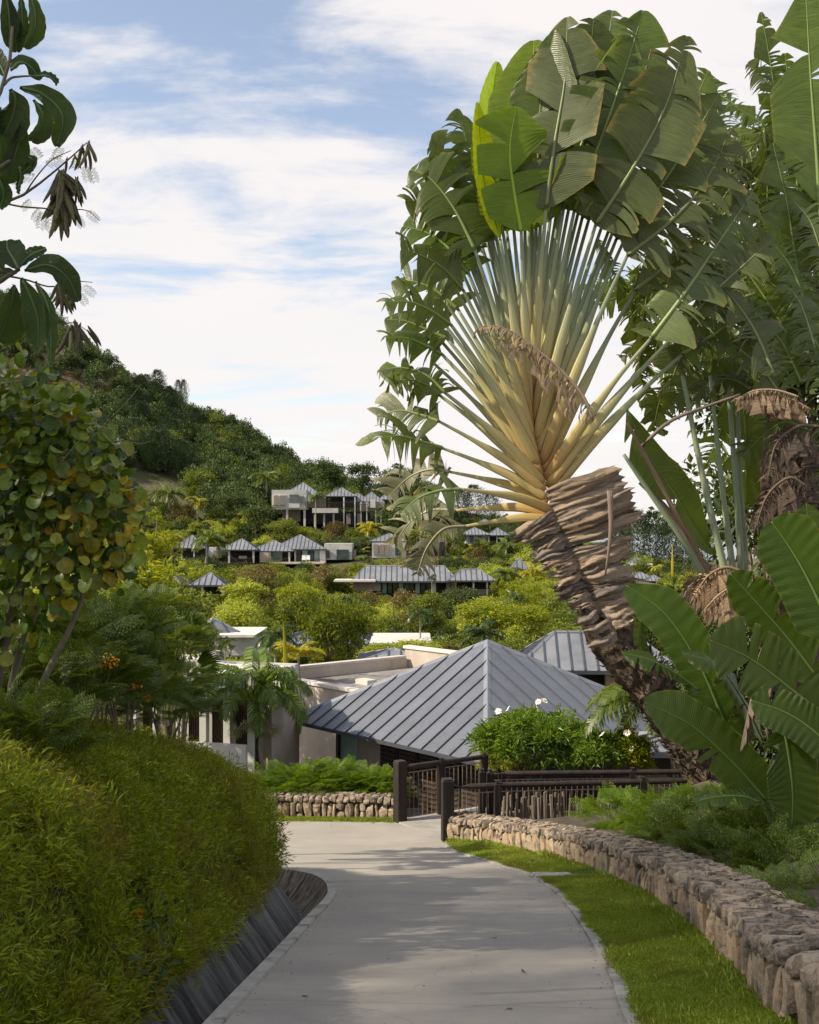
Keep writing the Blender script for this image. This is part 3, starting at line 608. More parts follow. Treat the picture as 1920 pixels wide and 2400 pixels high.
def feather_shrub(seed, rad=(1, 1, .8), n=90, L=.45, tmpl=None, upb=.5, droopy=.4, layer=1.0):
    r = np.random.default_rng(seed); g = G(); u = unit(n, r); u[:, 2] = np.abs(u[:, 2])*.95+.02; u /= np.linalg.norm(u, axis=1, keepdims=True)
    p = u*np.array(rad)*r.uniform(.45, .95, (n, 1)); D = u*.8+unit(n, r)*.5+np.array([0, 0, upb-.3]); D[:, 2] *= layer; Nn = np.tile([0, 0, 1.], (n, 1))+u*.5*layer+unit(n, r)*droopy
    Mx = look_mat(D, Nn); S = L*r.uniform(.7, 1.25, n)
    for k, (V, Fa, st) in enumerate(tmpl or PIN):
        m = (np.arange(n) % 2) == k; W = np.einsum('nij,vj->nvi', Mx[m], V)*S[m][:, None, None]+p[m][:, None]; c = int(m.sum())
        g.add(W.reshape(-1, 3), (Fa[None]+(np.arange(c)*len(V))[:, None, None]).reshape(-1, 3))
        W = np.einsum('nij,vj->nvi', Mx[m], st)*S[m][:, None, None]+p[m][:, None]; g.add(W.reshape(-1, 3), (np.array([[0, 1, 2, 3]])[None]+(np.arange(c)*4)[:, None, None]).reshape(-1, 4))
    return g
def bamboo_tuft(seed, n=86, w=.13, L=.052):
    r = np.random.default_rng(seed); g = G(); a = r.uniform(0, 2*np.pi, n); rr = r.uniform(0, 1, n)**.6*w
    p = np.stack([np.cos(a)*rr, np.sin(a)*rr, r.uniform(-.06, .16, n)*(1-.5*rr/w)], 1); D = np.stack([np.cos(a), np.sin(a), r.uniform(-.35, 1.1, n)], 1)+unit(n, r)*.45
    l = L*r.uniform(.6, 1.3, n); leaves(g, p, D, unit(n, r)+np.array([0, 0, .8]), l, l*.15)
    return g
def grass_tuft(seed, n=22, w=.045, h=.026):
    r = np.random.default_rng(seed); g = G(); p = np.stack([r.uniform(-w, w, n), r.uniform(-w, w, n), np.zeros(n)], 1)
    D = np.stack([r.normal(0, .5, n), r.normal(0, .5, n), np.ones(n)], 1); l = h*r.uniform(.5, 1.3, n); leaves(g, p, D, unit(n, r), l, np.full(n, .0055)); return g

# ------------------------------------------------------------------ stone walls
def stone_mesh(seed):
    r = np.random.default_rng(seed); n = 4; V = {}; Fs = []; L = []
    def vid(p):
        if p not in V:
            V[p] = len(L); q = np.array(p, float)/(n-1)*2-1; e = np.abs(q).max(); 
            q = q*(1-.05*(np.sum(np.abs(q) > .99)-1)); L.append(q*.5+r.normal(size=3)*.03*np.array([1, 1, 1]))
        return V[p]
    for ax in range(3):
        for sd in (0, n-1):
            for i in range(n-1):
                for j in range(n-1):
                    q = []
                    for (a, b) in ((i, j), (i+1, j), (i+1, j+1), (i, j+1)):
                        p = [0, 0, 0]; p[ax] = sd; p[(ax+1) % 3] = a; p[(ax+2) % 3] = b; q.append(vid(tuple(p)))
                    Fs.append(tuple(q if sd else q[::-1]))
    # a chipped plane or two
    A = np.array(L)
    for _ in range(5):
        d = r.normal(size=3); d /= np.linalg.norm(d); h = A@d; lim = np.quantile(h, .86); A = A-np.outer(np.clip(h-lim, 0, None)*.8, d)
    return A, Fs
STV = [stone_mesh(k) for k in range(10)]
STM = {}
for mn in ('stone', 'cap'):
    STM[mn] = []
    for A, Fs in STV: g = G(); g.add(A, Fs); STM[mn].append(g.mesh('stone', M[mn], smooth=False))
def stone_wall(label, C, zb, h, th, s0, s1, limit, seed, near_first=True):
    r = random.Random(seed); t = tag(bpy.data.objects.new('stone_wall', None), label, 'stone wall'); COL.objects.link(t)
    d = np.concatenate([[0], np.cumsum(np.linalg.norm(np.diff(C, axis=0), axis=1))])
    def at(s): 
        p = np.array([np.interp(s, d, C[:, 0]), np.interp(s, d, C[:, 1])]); q = np.array([np.interp(s+.1, d, C[:, 0]), np.interp(s+.1, d, C[:, 1])])-np.array([np.interp(s-.1, d, C[:, 0]), np.interp(s-.1, d, C[:, 1])])
        q /= np.linalg.norm(q)+1e-9; return p, q, np.array([q[1], -q[0]])
    L = []
    def put(s, o, z, w, dp, hh, mn):
        p, q, n_ = at(s); c = p+n_*o; slope = (zb(at(s+.2)[0][1])-zb(at(s-.2)[0][1]))/.4
        L.append((c[0], c[1], zb(p[1])+z, math.atan2(q[1], q[0]), w, dp, hh, mn, -math.atan(slope)))
    s = s0
    while s < s1:
        w = r.uniform(.08, .21); hh = h*.74
        if r.random() < .3 and w > .12:
            k = r.uniform(.35, .65); put(s+w/2, .07, hh*k/2, w*1.0, .24, hh*k*1.02, 'stone'); put(s+w/2, .075+r.uniform(-.015, .015), hh*(k+(1-k)/2), w, .24, hh*(1-k)*1.02, 'stone')
        else: put(s+w/2, .07+r.uniform(-.02, .025), hh/2-.01, w*1.0, .24, hh*1.06, 'stone')
        s += w+.012
    s = s0
    while s < s1:
        w = r.uniform(.08, .17); k = r.uniform(.22, .32)*h; put(s+w/2, .085+r.uniform(-.03, .012), h-k/2-.01+r.uniform(-.012, .012), w*1.0, .24, k, 'cap'); s += w+.008
    nb = len(L)
    for o, dd in ((.235, .15), (.355, .13), (.46, .12)):
        s = s0
        while s < s1: w = r.uniform(.09, .2); put(s+w/2, o+r.uniform(-.012, .012), h-.075+r.uniform(-.008, .008), w*.98, dd*1.04, .16, 'cap'); s += w+.008
    order = list(range(nb))+sorted(range(nb, len(L)), key=lambda i: L[i][1]); g = {'stone': G(), 'cap': G()}
    for c, i in enumerate(order):
        x, y, z, a, w, dp, hh, mn, sl = L[i]; k = r.randrange(10)
        if c < limit: 
            link('stone', STM[mn][k], t, (x, y, z), (r.uniform(-.07, .07), sl+r.uniform(-.06, .06), a), (w*.97, dp*1.1, hh*.99))
        else:
            A, Fs = STV[k]; g[mn].add((A*np.array([w*1.08, dp*1.1, hh*1.08]))@np.array(Euler((0, sl, a)).to_matrix()).T+np.array([x, y, z]), Fs)
    for mn in g:
        if g[mn].n: stuff(g[mn].obj('small_stones', M[mn], t))
    # mortar core
    ss = np.arange(s0, s1, .25); V = []
    for s in ss:
        p, q, n_ = at(s); z = zb(p[1])
        for o, zz in ((.05, -.25), (.05, h-.05), (th-.04, h-.05), (th-.04, -.25)): V.append((*(p+n_*o), z+zz))
    n = len(ss); Fs = [(i*4+k, i*4+(k+1) % 4, (i+1)*4+(k+1) % 4, (i+1)*4+k) for i in range(n-1) for k in range(4)]+[(0, 1, 2, 3), ((n-1)*4+3, (n-1)*4+2, (n-1)*4+1, (n-1)*4)]
    g = G(); g.add(V, Fs); g.obj('mortar', M['mortar'], t); return t
wl_len = np.linalg.norm(np.diff(WALL, axis=0), axis=1); wd = np.concatenate([[0], np.cumsum(wl_len)])
stone_wall('long curving rubble stone wall between the grass verge and the shrubs', WALL, lambda y: float(zp(y)), .50, .50, float(np.interp(4.2, WALL[:, 1], wd)), wd[-1]-.02, 300, 3)
C2 = spline([(-.30, 23.95), (-2.2, 24.2), (-4.5, 24.3), (-7.0, 24.2)], 60)
stone_wall('short straight stone wall below the lime green hedge', C2, lambda y: float(zp(y))-.02, .46, .50, 0, 6.4, 300, 5)

# ------------------------------------------------------------------ railings and ramp
g = G(); zd = -6.19
V = [(-.36, 23.62, zd+.01), (.74, 21.42, -6.065), (1.02, 21.65, -6.10), (1.66, 23.2, zd), (2.3, 24.3, zd), (1.8, 25.0, zd)]; V += [(a, b, c-.25) for a, b, c in V]
g.add(V, [tuple(range(6))[::1], (0, 6, 7, 1), (1, 7, 8, 2), (2, 8, 9, 3), (3, 9, 10, 4), (4, 10, 11, 5), (5, 11, 6, 0)]); structure(g.obj('footbridge_deck', M['deck']))
def railing(label, path, zrail, zfoot, posts, big=None, wire=True, step=.115, barmat='bar', bare_to=0.0):
    """path: corner points (x,y); posts: distances along the path"""
    t = tag(bpy.data.objects.new('railing', None), label, 'railing'); COL.objects.link(t)
    C = np.array(path, float); d = np.concatenate([[0], np.cumsum(np.linalg.norm(np.diff(C, axis=0), axis=1))])
    at = lambda s: np.array([np.interp(s, d, C[:, 0]), np.interp(s, d, C[:, 1])])
    ang = math.atan2(*(C[1]-C[0])[::-1])
    if big: 
        g = G(); g.add(*bevbox((*at(0), (big[0]+big[1])/2), (big[2], big[2], big[1]-big[0]), .012, ang+.0)); g.add(*bevbox((*at(0), big[1]+.012), (big[2]*.9, big[2]*.9, .03), .012, ang)); g.obj('end_post', M['post'], t)
    for s in posts:
        g = G(); p = at(s); zr = zrail(s); g.add(*bevbox((*p, (zfoot(s)+zr+.03)/2-.06), (.13, .13, zr-zfoot(s)+.16), .01, ang))
        g.add(*tube([(p[0], p[1], zr+.02), (p[0], p[1], zr+.10)], [.062, .058], 10)); g.obj('post', M['post'], t)
    ss = np.linspace(.08 if big else 0, d[-1], 14)
    g = G(); g.add(*tube([(*at(s), zrail(s)) for s in ss], .055, 10)); g.obj('handrail', M['rail'], t, smooth=True)
    g = G(); g.add(*tube([(*at(s), zrail(s)-.125) for s in ss], .010, 6)); g.obj('top_rod', M['bar'], t)
    g = G(); g.add(*tube([(*at(s), zfoot(s)+.06) for s in ss], .012, 6)); g.obj('bottom_rod', M['bar'], t)
    s = step; bm_ = {}
    g = G(); g.add(*tube([(0, 0, 0), (0, 0, 1)], .0115, 6)); me = g.mesh('baluster', M[barmat])
    while s < d[-1]-.02:
        if min([abs(s-q) for q in posts]+[9]) > .08:
            p = at(s); z0 = zfoot(s)+.05; link('baluster', me, t, (p[0], p[1], z0), None, (1, 1, zrail(s)-.12-z0))
        s += step
    return t
railing('dark timber railing with bronze bars on the far side of the bridge entrance', [(-.2, 23.5), (1.72, 24.70)], lambda s: -5.06, lambda s: zd, [1.04, 2.2], (-6.42, -4.93, .225))
railing('dark timber railing standing behind the start of the long curving stone wall', [(.735, 21.45), (1.9, 21.62), (5.6, 21.8)], lambda s: -5.0+.012*s, lambda s: -6.12, [.98, 3.85], (-6.22, -4.85, .225))
railing('second dark timber railing in front of the white flowered shrub', [(1.68, 23.2), (6.6, 23.35)], lambda s: -5.12+.004*s, lambda s: -6.16, [0.0, 3.0, 4.9], None)
g = G(); g.add(*bevbox((1.5, 23.05, -5.6), (.13, .13, 1.12), .01, .2)); g.add(*tube([(1.5, 23.05, -5.05), (1.5, 23.05, -4.98)], [.062, .058], 10)); tag(g.obj('bollard_post', M['post']), 'short dark timber post set just before the second railing', 'post')
t = tag(bpy.data.objects.new('stake_fence', None), 'row of rough grey wooden stakes behind the front railing', 'stake fence'); COL.objects.link(t)
sm_ = []
for k in range(4):
    g = G(); g.add(*tube([(0, 0, 0), (.015*(k-1.5), .01, .5), (0, 0, 1)], [.034, .03, .024+.003*k], 6)); sm_.append(g.mesh('stake', M['stake']))
x = 1.78
while x < 4.3:
    top = -5.28-.14*random.random()-(.15 if x > 3.2 else 0); link('stake', sm_[random.randrange(4)], t, (x, 22.35+random.uniform(-.05, .05), -6.75), (random.uniform(-.04, .04), random.uniform(-.05, .05), random.uniform(0, 6)), (1, 1, top+6.75)); x += random.uniform(.05, .07)
x = 1.9
while x < 6.2: link('stake', sm_[random.randrange(4)], t, (x, 22.75+random.uniform(-.08, .08), -7.0), (random.uniform(-.04, .04), random.uniform(-.05, .05), random.uniform(0, 6)), (1.15, 1.15, 1.45-.3*random.random())); x += random.uniform(.055, .08)

# ------------------------------------------------------------------ buildings
def clip_face(A, B, C_, D, w0=None):
    """trapezoid eave A-B, top D-C_; returns local frame and strips of width w perpendicular to the eave"""
    A, B, C_, D = [np.array(q, float) for q in (A, B, C_, D)]; u = B-A; Lh = np.linalg.norm(u); u /= Lh; m = (C_+D)/2-A; v = m-u*(m@u); H = np.linalg.norm(v); v /= H
    return A, u, v, Lh, H, (D-A)@u, (C_-A)@u
def strips(Lh, H, tl, tr, w, off=.5):
    top = lambda x: min(H, H*x/max(tl, 1e-6) if x < tl else H, H*(Lh-x)/max(Lh-tr, 1e-6) if x > tr else H)
    n = max(1, round(Lh/w)); w = Lh/n; out = []; ed = [0]+[(k+off)*w for k in range(n) if 0 < (k+off)*w < Lh]+[Lh]
    for a, b in zip(ed[:-1], ed[1:]):
        xs = [a]+[q for q in (tl, tr) if a+1e-4 < q < b-1e-4]+[b]; out.append((a, b, [(a, 0), (b, 0)]+[(q, top(q)) for q in xs[::-1] if top(q) > 1e-3 or 0]))
    return [(a, b, pl) for a, b, pl in out if len(pl) >= 3], top
def hip_roof(parent, cx_, cy_, rz, a, b, ze, rise, ridge=0.0, w=.55, detail=0, mat='rooff', th=.10, seamh=.045, skip=()):
    """hip roof: half sizes a (local x) and b (local y), ridge half length along x. detail 1: every metal panel a part"""
    ca, sa = math.cos(rz), math.sin(rz); X = lambda x, y, z: np.array([cx_+x*ca-y*sa, cy_+x*sa+y*ca, z])
    c = [X(-a, -b, ze), X(a, -b, ze), X(a, b, ze), X(-a, b, ze)]; r0, r1 = X(-ridge, 0, ze+rise), X(ridge, 0, ze+rise)
    faces = [(c[0], c[1], r1, r0), (c[1], c[2], r1, r1), (c[2], c[3], r0, r1), (c[3], c[0], r0, r0)]
    gr, gs = G(), G(); holder = parent
    for fi, (A, B, C_, D) in enumerate(faces):
        A0, u, v, Lh, H, tl, tr = clip_face(A, B, C_, D); st, top = strips(Lh, H, tl, tr, w); nrm = np.cross(u, v)
        for (s0, s1, pl) in st:
            V = np.array([A0+u*p[0]+v*p[1] for p in pl]); n = len(V); W = np.vstack([V, V-nrm*.03]); Fs = [tuple(range(n)), tuple(range(2*n-1, n-1, -1))]+[(i, n+i, n+(i+1) % n, (i+1) % n) for i in range(n)]
            if detail and fi in (0, 1, 2, 3) and fi not in skip: g1 = G(); g1.add(W, Fs); g1.obj('roof_panel', M[mat], holder)
            else: gr.add(W, Fs)
            if s0 > 1e-3:
                hgt = top(s0); 
                if hgt > .1:
                    q = [A0+u*(s0+du)+v*vv+nrm*hh for vv in (-.01, hgt) for du, hh in ((-.019-.006*(not detail)*3, 0), (-.014-.018*(not detail), seamh), (.019+.018*(not detail), seamh), (.019+.018*(not detail), 0))]
                    fs = [(0, 1, 5, 4), (1, 2, 6, 5), (2, 3, 7, 6), (0, 3, 2, 1), (4, 5, 6, 7)]
                    if detail and fi not in skip: g1 = G(); g1.add(q, fs); g1.obj('roof_seam', M['seam'], holder)
                    else: gs.add(q, fs)
    if gr.n: ro = gr.obj('roof', M[mat], parent)
    else: ro = parent
    if gs.n: gs.obj('roof_seams', M['seam'], ro if ro is not parent else parent)
    for p0, p1 in ((c[0], r0), (c[1], r1), (c[2], r1), (c[3], r0))+(((r0, r1),) if ridge > 0 else ()):
        g1 = G(); wd_ = .13 if detail else .12; d = p1-p0; d /= np.linalg.norm(d); sd = np.cross(d, [0, 0, 1]); sd /= np.linalg.norm(sd); up = np.array([0, 0, 1.])
        q = [e+sd*s_*wd_+up*z_ for e in (p0+d*.02, p1) for s_, z_ in ((-1, -.045+(.0 if detail else .02)), (0, .062), (1, -.045+(.0 if detail else .02)))]
        g1.add(q, [(0, 3, 4, 1), (1, 4, 5, 2), (0, 1, 2), (3, 5, 4)])
        g1.obj('hip_cap', M['hipcap' if detail else 'seam'] if detail else M['hipcap'], ro if ro is not parent else parent)
    g1 = G(); ins = lambda k: X(*(np.array([(-a, -b), (a, -b), (a, b), (-a, b)][k])*(1-.03/max(a, b))), 0)
    for k in range(4):
        p, q = c[k], c[(k+1) % 4]; d = q-p; L_ = np.linalg.norm(d); m_ = (p+q)/2; g1.add(*box((m_[0], m_[1], ze-.02-th/2), (L_-.01, .06, th), math.atan2(d[1], d[0])))
    g1.add([X(-a+.05, -b+.05, ze-.05), X(a-.05, -b+.05, ze-.05), X(a-.05, b-.05, ze-.05), X(-a+.05, b-.05, ze-.05)], [(0, 3, 2, 1)]); g1.obj('fascia', M['seam'], ro if ro is not parent else parent)
def lb(parent, name, cx_, cy_, rz, lx, ly, z0, sx, sy, h, mat, bev=.0, glz=0):
    """box part in a building's local frame"""
    ca, sa = math.cos(rz), math.sin(rz); g = G(); g.add(*box((cx_+lx*ca-ly*sa, cy_+lx*sa+ly*ca, z0+h/2), (sx, sy, h), rz)); return g.obj(name, M[mat], parent)

# the large pyramid-roofed pavilion
t = thing('pavilion', 'large pavilion with steep grey pyramid roof just beyond the footbridge', 'pavilion')
rz = R(-49.0)           # local +x runs along the left eave towards the near corner
c0 = (2.72, 38.7); S_ = 5.02; ze = -6.70
hip_roof(t, c0[0], c0[1], rz, S_, S_, ze, 2.80, 0, .62, 1, 'roof', skip=(1, 2) if False else ())
for (lx, ly, sx, sy, m_, nm) in ((0, -3.6, 7.4, .2, 'wallb', 'wall'), (3.6, 0, .2, 7.0, 'shade_dark', 'wall'), (0, 3.6, 7.4, .2, 'wallb', 'wall'), (-3.6, 0, .2, 7.0, 'wallb', 'wall')): lb(t, nm, *c0, rz, lx, ly, -9.7, sx, sy, 2.85, m_)
w_ = lb(t, 'window', *c0, rz, -3.05, -3.72, -9.5, .95, .05, 2.5, 'glass'); lb(w_, 'mullion', *c0, rz, -3.62, -3.74, -9.6, .16, .16, 2.75, 'post')
for k in range(5):
    w_ = lb(t, 'louvre_bay', *c0, rz, -.85+k*.98, -3.74, -9.6, .92, .06, 2.7, 'shade_dark')
    g = G()
    for q in range(16): 
        ca, sa = math.cos(rz), math.sin(rz); lx, ly = -.85+k*.98, -3.80; g.add(*box((c0[0]+lx*ca-ly*sa, c0[1]+lx*sa+ly*ca, -9.3+q*.155), (.78, .05, .05), rz))
    g.obj('slats', M['louver'], w_)
# beige building with the parapet roof behind it
t = thing('beige_building', 'beige rendered building with flat parapet roof behind the feathery palm', 'building')
bz = math.atan2(-5.3, 4.6); p0 = np.array([-6.9, 46.6]); p1 = np.array([-.6, 39.35])
def loc(u, v): ca, sa = math.cos(bz), math.sin(bz); return (p0[0]+u*ca-v*sa, p0[1]+u*sa+v*ca)
Lb = float(np.hypot(*(p1-p0))); D_ = 9.0
def lbx(name, u, v, su, sv, z0, z1, mat, par=None, bev=0): g = G(); x_, y_ = loc(u, v); g.add(*box((x_, y_, (z0+z1)/2), (su, sv, z1-z0), bz)); return g.obj(name, M[mat], par or t)
lbx('wall', Lb/2, .15, Lb, .3, -9.8, -6.04, 'wallb'); lbx('wall', .15, D_/2, .3, D_-.6, -9.8, -6.04, 'wallb'); lbx('wall', Lb*.3, D_, Lb*.6, .3, -9.8, -5.62, 'wallb')
lbx('coping', Lb/2, .13, Lb+.1, .42, -6.04, -5.93, 'coping'); lbx('coping', .12, D_/2, .40, D_-.7, -6.04, -5.94, 'coping'); lbx('coping', Lb*.3, D_, Lb*.6+.1, .45, -5.62, -5.5, 'coping')
lbx('roof_deck', Lb/2, D_/2, Lb-.6, D_-.5, -6.7, -6.5, 'roofdeck')
lbx('roof_box', Lb*.50, D_-1.0, 1.5, 1.5, -6.5, -5.56, 'wallb'); lbx('roof_vent', Lb*.35, 3.8, .8, .5, -6.5, -6.3, 'coping'); lbx('roof_vent', Lb*.55, 6.2, .6, .6, -6.5, -6.38, 'coping')
# long windows building at the left, columns and louvres
t = thing('columned_building', 'pale building with columns and brown timber louvres behind the bamboo bank', 'building')
z1 = -(1640-1240)/F*36; zt = -(1583-1240)/F*36
p0 = np.array([-9.6, 37.2]); p1 = np.array([-4.95, 35.8]); bz = math.atan2(*(p1-p0)[::-1]); Lb = float(np.hypot(*(p1-p0)))
lbx('fascia', Lb/2, .8, Lb+.1, 2.2, z1+.05, zt, 'wallw'); lbx('wall', Lb/2, 3.4, Lb, .3, -9.8, zt, 'wallw'); lbx('wall', Lb-.05, 2.2, .3, 2.4, -9.8, z1, 'wallb'); lbx('roof_deck', Lb/2, 2.5, Lb-.2, 1.6, zt-.4, zt-.05, 'coping')
lbx('clerestory_glass', Lb*.55, -.33, Lb*.8, .04, z1+.35, zt-.2, 'glass')
for k in range(6):
    u = Lb-.18-k*.86; lbx('column', u, .10, .24, .24, -9.8, z1+.04, 'wallw')
    w_ = lbx('louvre_panel', u-.43, .45, .60, .05, -9.8, z1, 'shade_dark')
    g = G()
    for q in range(9): x_, y_ = loc(u-.43-.26+q*.065, .38); g.add(*box((x_, y_, -9.8+(z1+9.8)/2), (.035, .06, z1+9.7), bz))
    g.obj('slats', M['louver'], w_)
lbx('low_wall', Lb*.75, -.9, 2.6, .15, -9.8, -(1745-1240)/F*35, 'wallw'); lbx('window', Lb-.1, -.3, .5, .05, -9.0, -8.0, 'dglass')

def house(name, label, cat, Y, roofs, boxes, group=None):
    """roofs: (apex px, apex py, left px, right px, eave py, [ridge half m, depth half m, rot]); boxes: (px0, px1, py top, py bottom, material, name, dY)"""
    t = thing(name, label, cat, group=group); k = F/Y
    for rf in roofs:
        ax, ay, l, r_, ey = rf[:5]; ridge, dep, rot = (rf[5:]+(0, None, 0.0))[:3] if len(rf) > 5 else (0, None, 0.0); dy = rf[8] if len(rf) > 8 else 0
        a = (r_-l)/2/k; b = dep or a; ze = -(ey-1240)/k; zc_ = -(ay-1240)/k
        if rot: a = a/(abs(math.cos(rot))+abs(math.sin(rot))); b = a if dep is None else dep
        Yc = Y+b+dy; xc = ((ax if ridge == 0 and not rot else (l+r_)/2)-960)/F*Yc
        hip_roof(t, xc, Yc, rot, a, b, ze-(b/Y)*max(0, -ze)*0, max(zc_*(Yc/Y)-ze, .25*b), ridge, .62, 0, 'rooff', .16, .06)
    for bx in boxes:
        x0, x1, y0, y1, mat, nm = bx[:6]; dy = bx[6] if len(bx) > 6 else 0; dp = bx[7] if len(bx) > 7 else .2; yy = Y+dy; kk = F/yy
        g = G(); g.add(*box(((x0+x1)/2/kk-960/kk, yy+dp/2, -((y0+y1)/2-1240)/kk), ((x1-x0)/kk, dp, (y1-y0)/kk))); g.obj(nm, M[mat], t)
    return t
def cols(x0, x1, n, y0, y1, w=3, mat='wallw', dy=.2): return [(x0+(x1-x0)*k/(n-1)-w/2, x0+(x1-x0)*k/(n-1)+w/2, y0, y1, mat, 'column', dy) for k in range(n)]
def rails(x0, x1, y0, y1, dy=0): 
    n = max(3, int((x1-x0)/5)); return [(x0, x1, y0, y0+1.2, 'rail', 'rail', dy, .08), (x0, x1, y1-1.5, y1, 'rail', 'deck_edge', dy, .3)]+[(x0+(x1-x0)*k/n-.4, x0+(x1-x0)*k/n+.4, y0+1.2, y1-1.5, 'rail', 'baluster', dy, .05) for k in range(n+1)]
# big stilted house high on the slope
house('stilted_house', 'big pale two storey house on stilts high on the slope', 'house', 205,
 [(711, 1131, 676, 774, 1161, 0, None, 0, 2), (801, 1143, 768, 842, 1162, 0, None, 0, 1), (838, 1155, 800, 868, 1174, 0, 2.5, 0, 3), (871, 1153, 850, 912, 1175, 0, None, 0, 4), (912, 1150, 884, 935, 1166, 0, None, 0, 12)],
 [(637, 718, 1148, 1194, 'wallw', 'wall', 0, 6), (640, 670, 1160, 1184, 'coping', 'shutter_frame', -.2), (642, 652, 1161, 1183, 'shutter', 'shutter', -.35), (656, 668, 1161, 1183, 'shutter', 'shutter', -.35),
  (679, 700, 1159, 1181, 'dglass', 'window', -.25), (677, 702, 1180, 1190, 'wallw', 'bay_sill', -.4, .4), (704, 712, 1163, 1178, 'dglass', 'window', -.25), (718, 770, 1163, 1192, 'shade_dark', 'open_room_shade', 4, .3), (722, 764, 1164, 1190, 'shutter', 'wall', 3.6), (775, 836, 1164, 1192, 'shade_dark', 'open_room_shade', 4, .3),
  (842, 866, 1176, 1198, 'shutter', 'wall', 3, 1), (868, 880, 1170, 1190, 'wallw', 'wall', 1.5, 2), (880, 902, 1176, 1190, 'shutter', 'wall', 1.8, 1), (732, 792, 1191, 1202, 'wallw', 'balcony_front', -1.2, 3), (662, 704, 1194, 1222, 'shutter', 'wall', 3, .3), (704, 735, 1194, 1228, 'shade_dark', 'undercroft_shade', 5, .3), (740, 800, 1203, 1228, 'shade_dark', 'undercroft_shade', 4, .3), (800, 868, 1200, 1232, 'shade_dark', 'undercroft_shade', 5, .3), (812, 822, 1204, 1228, 'shutter', 'door', 3), (838, 848, 1204, 1228, 'shutter', 'door', 3)]  # dark panels paint the shade of the open rooms and the space below
 + cols(673, 714, 2, 1194, 1234, 5) + cols(738, 782, 3, 1203, 1236, 4) + cols(806, 832, 2, 1165, 1238, 3) + cols(846, 860, 2, 1176, 1236, 3, dy=1) + cols(881, 893, 2, 1196, 1230, 2, dy=1)
 + rails(716, 770, 1176, 1190, -.4) + rails(772, 830, 1178, 1192, -.6) + rails(832, 862, 1182, 1199, .2) + rails(858, 895, 1190, 1203, .2) + [(722, 733, 1163, 1175, 'glass', 'glass_panel', -.3)])
house('villa', 'grey roofed villa with glass front and white flat roofed wing', 'villa', 168,
 [(643, 1266, 597, 699, 1291, 0, None, 0), (704, 1253, 650, 782, 1287, 0, None, 0, 1)],
 [(760, 825, 1274, 1312, 'wallw', 'wall', 2, 6), (789, 818, 1288, 1311, 'dglass', 'window', 1.7), (609, 630, 1292, 1318, 'wallb', 'wall', 0, 3), (638, 662, 1293, 1314, 'glass', 'window', 2), (662, 676, 1292, 1316, 'shade_dark', 'doorway_shade', 2.4), (690, 750, 1289, 1316, 'shade_dark', 'room_shade', 5, .3), (750, 763, 1288, 1318, 'wallw', 'wall', 1.5, 3),
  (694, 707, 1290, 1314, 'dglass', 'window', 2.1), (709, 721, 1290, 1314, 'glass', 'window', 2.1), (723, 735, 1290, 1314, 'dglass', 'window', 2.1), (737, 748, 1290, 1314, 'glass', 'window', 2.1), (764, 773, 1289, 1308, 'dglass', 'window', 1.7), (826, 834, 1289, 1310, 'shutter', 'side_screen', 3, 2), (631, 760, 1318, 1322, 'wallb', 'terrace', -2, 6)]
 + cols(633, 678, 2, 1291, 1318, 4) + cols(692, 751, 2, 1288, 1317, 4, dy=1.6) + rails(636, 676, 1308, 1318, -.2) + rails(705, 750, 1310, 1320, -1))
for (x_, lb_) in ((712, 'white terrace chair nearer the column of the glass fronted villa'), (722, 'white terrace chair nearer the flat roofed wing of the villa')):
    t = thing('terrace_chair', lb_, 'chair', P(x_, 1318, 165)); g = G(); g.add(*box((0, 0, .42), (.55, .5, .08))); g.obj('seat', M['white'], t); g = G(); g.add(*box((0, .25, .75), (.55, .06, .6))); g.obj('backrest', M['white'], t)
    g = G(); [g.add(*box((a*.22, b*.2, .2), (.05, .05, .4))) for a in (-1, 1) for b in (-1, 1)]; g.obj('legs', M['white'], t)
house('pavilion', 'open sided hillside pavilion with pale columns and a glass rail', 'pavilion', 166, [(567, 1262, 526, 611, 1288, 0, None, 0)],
 [(536, 600, 1290, 1318, 'shade_dark', 'room_shade', 4, .3), (560, 578, 1303, 1310, 'coping', 'parasol_table', 2, .5)] + cols(537, 594, 2, 1288, 1320, 4.5) + rails(540, 592, 1308, 1319, 0))
house('villa', 'villa roof partly hidden behind the crossing coconut palm fronds', 'villa', 168, [(451, 1254, 417, 492, 1284, 0, None, 0)], [(425, 486, 1285, 1312, 'shade_dark', 'room_shade', 1), (486, 512, 1283, 1308, 'wallw', 'wall', 1, 3), (500, 508, 1290, 1306, 'shutter', 'shutter', .8)]+cols(426, 484, 3, 1285, 1312, 3))
house('flat_roofed_house', 'low pale flat roofed house beside the yellow coconut palm', 'house', 170, [], [(330, 386, 1273, 1300, 'wallw', 'wall', 0, 6), (350, 372, 1288, 1300, 'dglass', 'window', -.2), (328, 388, 1271, 1274, 'coping', 'roof_edge', -.2, 6.4)])
house('villa', 'villa with ribbed grey roof half sunk among lime trees near the pillared gazebo', 'villa', 120, [(381, 1327, 326, 456, 1369, 0, None, 0)], [(334, 440, 1371, 1395, 'shutter', 'wall', 1, 3)])
house('gazebo', 'small pillared gazebo with grey pyramid roof among bushes', 'gazebo', 118, [(493, 1342, 458, 540, 1371, 0, None, 0)], [(478, 518, 1373, 1392, 'shade_dark', 'room_shade', 3, .3)]+cols(474, 522, 2, 1372, 1394, 5, 'wallb')+cols(490, 506, 2, 1372, 1392, 3, 'shutter', 3))
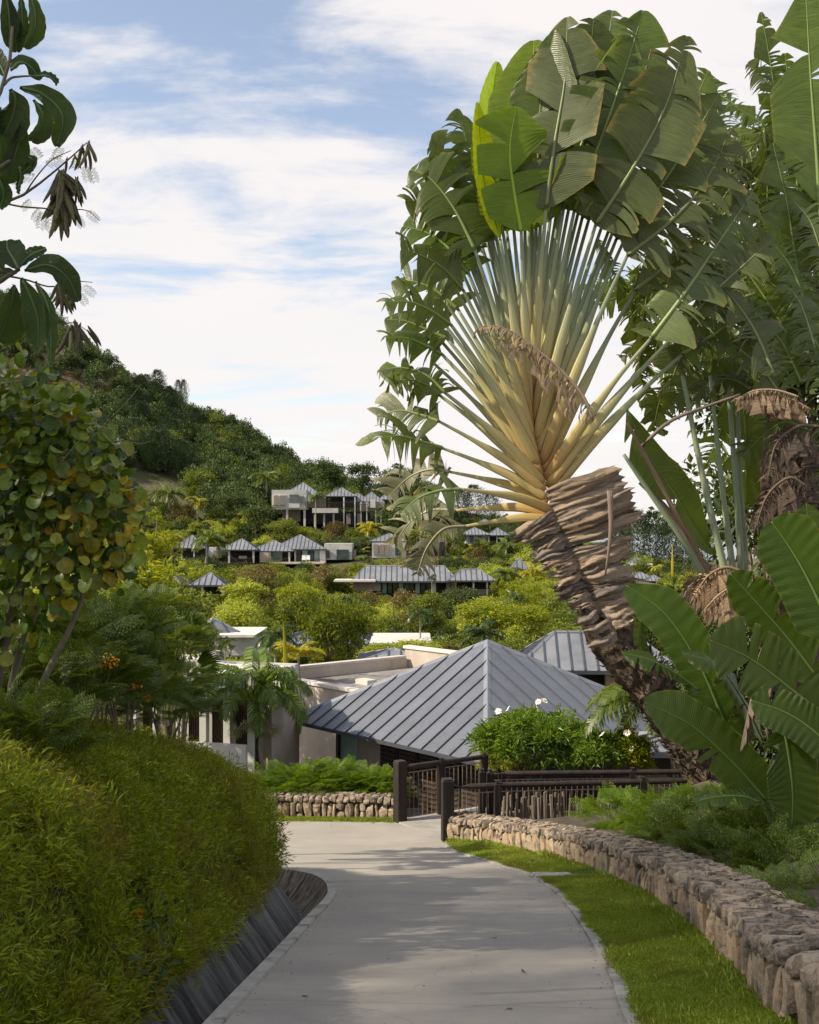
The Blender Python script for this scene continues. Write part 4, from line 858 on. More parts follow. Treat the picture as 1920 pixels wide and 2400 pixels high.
house('long_villa', 'long low villa with hipped grey roof and glazed front in the middle of the slope', 'villa', 128,
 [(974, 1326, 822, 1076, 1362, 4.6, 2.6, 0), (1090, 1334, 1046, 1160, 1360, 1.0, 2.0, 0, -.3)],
 [(893, 1056, 1366, 1392, 'shade_dark', 'room_shade', 2.5, .3), (1070, 1150, 1362, 1392, 'shade_dark', 'room_shade', 3, .3), (1012, 1022, 1364, 1392, 'wallw', 'wall', .8, 1), (1046, 1068, 1366, 1390, 'shutter', 'screen', 1.5), (828, 892, 1366, 1385, 'shutter', 'wall', .4, 3), (782, 880, 1360, 1364, 'coping', 'terrace_edge', -2, 4), (1075, 1150, 1381, 1393, 'shutter', 'low_wall', 1)]
 + [(896+k*13, 906+k*13, 1367, 1390, 'dglass' if k % 3 else 'glass', 'window', 1.6) for k in range(9)] + cols(1110, 1142, 2, 1360, 1395, 4) + cols(895, 1056, 6, 1364, 1393, 2.5, 'post', .6))
house('villa', 'white walled villa with shutters beside the hanging brown palm leaves', 'villa', 172, [(912, 1250, 874, 962, 1268, 0, None, 0)],
 [(872, 952, 1266, 1308, 'wallw', 'wall', 0, 5), (876, 886, 1276, 1300, 'shutter', 'shutter', -.2), (890, 900, 1276, 1300, 'shutter', 'shutter', -.2), (903, 913, 1276, 1302, 'shutter', 'shutter', -.2), (926, 940, 1277, 1302, 'dglass', 'window', -.2), (984, 1046, 1262, 1316, 'shutter', 'wall', 4, 3), (990, 1040, 1270, 1310, 'shade_dark', 'room_shade', 3.6)]+cols(988, 1042, 3, 1264, 1316, 3, 'post', 3))
house('villa', 'pale villa seen below the lowest green leaf stalks', 'villa', 195, [(1112, 1236, 1080, 1152, 1253, 0, None, 0), (1166, 1237, 1140, 1190, 1254, 0, None, 0), (1136, 1216, 1118, 1156, 1226, 0, None, 0, 8)],
 [(1092, 1138, 1252, 1274, 'wallw', 'wall', 1, 5), (1102, 1110, 1256, 1272, 'dglass', 'window', .7), (1122, 1130, 1256, 1272, 'dglass', 'window', .7), (1144, 1184, 1254, 1268, 'shade_dark', 'room_shade', 2, .3)]+cols(1146, 1184, 3, 1254, 1272, 2))
house('villa', 'small grey roof tucked between two coconut palms', 'villa', 150, [(1216, 1306, 1196, 1244, 1334, 0, None, 0)], [(1200, 1236, 1335, 1350, 'wallb', 'wall', 1, 2)])
house('white_villa', 'upper white villa in front of the casuarina wood', 'villa', 190, [(1490, 1306, 1462, 1522, 1322, 0, None, 0)], [(1484, 1525, 1324, 1348, 'white', 'wall', 0, 4), (1500, 1514, 1330, 1348, 'dglass', 'window', -.2), (1478, 1530, 1321, 1325, 'white', 'roof_edge', -.3, 5)])
house('white_villa', 'lower white villa with two small roofs in front of the casuarina wood', 'villa', 182, [(1500, 1340, 1470, 1532, 1357, 0, None, 0), (1532, 1347, 1512, 1556, 1360, 0, None, 0, -2)], [(1478, 1546, 1358, 1378, 'white', 'wall', 0, 4), (1536, 1543, 1362, 1374, 'dglass', 'window', -.3), (1500, 1512, 1362, 1376, 'dglass', 'window', -.3)])
house('roofed_house', 'ribbed grey roof with pale terrace behind the feathery palm', 'house', 62, [(471, 1448, 420, 580, 1494, 0, None, R(38))], [(430, 570, 1492, 1540, 'wallw', 'wall', 3, 3), (508, 600, 1488, 1494, 'coping', 'terrace_slab', -.5, 5), (532, 598, 1494, 1536, 'wallw', 'wall', 0, 3)])
house('roofed_house', 'dark grey roof corner below the ribbed roof and terrace', 'house', 50, [(452, 1505, 380, 536, 1560, 0, None, R(40))], [(380, 520, 1562, 1640, 'wallw', 'wall', 3, 2), (400, 480, 1548, 1556, 'coping', 'terrace_slab', -2, 4)])
house('roofed_house', 'grey roof rising on both sides of the tall bushy tree', 'house', 74, [(775, 1462, 690, 905, 1508, 0, None, 0)], [(700, 890, 1508, 1540, 'wallb', 'wall', 1, 3), (866, 1012, 1507, 1512, 'coping', 'roof_edge', -2.2, 7), (870, 1010, 1512, 1540, 'wallb', 'wall', -2, 6)])
house('roofed_house', 'small low roof just above the parapet of the beige building', 'house', 55, [(925, 1524, 838, 1015, 1552, 0, None, 0)], [(850, 1000, 1552, 1600, 'wallb', 'wall', 1.5, 3)])
house('roofed_house', 'wide ribbed grey roof behind the pyramid roof and the leaning trunk', 'house', 52, [(1385, 1481, 1178, 1600, 1572, 1.9, 2.6, -.06)], [(1230, 1540, 1574, 1640, 'shade_dark', 'room_shade', 2, .3), (1240, 1300, 1576, 1640, 'wallb', 'wall', 1.2, .4), (1420, 1460, 1576, 1640, 'wallb', 'wall', 1.2, .4)])
house('porch', 'low dark porch under a small grey roof beside the leaning trunk', 'porch', 33, [(1600, 1712, 1478, 1700, 1762, 0, None, 0)], [(1500, 1690, 1768, 1890, 'shade_dark', 'wall', 1.2, .3)]+cols(1510, 1680, 2, 1766, 1890, 8, 'post', .6))  # back wall coloured near-black for the shade under the roof

# ------------------------------------------------------------------ paddle leaves (bananas, traveller's palms, broad leaves)
def blade(pts, W, Nrm, seed=0, n=36, m=5, droop=.5, tear=.25, fold=.15, sweep=.35, gap=.10, jit=.12, base=.10, tipw=.30, wave=.004, sides=(1, 1)):
    """two-sided blade along a midrib; torn groups of veins droop on their own"""
    r = np.random.default_rng(seed); p = spline(pts, n+1); T = np.gradient(p, axis=0); T /= np.linalg.norm(T, axis=1, keepdims=True)
    Nv = np.array(Nrm, float); Nv = Nv-T*(T@Nv)[:, None]; Nv /= np.linalg.norm(Nv, axis=1, keepdims=True); B = np.cross(T, Nv)
    t = np.linspace(0, 1, n+1); w = W*np.minimum(1, (t/base+.04))**.6*np.minimum(1, ((1-t)/tipw+.02))**.55
    g = G()
    for si, s in enumerate((-1, 1)):
        cuts = [0]+[k for k in range(2, n-1) if r.random() < (tear if tear >= .8 else tear*(.12+1.75*math.sin(k*.19+seed*1.7+s)**2))]+[n]
        for a, b in zip(cuts[:-1], cuts[1:]):
            if b-a < 1: continue
            dang = r.normal()*jit; df = droop*r.choice([.5, .9, 1.4, 2.6], p=[.28, .36, .24, .12]) if tear > .03 else droop; lf = (r.uniform(.62, 1.06) if b-a < 5 else r.uniform(.9, 1.05)) if tear > .05 else 1; fd = fold+r.normal()*jit*.6
            mid = (a+b)/2; V = []; U = []
            for i in range(a, b+1):
                sw = sweep+dang; d = B[i]*s*math.cos(sw)+T[i]*math.sin(sw)+Nv[i]*fd; d /= np.linalg.norm(d); q = p[i].copy(); step = w[i]*lf*sides[si]/m
                V.append(q.copy()); U.append((t[i], 0))
                for j in range(1, m+1):
                    d = d+np.array([0, 0, -1.])*df*(.10+.16*j/m*2); d /= np.linalg.norm(d); q = q+d*step
                    off = T[i]*(mid-i)*gap*(j/m)**1.3*(w[i]/W)*.12*W*2 if b-a < n else 0
                    V.append(q+off+Nv[i]*wave*math.sin(i*1.7+seed+s)*(j/m)); U.append((t[i], j/m))
            Fs = [(x*(m+1)+y, (x+1)*(m+1)+y, (x+1)*(m+1)+y+1, x*(m+1)+y+1) for x in range(b-a) for y in range(m)]; g.add(V, Fs, U)
    V, Fs, U = tube(p, np.linspace(.05*W+.006, .004, n+1), 5); g.add(V, Fs, [(0.5, -1.0)]*len(V)); return g
PX = lambda px, py, Y: np.array(P(px, py, Y))
r7 = random.Random(11)

# the hero: leaning traveller's palm with its fan
SP = spline([(1240, 935, 19), (1250, 1020, 19), (1278, 1128, 19), (1297, 1190, 19), (1325, 1262, 19), (1375, 1376, 19), (1404, 1440, 19)], 60)
palm = thing('traveller_palm', 'leaning fan-shaped palm with yellow leaf stalks and brown sheathed trunk', 'palm', PX(1700, 1900, 19))
def pobj(g, name, mat, parent, smooth=True):
    o = g.obj(name, mat, parent, smooth)
    if parent is palm: o.location = -palm.location
    return o
TR = [(1300, 1180, .12), (1345, 1300, .22), (1400, 1420, .36), (1440, 1500, .42), (1490, 1565, .38), (1545, 1640, .35), (1610, 1740, .33), (1672, 1840, .34), (1722, 1935, .40)]
tp = spline([(a, b, c) for a, b, c in TR], 60); pts = [PX(a, b, 19.15) for a, b, c in tp]; g = G(); V, Fs, U = tube(pts, tp[:, 2], 22); V = np.array(V)
V += np.random.default_rng(3).normal(size=V.shape)*.022; g.add(V, Fs, U); trunk = pobj(g, 'trunk', M['barkd'], palm, False)
g = G(); rr_ = np.random.default_rng(5); k = 1500; ti = rr_.uniform(.42, 1, k); a_ = rr_.uniform(0, 2*np.pi, k); Pc = np.array([[np.interp(q, np.linspace(0, 1, 60), [v[c] for v in pts]) for c in range(3)] for q in ti]); rd = np.interp(ti, np.linspace(0, 1, 60), tp[:, 2])
nrm = np.stack([np.cos(a_), np.sin(a_)*1.0, np.sin(a_)*.0+np.cos(a_)*.35], 1); nrm /= np.linalg.norm(nrm, axis=1, keepdims=True)
leaves(g, Pc+nrm*rd[:, None]*.95, nrm*.6+np.array([-.4, 0, .7])+unit(k, rr_)*.5, nrm, rr_.uniform(.07, .2, k), rr_.uniform(.02, .06, k)); o = g.obj('bark_shreds', M['barkd'], trunk); stuff(o)
STK = [ # stalk end, midrib way points to the tip, half width (m), normal, droop, tear, kind
 ((1092, 1233), [(1040, 1240), (1000, 1285), (978, 1345)], .30, (.3, -.7, .5), 1.0, .5, 1),
 ((1067, 1196), [(1010, 1196), (960, 1225), (925, 1275)], .36, (.1, -.7, .6), 1.1, .45, 1),
 ((1080, 1146), [(1030, 1150), (980, 1168), (938, 1205)], .36, (.1, -.8, .6), 1.2, .4, 1),
 ((1055, 1106), [(1010, 1100), (960, 1118), (908, 1165)], .36, (.2, -.8, .5), 1.0, .45, 1),
 ((1036, 1050), [(990, 1036), (940, 1022), (893, 1026)], .55, (0, -.6, .8), 1.7, .4, 0),
 ((1030, 988), [(985, 972), (935, 962), (885, 976)], .40, (0, -.9, .5), 1.0, .3, 1),
 ((1030, 926), [(995, 900), (955, 890), (918, 905)], .36, (0, -.8, .6), 1.0, .25, 0),
 ((1045, 922), [(1000, 880), (945, 862), (886, 868)], .38, (.1, -.6, .8), 1.3, .5, 0),
 ((1036, 830), [(990, 806), (950, 792), (905, 792)], .40, (0, -.8, .6), 1.0, .25, 0),
 ((1048, 793), [(1000, 772), (950, 752), (902, 748)], .40, (0, -.8, .6), 1.0, .25, 0),
 ((1058, 762), [(1010, 728), (960, 708), (904, 708)], .42, (0, -.8, .6), .9, .2, 0),
 ((1073, 724), [(1020, 680), (970, 660), (918, 660)], .46, (0, -.8, .5), .9, .2, 0),
 ((1086, 680), [(1040, 630), (990, 600), (940, 585)], .44, (.1, -.9, .4), .9, .3, 0),
 ((1098, 640), [(1050, 580), (1000, 545), (945, 530)], .48, (.1, -.9, .4), .9, .35, 0),
 ((1105, 606), [(1060, 530), (1005, 480), (950, 470)], .46, (.1, -.9, .4), 1.0, .4, 0),
 ((1113, 585), [(1065, 490), (1010, 420), (962, 398)], .46, (.1, -.9, .3), 1.0, .4, 0),
 ((1141, 558), [(1090, 460), (1045, 380), (1005, 345)], .48, (.2, -.9, .3), .9, .4, 0),
 ((1154, 560), [(1120, 440), (1095, 340), (1075, 255)], .42, (.5, -.8, .1), .8, .4, 0),
 ((1172, 560), [(1135, 430), (1125, 320), (1120, 240)], .34, (.9, -.5, .1), .35, .05, 2),
 ((1188, 545), [(1155, 400), (1150, 270), (1165, 145)], .36, (.7, -.7, .1), .3, .03, 2),
 ((1222, 545), [(1205, 450), (1195, 350), (1210, 250)], .55, (.1, -1, .1), .3, .04, 3),
 ((1240, 540), [(1235, 420), (1245, 240), (1252, 95)], .62, (-.1, -1, .2), .45, .06, 2),
 ((1258, 500), [(1262, 380), (1270, 220), (1300, 70)], .55, (-.4, -1, .2), .6, .10, 0),
 ((1280, 490), [(1300, 340), (1325, 180), (1330, 40)], .60, (-.3, -1, .3), .7, .15, 1),
 ((1306, 490), [(1335, 350), (1375, 190), (1392, 45)], .62, (0, -1, .35), .7, .15, 0),
 ((1321, 490), [(1360, 350), (1410, 190), (1436, 25)], .62, (.0, -1, .3), .8, .2, 1),
 ((1346, 495), [(1400, 350), (1460, 180), (1508, 25)], .60, (.1, -1, .3), .9, .3, 0),
 ((1365, 510), [(1430, 370), (1495, 220), (1542, 60)], .62, (.1, -1, .3), .9, .25, 1),
 ((1396, 528), [(1480, 400), (1560, 250), (1610, 85)], .62, (.1, -1, .3), .9, .25, 1),
 ((1427, 540), [(1520, 420), (1600, 300), (1660, 165)], .60, (.1, -1, .3), 1.0, .35, 0),
 ((1445, 560), [(1545, 440), (1625, 320), (1685, 220)], .60, (.1, -1, .3), 1.0, .4, 1),
 ((1470, 600), [(1570, 520), (1650, 430), (1715, 300)], .62, (.1, -1, .4), 1.1, .4, 1),
 ((1490, 680), [(1590, 600), (1670, 500), (1740, 400)], .60, (.1, -1, .4), 1.1, .45, 1),
 ((1526, 793), [(1610, 680), (1690, 560), (1765, 450)], .60, (.1, -1, .4), 1.1, .5, 1),
 ((1594, 774), [(1680, 680), (1745, 620), (1810, 560)], .55, (0, -1, .5), 1.2, .5, 1),
 ((1600, 830), [(1680, 780), (1740, 740), (1810, 730)], .55, (0, -1, .5), 1.2, .5, 0),
]
nl_ = 23
for i, (e, way, hw, nv, dr, te, kd) in enumerate(STK):
    left = i < nl_-1; u = (i/(nl_-1)) if left else 1-(i-nl_)/(len(STK)-nl_)
    b = SP[int((1-min(u, 1))*31)] if left else SP[int((1-min(max(u, 0), 1))*26)]
    dz = (-.10 if left else .02)+.16*min(u, 1); yb = 18.9+dz; ye = 18.9+.5*math.sin(i*2.4)
    p0, p1 = PX(b[0]+(-4 if left else 4), b[1]+12, yb), PX(e[0], e[1], ye); L_ = np.linalg.norm(p1-p0)
    c1_ = p0+(p1-p0)*.33+np.array([0, 0, .10*L_*(.5 if left else .35)*(1-.6*u)]); st = spline([p0, c1_, p0+(p1-p0)*.68+np.array([0, 0, .03*L_]), p1], 26); tt = np.linspace(0, 1, 26)
    wd_ = np.interp(tt, [0, .06, .25, .48, .70, 1], [.075, .10, .098, .086, .042, .027])*(1.0 if L_ > 2.2 else .85)
    g = G(); V, Fs, U = tube(st, wd_, 8, .26, (0, -1, 0)); U = [(min(1, a*L_/3.9), c) for a, c in U]; g.add(V, Fs, U); so = pobj(g, 'leaf_stalk', M['stalk'], palm)
    mid = [p1]+[PX(q[0], q[1], ye+(.45 if i % 2 else -.35)*(k+1)/3+(-.25 if not left else 0)) for k, q in enumerate(way)]
    mt = M['ravw'] if i in (0, 1, 3) else [M['rav'], M['ravb'], M['ravy'], M['ravy']][kd]
    te *= .5 if left else .65
    bl = blade(mid, hw*(1.45 if left and i < 18 else 1.22), nv, seed=i+1, n=60, droop=dr*.75, tear=te, fold=.12, jit=.10+.2*te, gap=.25 if te > .2 else .1).obj('leaf_blade', mt, so, True)
# inner stalks of younger and hidden leaves, packed between the others
for i in range(len(STK)-5):
    if i == nl_-1: pass
    e, e2 = STK[i][0], STK[i+1][0]
    if i < 6 or i in (6,): continue
    left = i+.5 < nl_-1; u = ((i+.5)/(nl_-1)) if left else 1-(i+.5-nl_)/(len(STK)-nl_); b = SP[int((1-min(u, 1))*31)] if left else SP[int((1-min(max(u, 0), 1))*26)]
    p0 = PX(b[0]+(-3 if left else 3), b[1]+10, 18.98+.1*min(u, 1)); em = ((e[0]+e2[0])/2, (e[1]+e2[1])/2); dx_, dy_ = em[0]-b[0], em[1]-b[1]; p1 = PX(em[0]+dx_*.12, em[1]+dy_*.12, 19.1+.25*math.sin(i)); L_ = np.linalg.norm(p1-p0)
    st = spline([p0, p0+(p1-p0)*.33+np.array([0, 0, .10*L_*(.5 if left else .35)*(1-.6*u)]), p0+(p1-p0)*.68+np.array([0, 0, .03*L_]), p1], 24); g = G()
    V, Fs, U = tube(st, np.interp(np.linspace(0, 1, 24), [0, .06, .25, .45, .66, 1], [.07, .095, .092, .08, .036, .024]), 8, .26, (0, -1, 0)); g.add(V, Fs, [(min(1, a*L_/3.9), c) for a, c in U]); pobj(g, 'leaf_stalk', M['stalk'], palm)
# dried curled leaf lying over the fan
st = [PX(*q) for q in ((1392, 985, 18.5), (1365, 925, 18.5), (1320, 872, 18.5), (1270, 828, 18.5), (1215, 785, 18.5), (1165, 765, 18.5), (1122, 768, 18.5), (1110, 790, 18.45))]
o = pobj(blade(st, .55, (0, -.4, .9), seed=77, n=64, droop=3.2, tear=.8, fold=-.2, jit=.35, gap=.9, tipw=.5, base=.2, sides=(1, .75)), 'dead_leaf', M['dead'], palm)
st = [PX(*q) for q in ((1430, 1150, 18.35), (1432, 1230, 18.3), (1425, 1310, 18.3), (1418, 1350, 18.35))]; g = G(); g.add(*tube(spline(st, 10), [.055, .05, .045, .04, .035, .03, .028, .025, .02, .01], 7, .6, (0, -1, 0))); pobj(g, 'broken_stalk', M['dead'], palm)
# dry overlapping sheaths on both sides of the spine
def ruffle(p0, p1, w0, w1, seed, lift=.10, curl=.05):
    r = np.random.default_rng(seed); n, m = 14, 7; V = []; U = []; ax = p1-p0; L_ = np.linalg.norm(ax); ax = ax/L_; N_ = np.array([0, -1., 0]); Bv = np.cross(ax, N_); ph = r.uniform(0, 6, 4)
    for i in range(n):
        t = i/(n-1); w = (w0+(w1-w0)*t)*(1-.35*max(0, t-.8)/.2); c = p0+ax*L_*t+N_*(lift*math.sin(min(1, t*1.15)*math.pi)+.02)
        for j in range(m):
            s = j/(m-1)*2-1; rag = (1+.12*math.sin(9*s+ph[0]+i)) if i == n-1 else 1
            V.append(c+Bv*s*w+N_*(.55*w*(1-s*s))+N_*.022*math.sin(5*t+ph[1]+4*s)+Bv*.018*math.sin(8*t+ph[2])+ax*(.10*rag-.1)*(i == n-1)+ax*.05*math.sin(5*s+ph[3])*(i > n-3)+r.normal(size=3)*.005); U.append((t, j/(m-1)))
    Fs = [(i*m+j, i*m+j+1, (i+1)*m+j+1, (i+1)*m+j) for i in range(n-1) for j in range(m-1)]; g = G(); g.add(V, Fs, U); return g
lo = spline([(1216, 1247), (1214, 1262), (1251, 1300), (1290, 1352), (1326, 1398), (1356, 1446)], 27); ls = SP[30:]
for k in range(27):
    s = SP[min(59, 30+int(k*1.12))]; e = lo[k]; pobj(ruffle(PX(s[0]+6, s[1], 18.88), PX(e[0]+r7.uniform(-14, 22), e[1]+r7.uniform(-12, 9), 18.8-.006*k+r7.uniform(-.05, .05)), .050, .085*r7.uniform(.6, 1.5), 200+k, .09*r7.uniform(.5, 1.6)), 'dry_sheath', M['sheath'] if r7.random() < .72 else M['dead'] if r7.random() < .5 else M['deadd'], palm)
ro = spline([(1440, 1092), (1462, 1130), (1482, 1180), (1492, 1205), (1478, 1262), (1476, 1330), (1482, 1385), (1486, 1432)], 25)
for k in range(25):
    s = SP[min(59, 24+int(k*1.45))]; e = ro[k]; pobj(ruffle(PX(s[0]-4, s[1]+6, 18.86), PX(e[0]+r7.uniform(-30, 12), e[1]+r7.uniform(-16, 16), 18.78+.004*k+r7.uniform(-.07, .05)), .060, .12*r7.uniform(.55, 1.5), 300+k, .12*r7.uniform(.5, 1.6)), 'dry_sheath', M['sheath'] if r7.random() < .72 else M['dead'] if r7.random() < .5 else M['deadd'], palm)
for k, (a, b, c, d) in enumerate(((1440, 1460, 1365, 1480), (1430, 1450, 1500, 1425), (1445, 1490, 1375, 1515), (1400, 1440, 1345, 1462), (1425, 1470, 1480, 1455))):
    pobj(ruffle(PX(a, b, 18.66), PX(c, d, 18.45), .10, .07, 400+k, .10), 'dry_sheath', M['sheath'], palm)

# second traveller's palm, partly out of view: long stalks, torn blades, hanging dead leaves
p2 = thing('traveller_palm', 'tall dense palm with torn leaves and hanging dead fronds at the edge of the garden', 'palm', PX(1850, 1930, 20.5))
def q2(g, name, mat, parent=None, smooth=True):
    o = g.obj(name, mat, parent or p2, smooth)
    if not parent: o.location = -p2.location
    return o
g = G(); tt = spline([PX(1900, 1980, 20.6), PX(1880, 1600, 20.6), PX(1850, 1250, 20.6), PX(1840, 1050, 20.6), PX(1840, 940, 20.6)], 30); V, Fs, U = tube(tt, np.interp(np.linspace(0, 1, 30), [0, .5, .8, 1], [.42, .36, .5, .3]), 16); g.add(np.array(V)+np.random.default_rng(1).normal(size=np.shape(V))*.03, Fs, U); q2(g, 'trunk', M['barkd'])
L2 = [ # base, way..., half width, normal, droop, tear, kind, Y
 ([(1880, 640), (1872, 480), (1858, 300), (1840, 125)], .62, (-.2, -1, .3), .5, .45, 0, 20.2), ([(1925, 560), (1915, 380), (1900, 180), (1888, -30)], .75, (-.3, -1, .1), .4, .08, 0, 19.8),
 ([(1850, 420), (1825, 280), (1806, 150), (1784, 28)], .36, (.2, -1, .2), .5, .4, 0, 20.8), ([(1900, 800), (1870, 640), (1845, 480), (1812, 335)], .60, (0, -1, .4), .8, .5, 0, 19.7),
 ([(1815, 880), (1760, 760), (1680, 660), (1580, 585)], .55, (0, -.9, .6), 1.3, .6, 1, 18.6), ([(1900, 760), (1860, 640), (1800, 560), (1720, 500)], .55, (.1, -.9, .6), 1.2, .55, 0, 19.2),
 ([(1840, 940), (1780, 860), (1700, 800), (1600, 790)], .55, (0, -.8, .7), 1.3, .55, 1, 18.9), ([(1880, 900), (1830, 800), (1760, 730), (1680, 730)], .52, (0, -.8, .6), 1.3, .5, 0, 19.0),
 ([(1930, 900), (1900, 780), (1870, 700), (1830, 660)], .5, (0, -.9, .5), 1.3, .6, 1, 18.8), ([(1960, 950), (1930, 840), (1900, 790), (1850, 790)], .55, (0, -.9, .5), 1.4, .6, 0, 18.7),
 ([(1800, 960), (1740, 900), (1680, 890), (1620, 930)], .5, (0, -.8, .6), 1.4, .3, 0, 19.4), ([(1770, 900), (1700, 880), (1620, 900), (1560, 960)], .42, (.2, -1, .3), .8, .15, 0, 19.8),
 ([(1470, 960), (1510, 1050), (1590, 1170), (1672, 1300)], .42, (.3, -1, .1), .15, .05, 0, 20.3), ([(1735, 860), (1742, 960), (1748, 1070), (1750, 1180)], .68, (.1, -1, 0), .1, .03, 0, 21.6),
 ([(1520, 760), (1500, 860), (1530, 960), (1560, 1020)], .34, (.3, -1, .1), .7, .3, 0, 21.4), ([(1500, 620), (1480, 720), (1500, 820), (1530, 880)], .38, (.3, -1, .1), .8, .4, 0, 21.6),
 ([(1700, 500), (1640, 560), (1580, 640), (1530, 740)], .5, (0, -1, .3), 1.2, .5, 1, 20.8), ([(1750, 650), (1680, 700), (1620, 780), (1580, 860)], .5, (0, -1, .3), 1.2, .45, 0, 20.9),
 ([(1850, 250), (1790, 320), (1720, 390), (1660, 480)], .5, (0, -1, .3), 1.2, .5, 0, 21.5), ([(1960, 420), (1900, 500), (1850, 590), (1790, 650)], .5, (0, -1, .4), 1.2, .5, 0, 21.0),
 ([(1990, 700), (1930, 600), (1900, 520), (1860, 470)], .5, (0, -1, .4), 1.1, .5, 1, 19.4), ([(1780, 480), (1750, 420), (1700, 400), (1640, 420)], .5, (0, -1, .4), 1.1, .5, 0, 21.3),
 ([(1960, 1000), (1930, 1100), (1900, 1150), (1860, 1160)], .4, (0, -1, .3), 1.2, .4, 0, 19.6), ([(1660, 560), (1610, 640), (1560, 740), (1530, 850)], .5, (0, -1, .3), 1.1, .35, 0, 20.4), ([(1700, 700), (1640, 760), (1590, 850), (1560, 940)], .5, (0, -1, .3), 1.1, .3, 1, 20.2), ([(1640, 800), (1590, 860), (1550, 930), (1530, 1010)], .42, (.1, -1, .3), 1.0, .25, 0, 20.6), ([(1560, 560), (1530, 640), (1510, 730), (1500, 820)], .42, (.1, -1, .3), 1.0, .35, 0, 21.2), ([(1790, 300), (1800, 420), (1790, 540), (1770, 640)], .55, (0, -1, .3), .9, .4, 0, 20.3), ([(1900, 1010), (1840, 990), (1790, 1020), (1740, 1070)], .5, (0, -1, .4), 1.1, .3, 0, 19.2), ([(1950, 300), (1930, 420), (1900, 520), (1850, 600)], .6, (0, -1, .3), .9, .4, 1, 20.0), ([(1400, 560), (1440, 640), (1480, 720), (1500, 800)], .36, (.2, -1, .2), 1.0, .5, 0, 21.8)]
rf = random.Random(5)
for k in range(40):
    bx, by = rf.uniform(1640, 1990), rf.uniform(260, 1000); a = rf.uniform(-.5, 2.6); L = rf.uniform(200, 330)
    if bx-L*math.cos(a*.5) < 1560 and by < 420: continue
    dx, dy = -math.cos(a*.55), -math.sin(a*.55)*(1 if rf.random() < .75 else -.5)
    L2.append(([(bx+L*dx*q, by+L*dy*q+60*q*q) for q in (0, .33, .66, 1)], rf.uniform(.4, .62), (rf.uniform(-.3, .3), -1, rf.uniform(.2, .7)), rf.uniform(.8, 1.3), rf.uniform(.3, .6), int(rf.random() < .35), rf.uniform(20.9, 23.2)))
for i, (wp, hw, nv, dr, te, kd, Y) in enumerate(L2):
    q2(blade([PX(a, b, Y+.12*k) for k, (a, b) in enumerate(wp)], hw, nv, seed=500+i, n=60, droop=dr*.75, tear=te, fold=.12, jit=.1+.2*te, gap=.25), 'leaf_blade', [M['rav'], M['ravb']][kd])
for i, (wp, w_) in enumerate(((((1728, 1450), (1690, 1300), (1648, 1120), (1600, 880)), .062), (((1735, 1450), (1712, 1290), (1690, 1120), (1665, 880)), .055), (((1738, 1460), (1735, 1290), (1722, 1100), (1705, 880)), .06),
      (((1745, 1460), (1748, 1300), (1735, 1120), (1728, 900)), .045), (((1650, 1350), (1590, 1250), (1520, 1150), (1462, 1065)), .055), (((1665, 1350), (1600, 1235), (1540, 1120), (1470, 990)), .05), (((1660, 1370), (1620, 1270), (1560, 1190), (1500, 1130)), .07))):
    g = G(); s = spline([PX(a, b, 19.4+.15*i) for a, b in wp], 20); V, Fs, U = tube(s, np.linspace(w_*1.25, w_*.6, 20), 8, .7, (0, -1, 0)); g.add(V, Fs, [(.6+.35*a, c) for a, c in U]); q2(g, 'leaf_stalk', M['stalk'] if i < 5 else M['dead'])
g = G(); s = spline([PX(a, b, 18.4) for a, b in ((1505, 1045), (1570, 988), (1650, 955), (1735, 925))], 12); g.add(*tube(s, np.linspace(.035, .022, 12), 7)); q2(g, 'dead_stalk', M['dead'])
DEAD = [([(1700, 1330), (1670, 1345), (1640, 1355), (1610, 1380)], .95, 18.8), ([(1740, 1340), (1700, 1330), (1660, 1350), (1625, 1400)], .9, 18.5), ([(1760, 1400), (1720, 1380), (1690, 1390), (1650, 1430)], .8, 18.3), ([(1870, 930), (1820, 915), (1770, 915), (1725, 935)], .75, 18.5), ([(1900, 960), (1850, 935), (1800, 935), (1745, 925)], .6, 18.7),
        ([(1920, 1000), (1870, 1000), (1820, 1040), (1800, 1120)], .9, 18.6), ([(1940, 1250), (1880, 1260), (1830, 1310), (1800, 1380)], .9, 18.7), ([(1890, 1140), (1850, 1120), (1800, 1160), (1770, 1240)], .9, 18.5), ([(1930, 1090), (1880, 1100), (1830, 1140), (1780, 1200)], .95, 18.9), ([(1930, 1180), (1880, 1180), (1820, 1230), (1765, 1290)], .9, 18.8), ([(1940, 1040), (1880, 1040), (1830, 1080), (1790, 1120)], .8, 19.1), ([(1800, 1500), (1780, 1540), (1760, 1640), (1735, 1760)], .16, 12.4), ([(1815, 1560), (1800, 1640), (1795, 1700), (1800, 1760)], .14, 12.5)]
for i, (wp, hw, Y) in enumerate(DEAD[:11]):
    q2(blade([PX(a, b, Y) for a, b in wp], hw*.62, (0, -.6, .8), seed=600+i, n=50, droop=3.0, tear=.85, fold=-.25, jit=.4, gap=1.2, tipw=.4), 'dead_leaf', M['dead'] if i < 5 else M['deadd'])

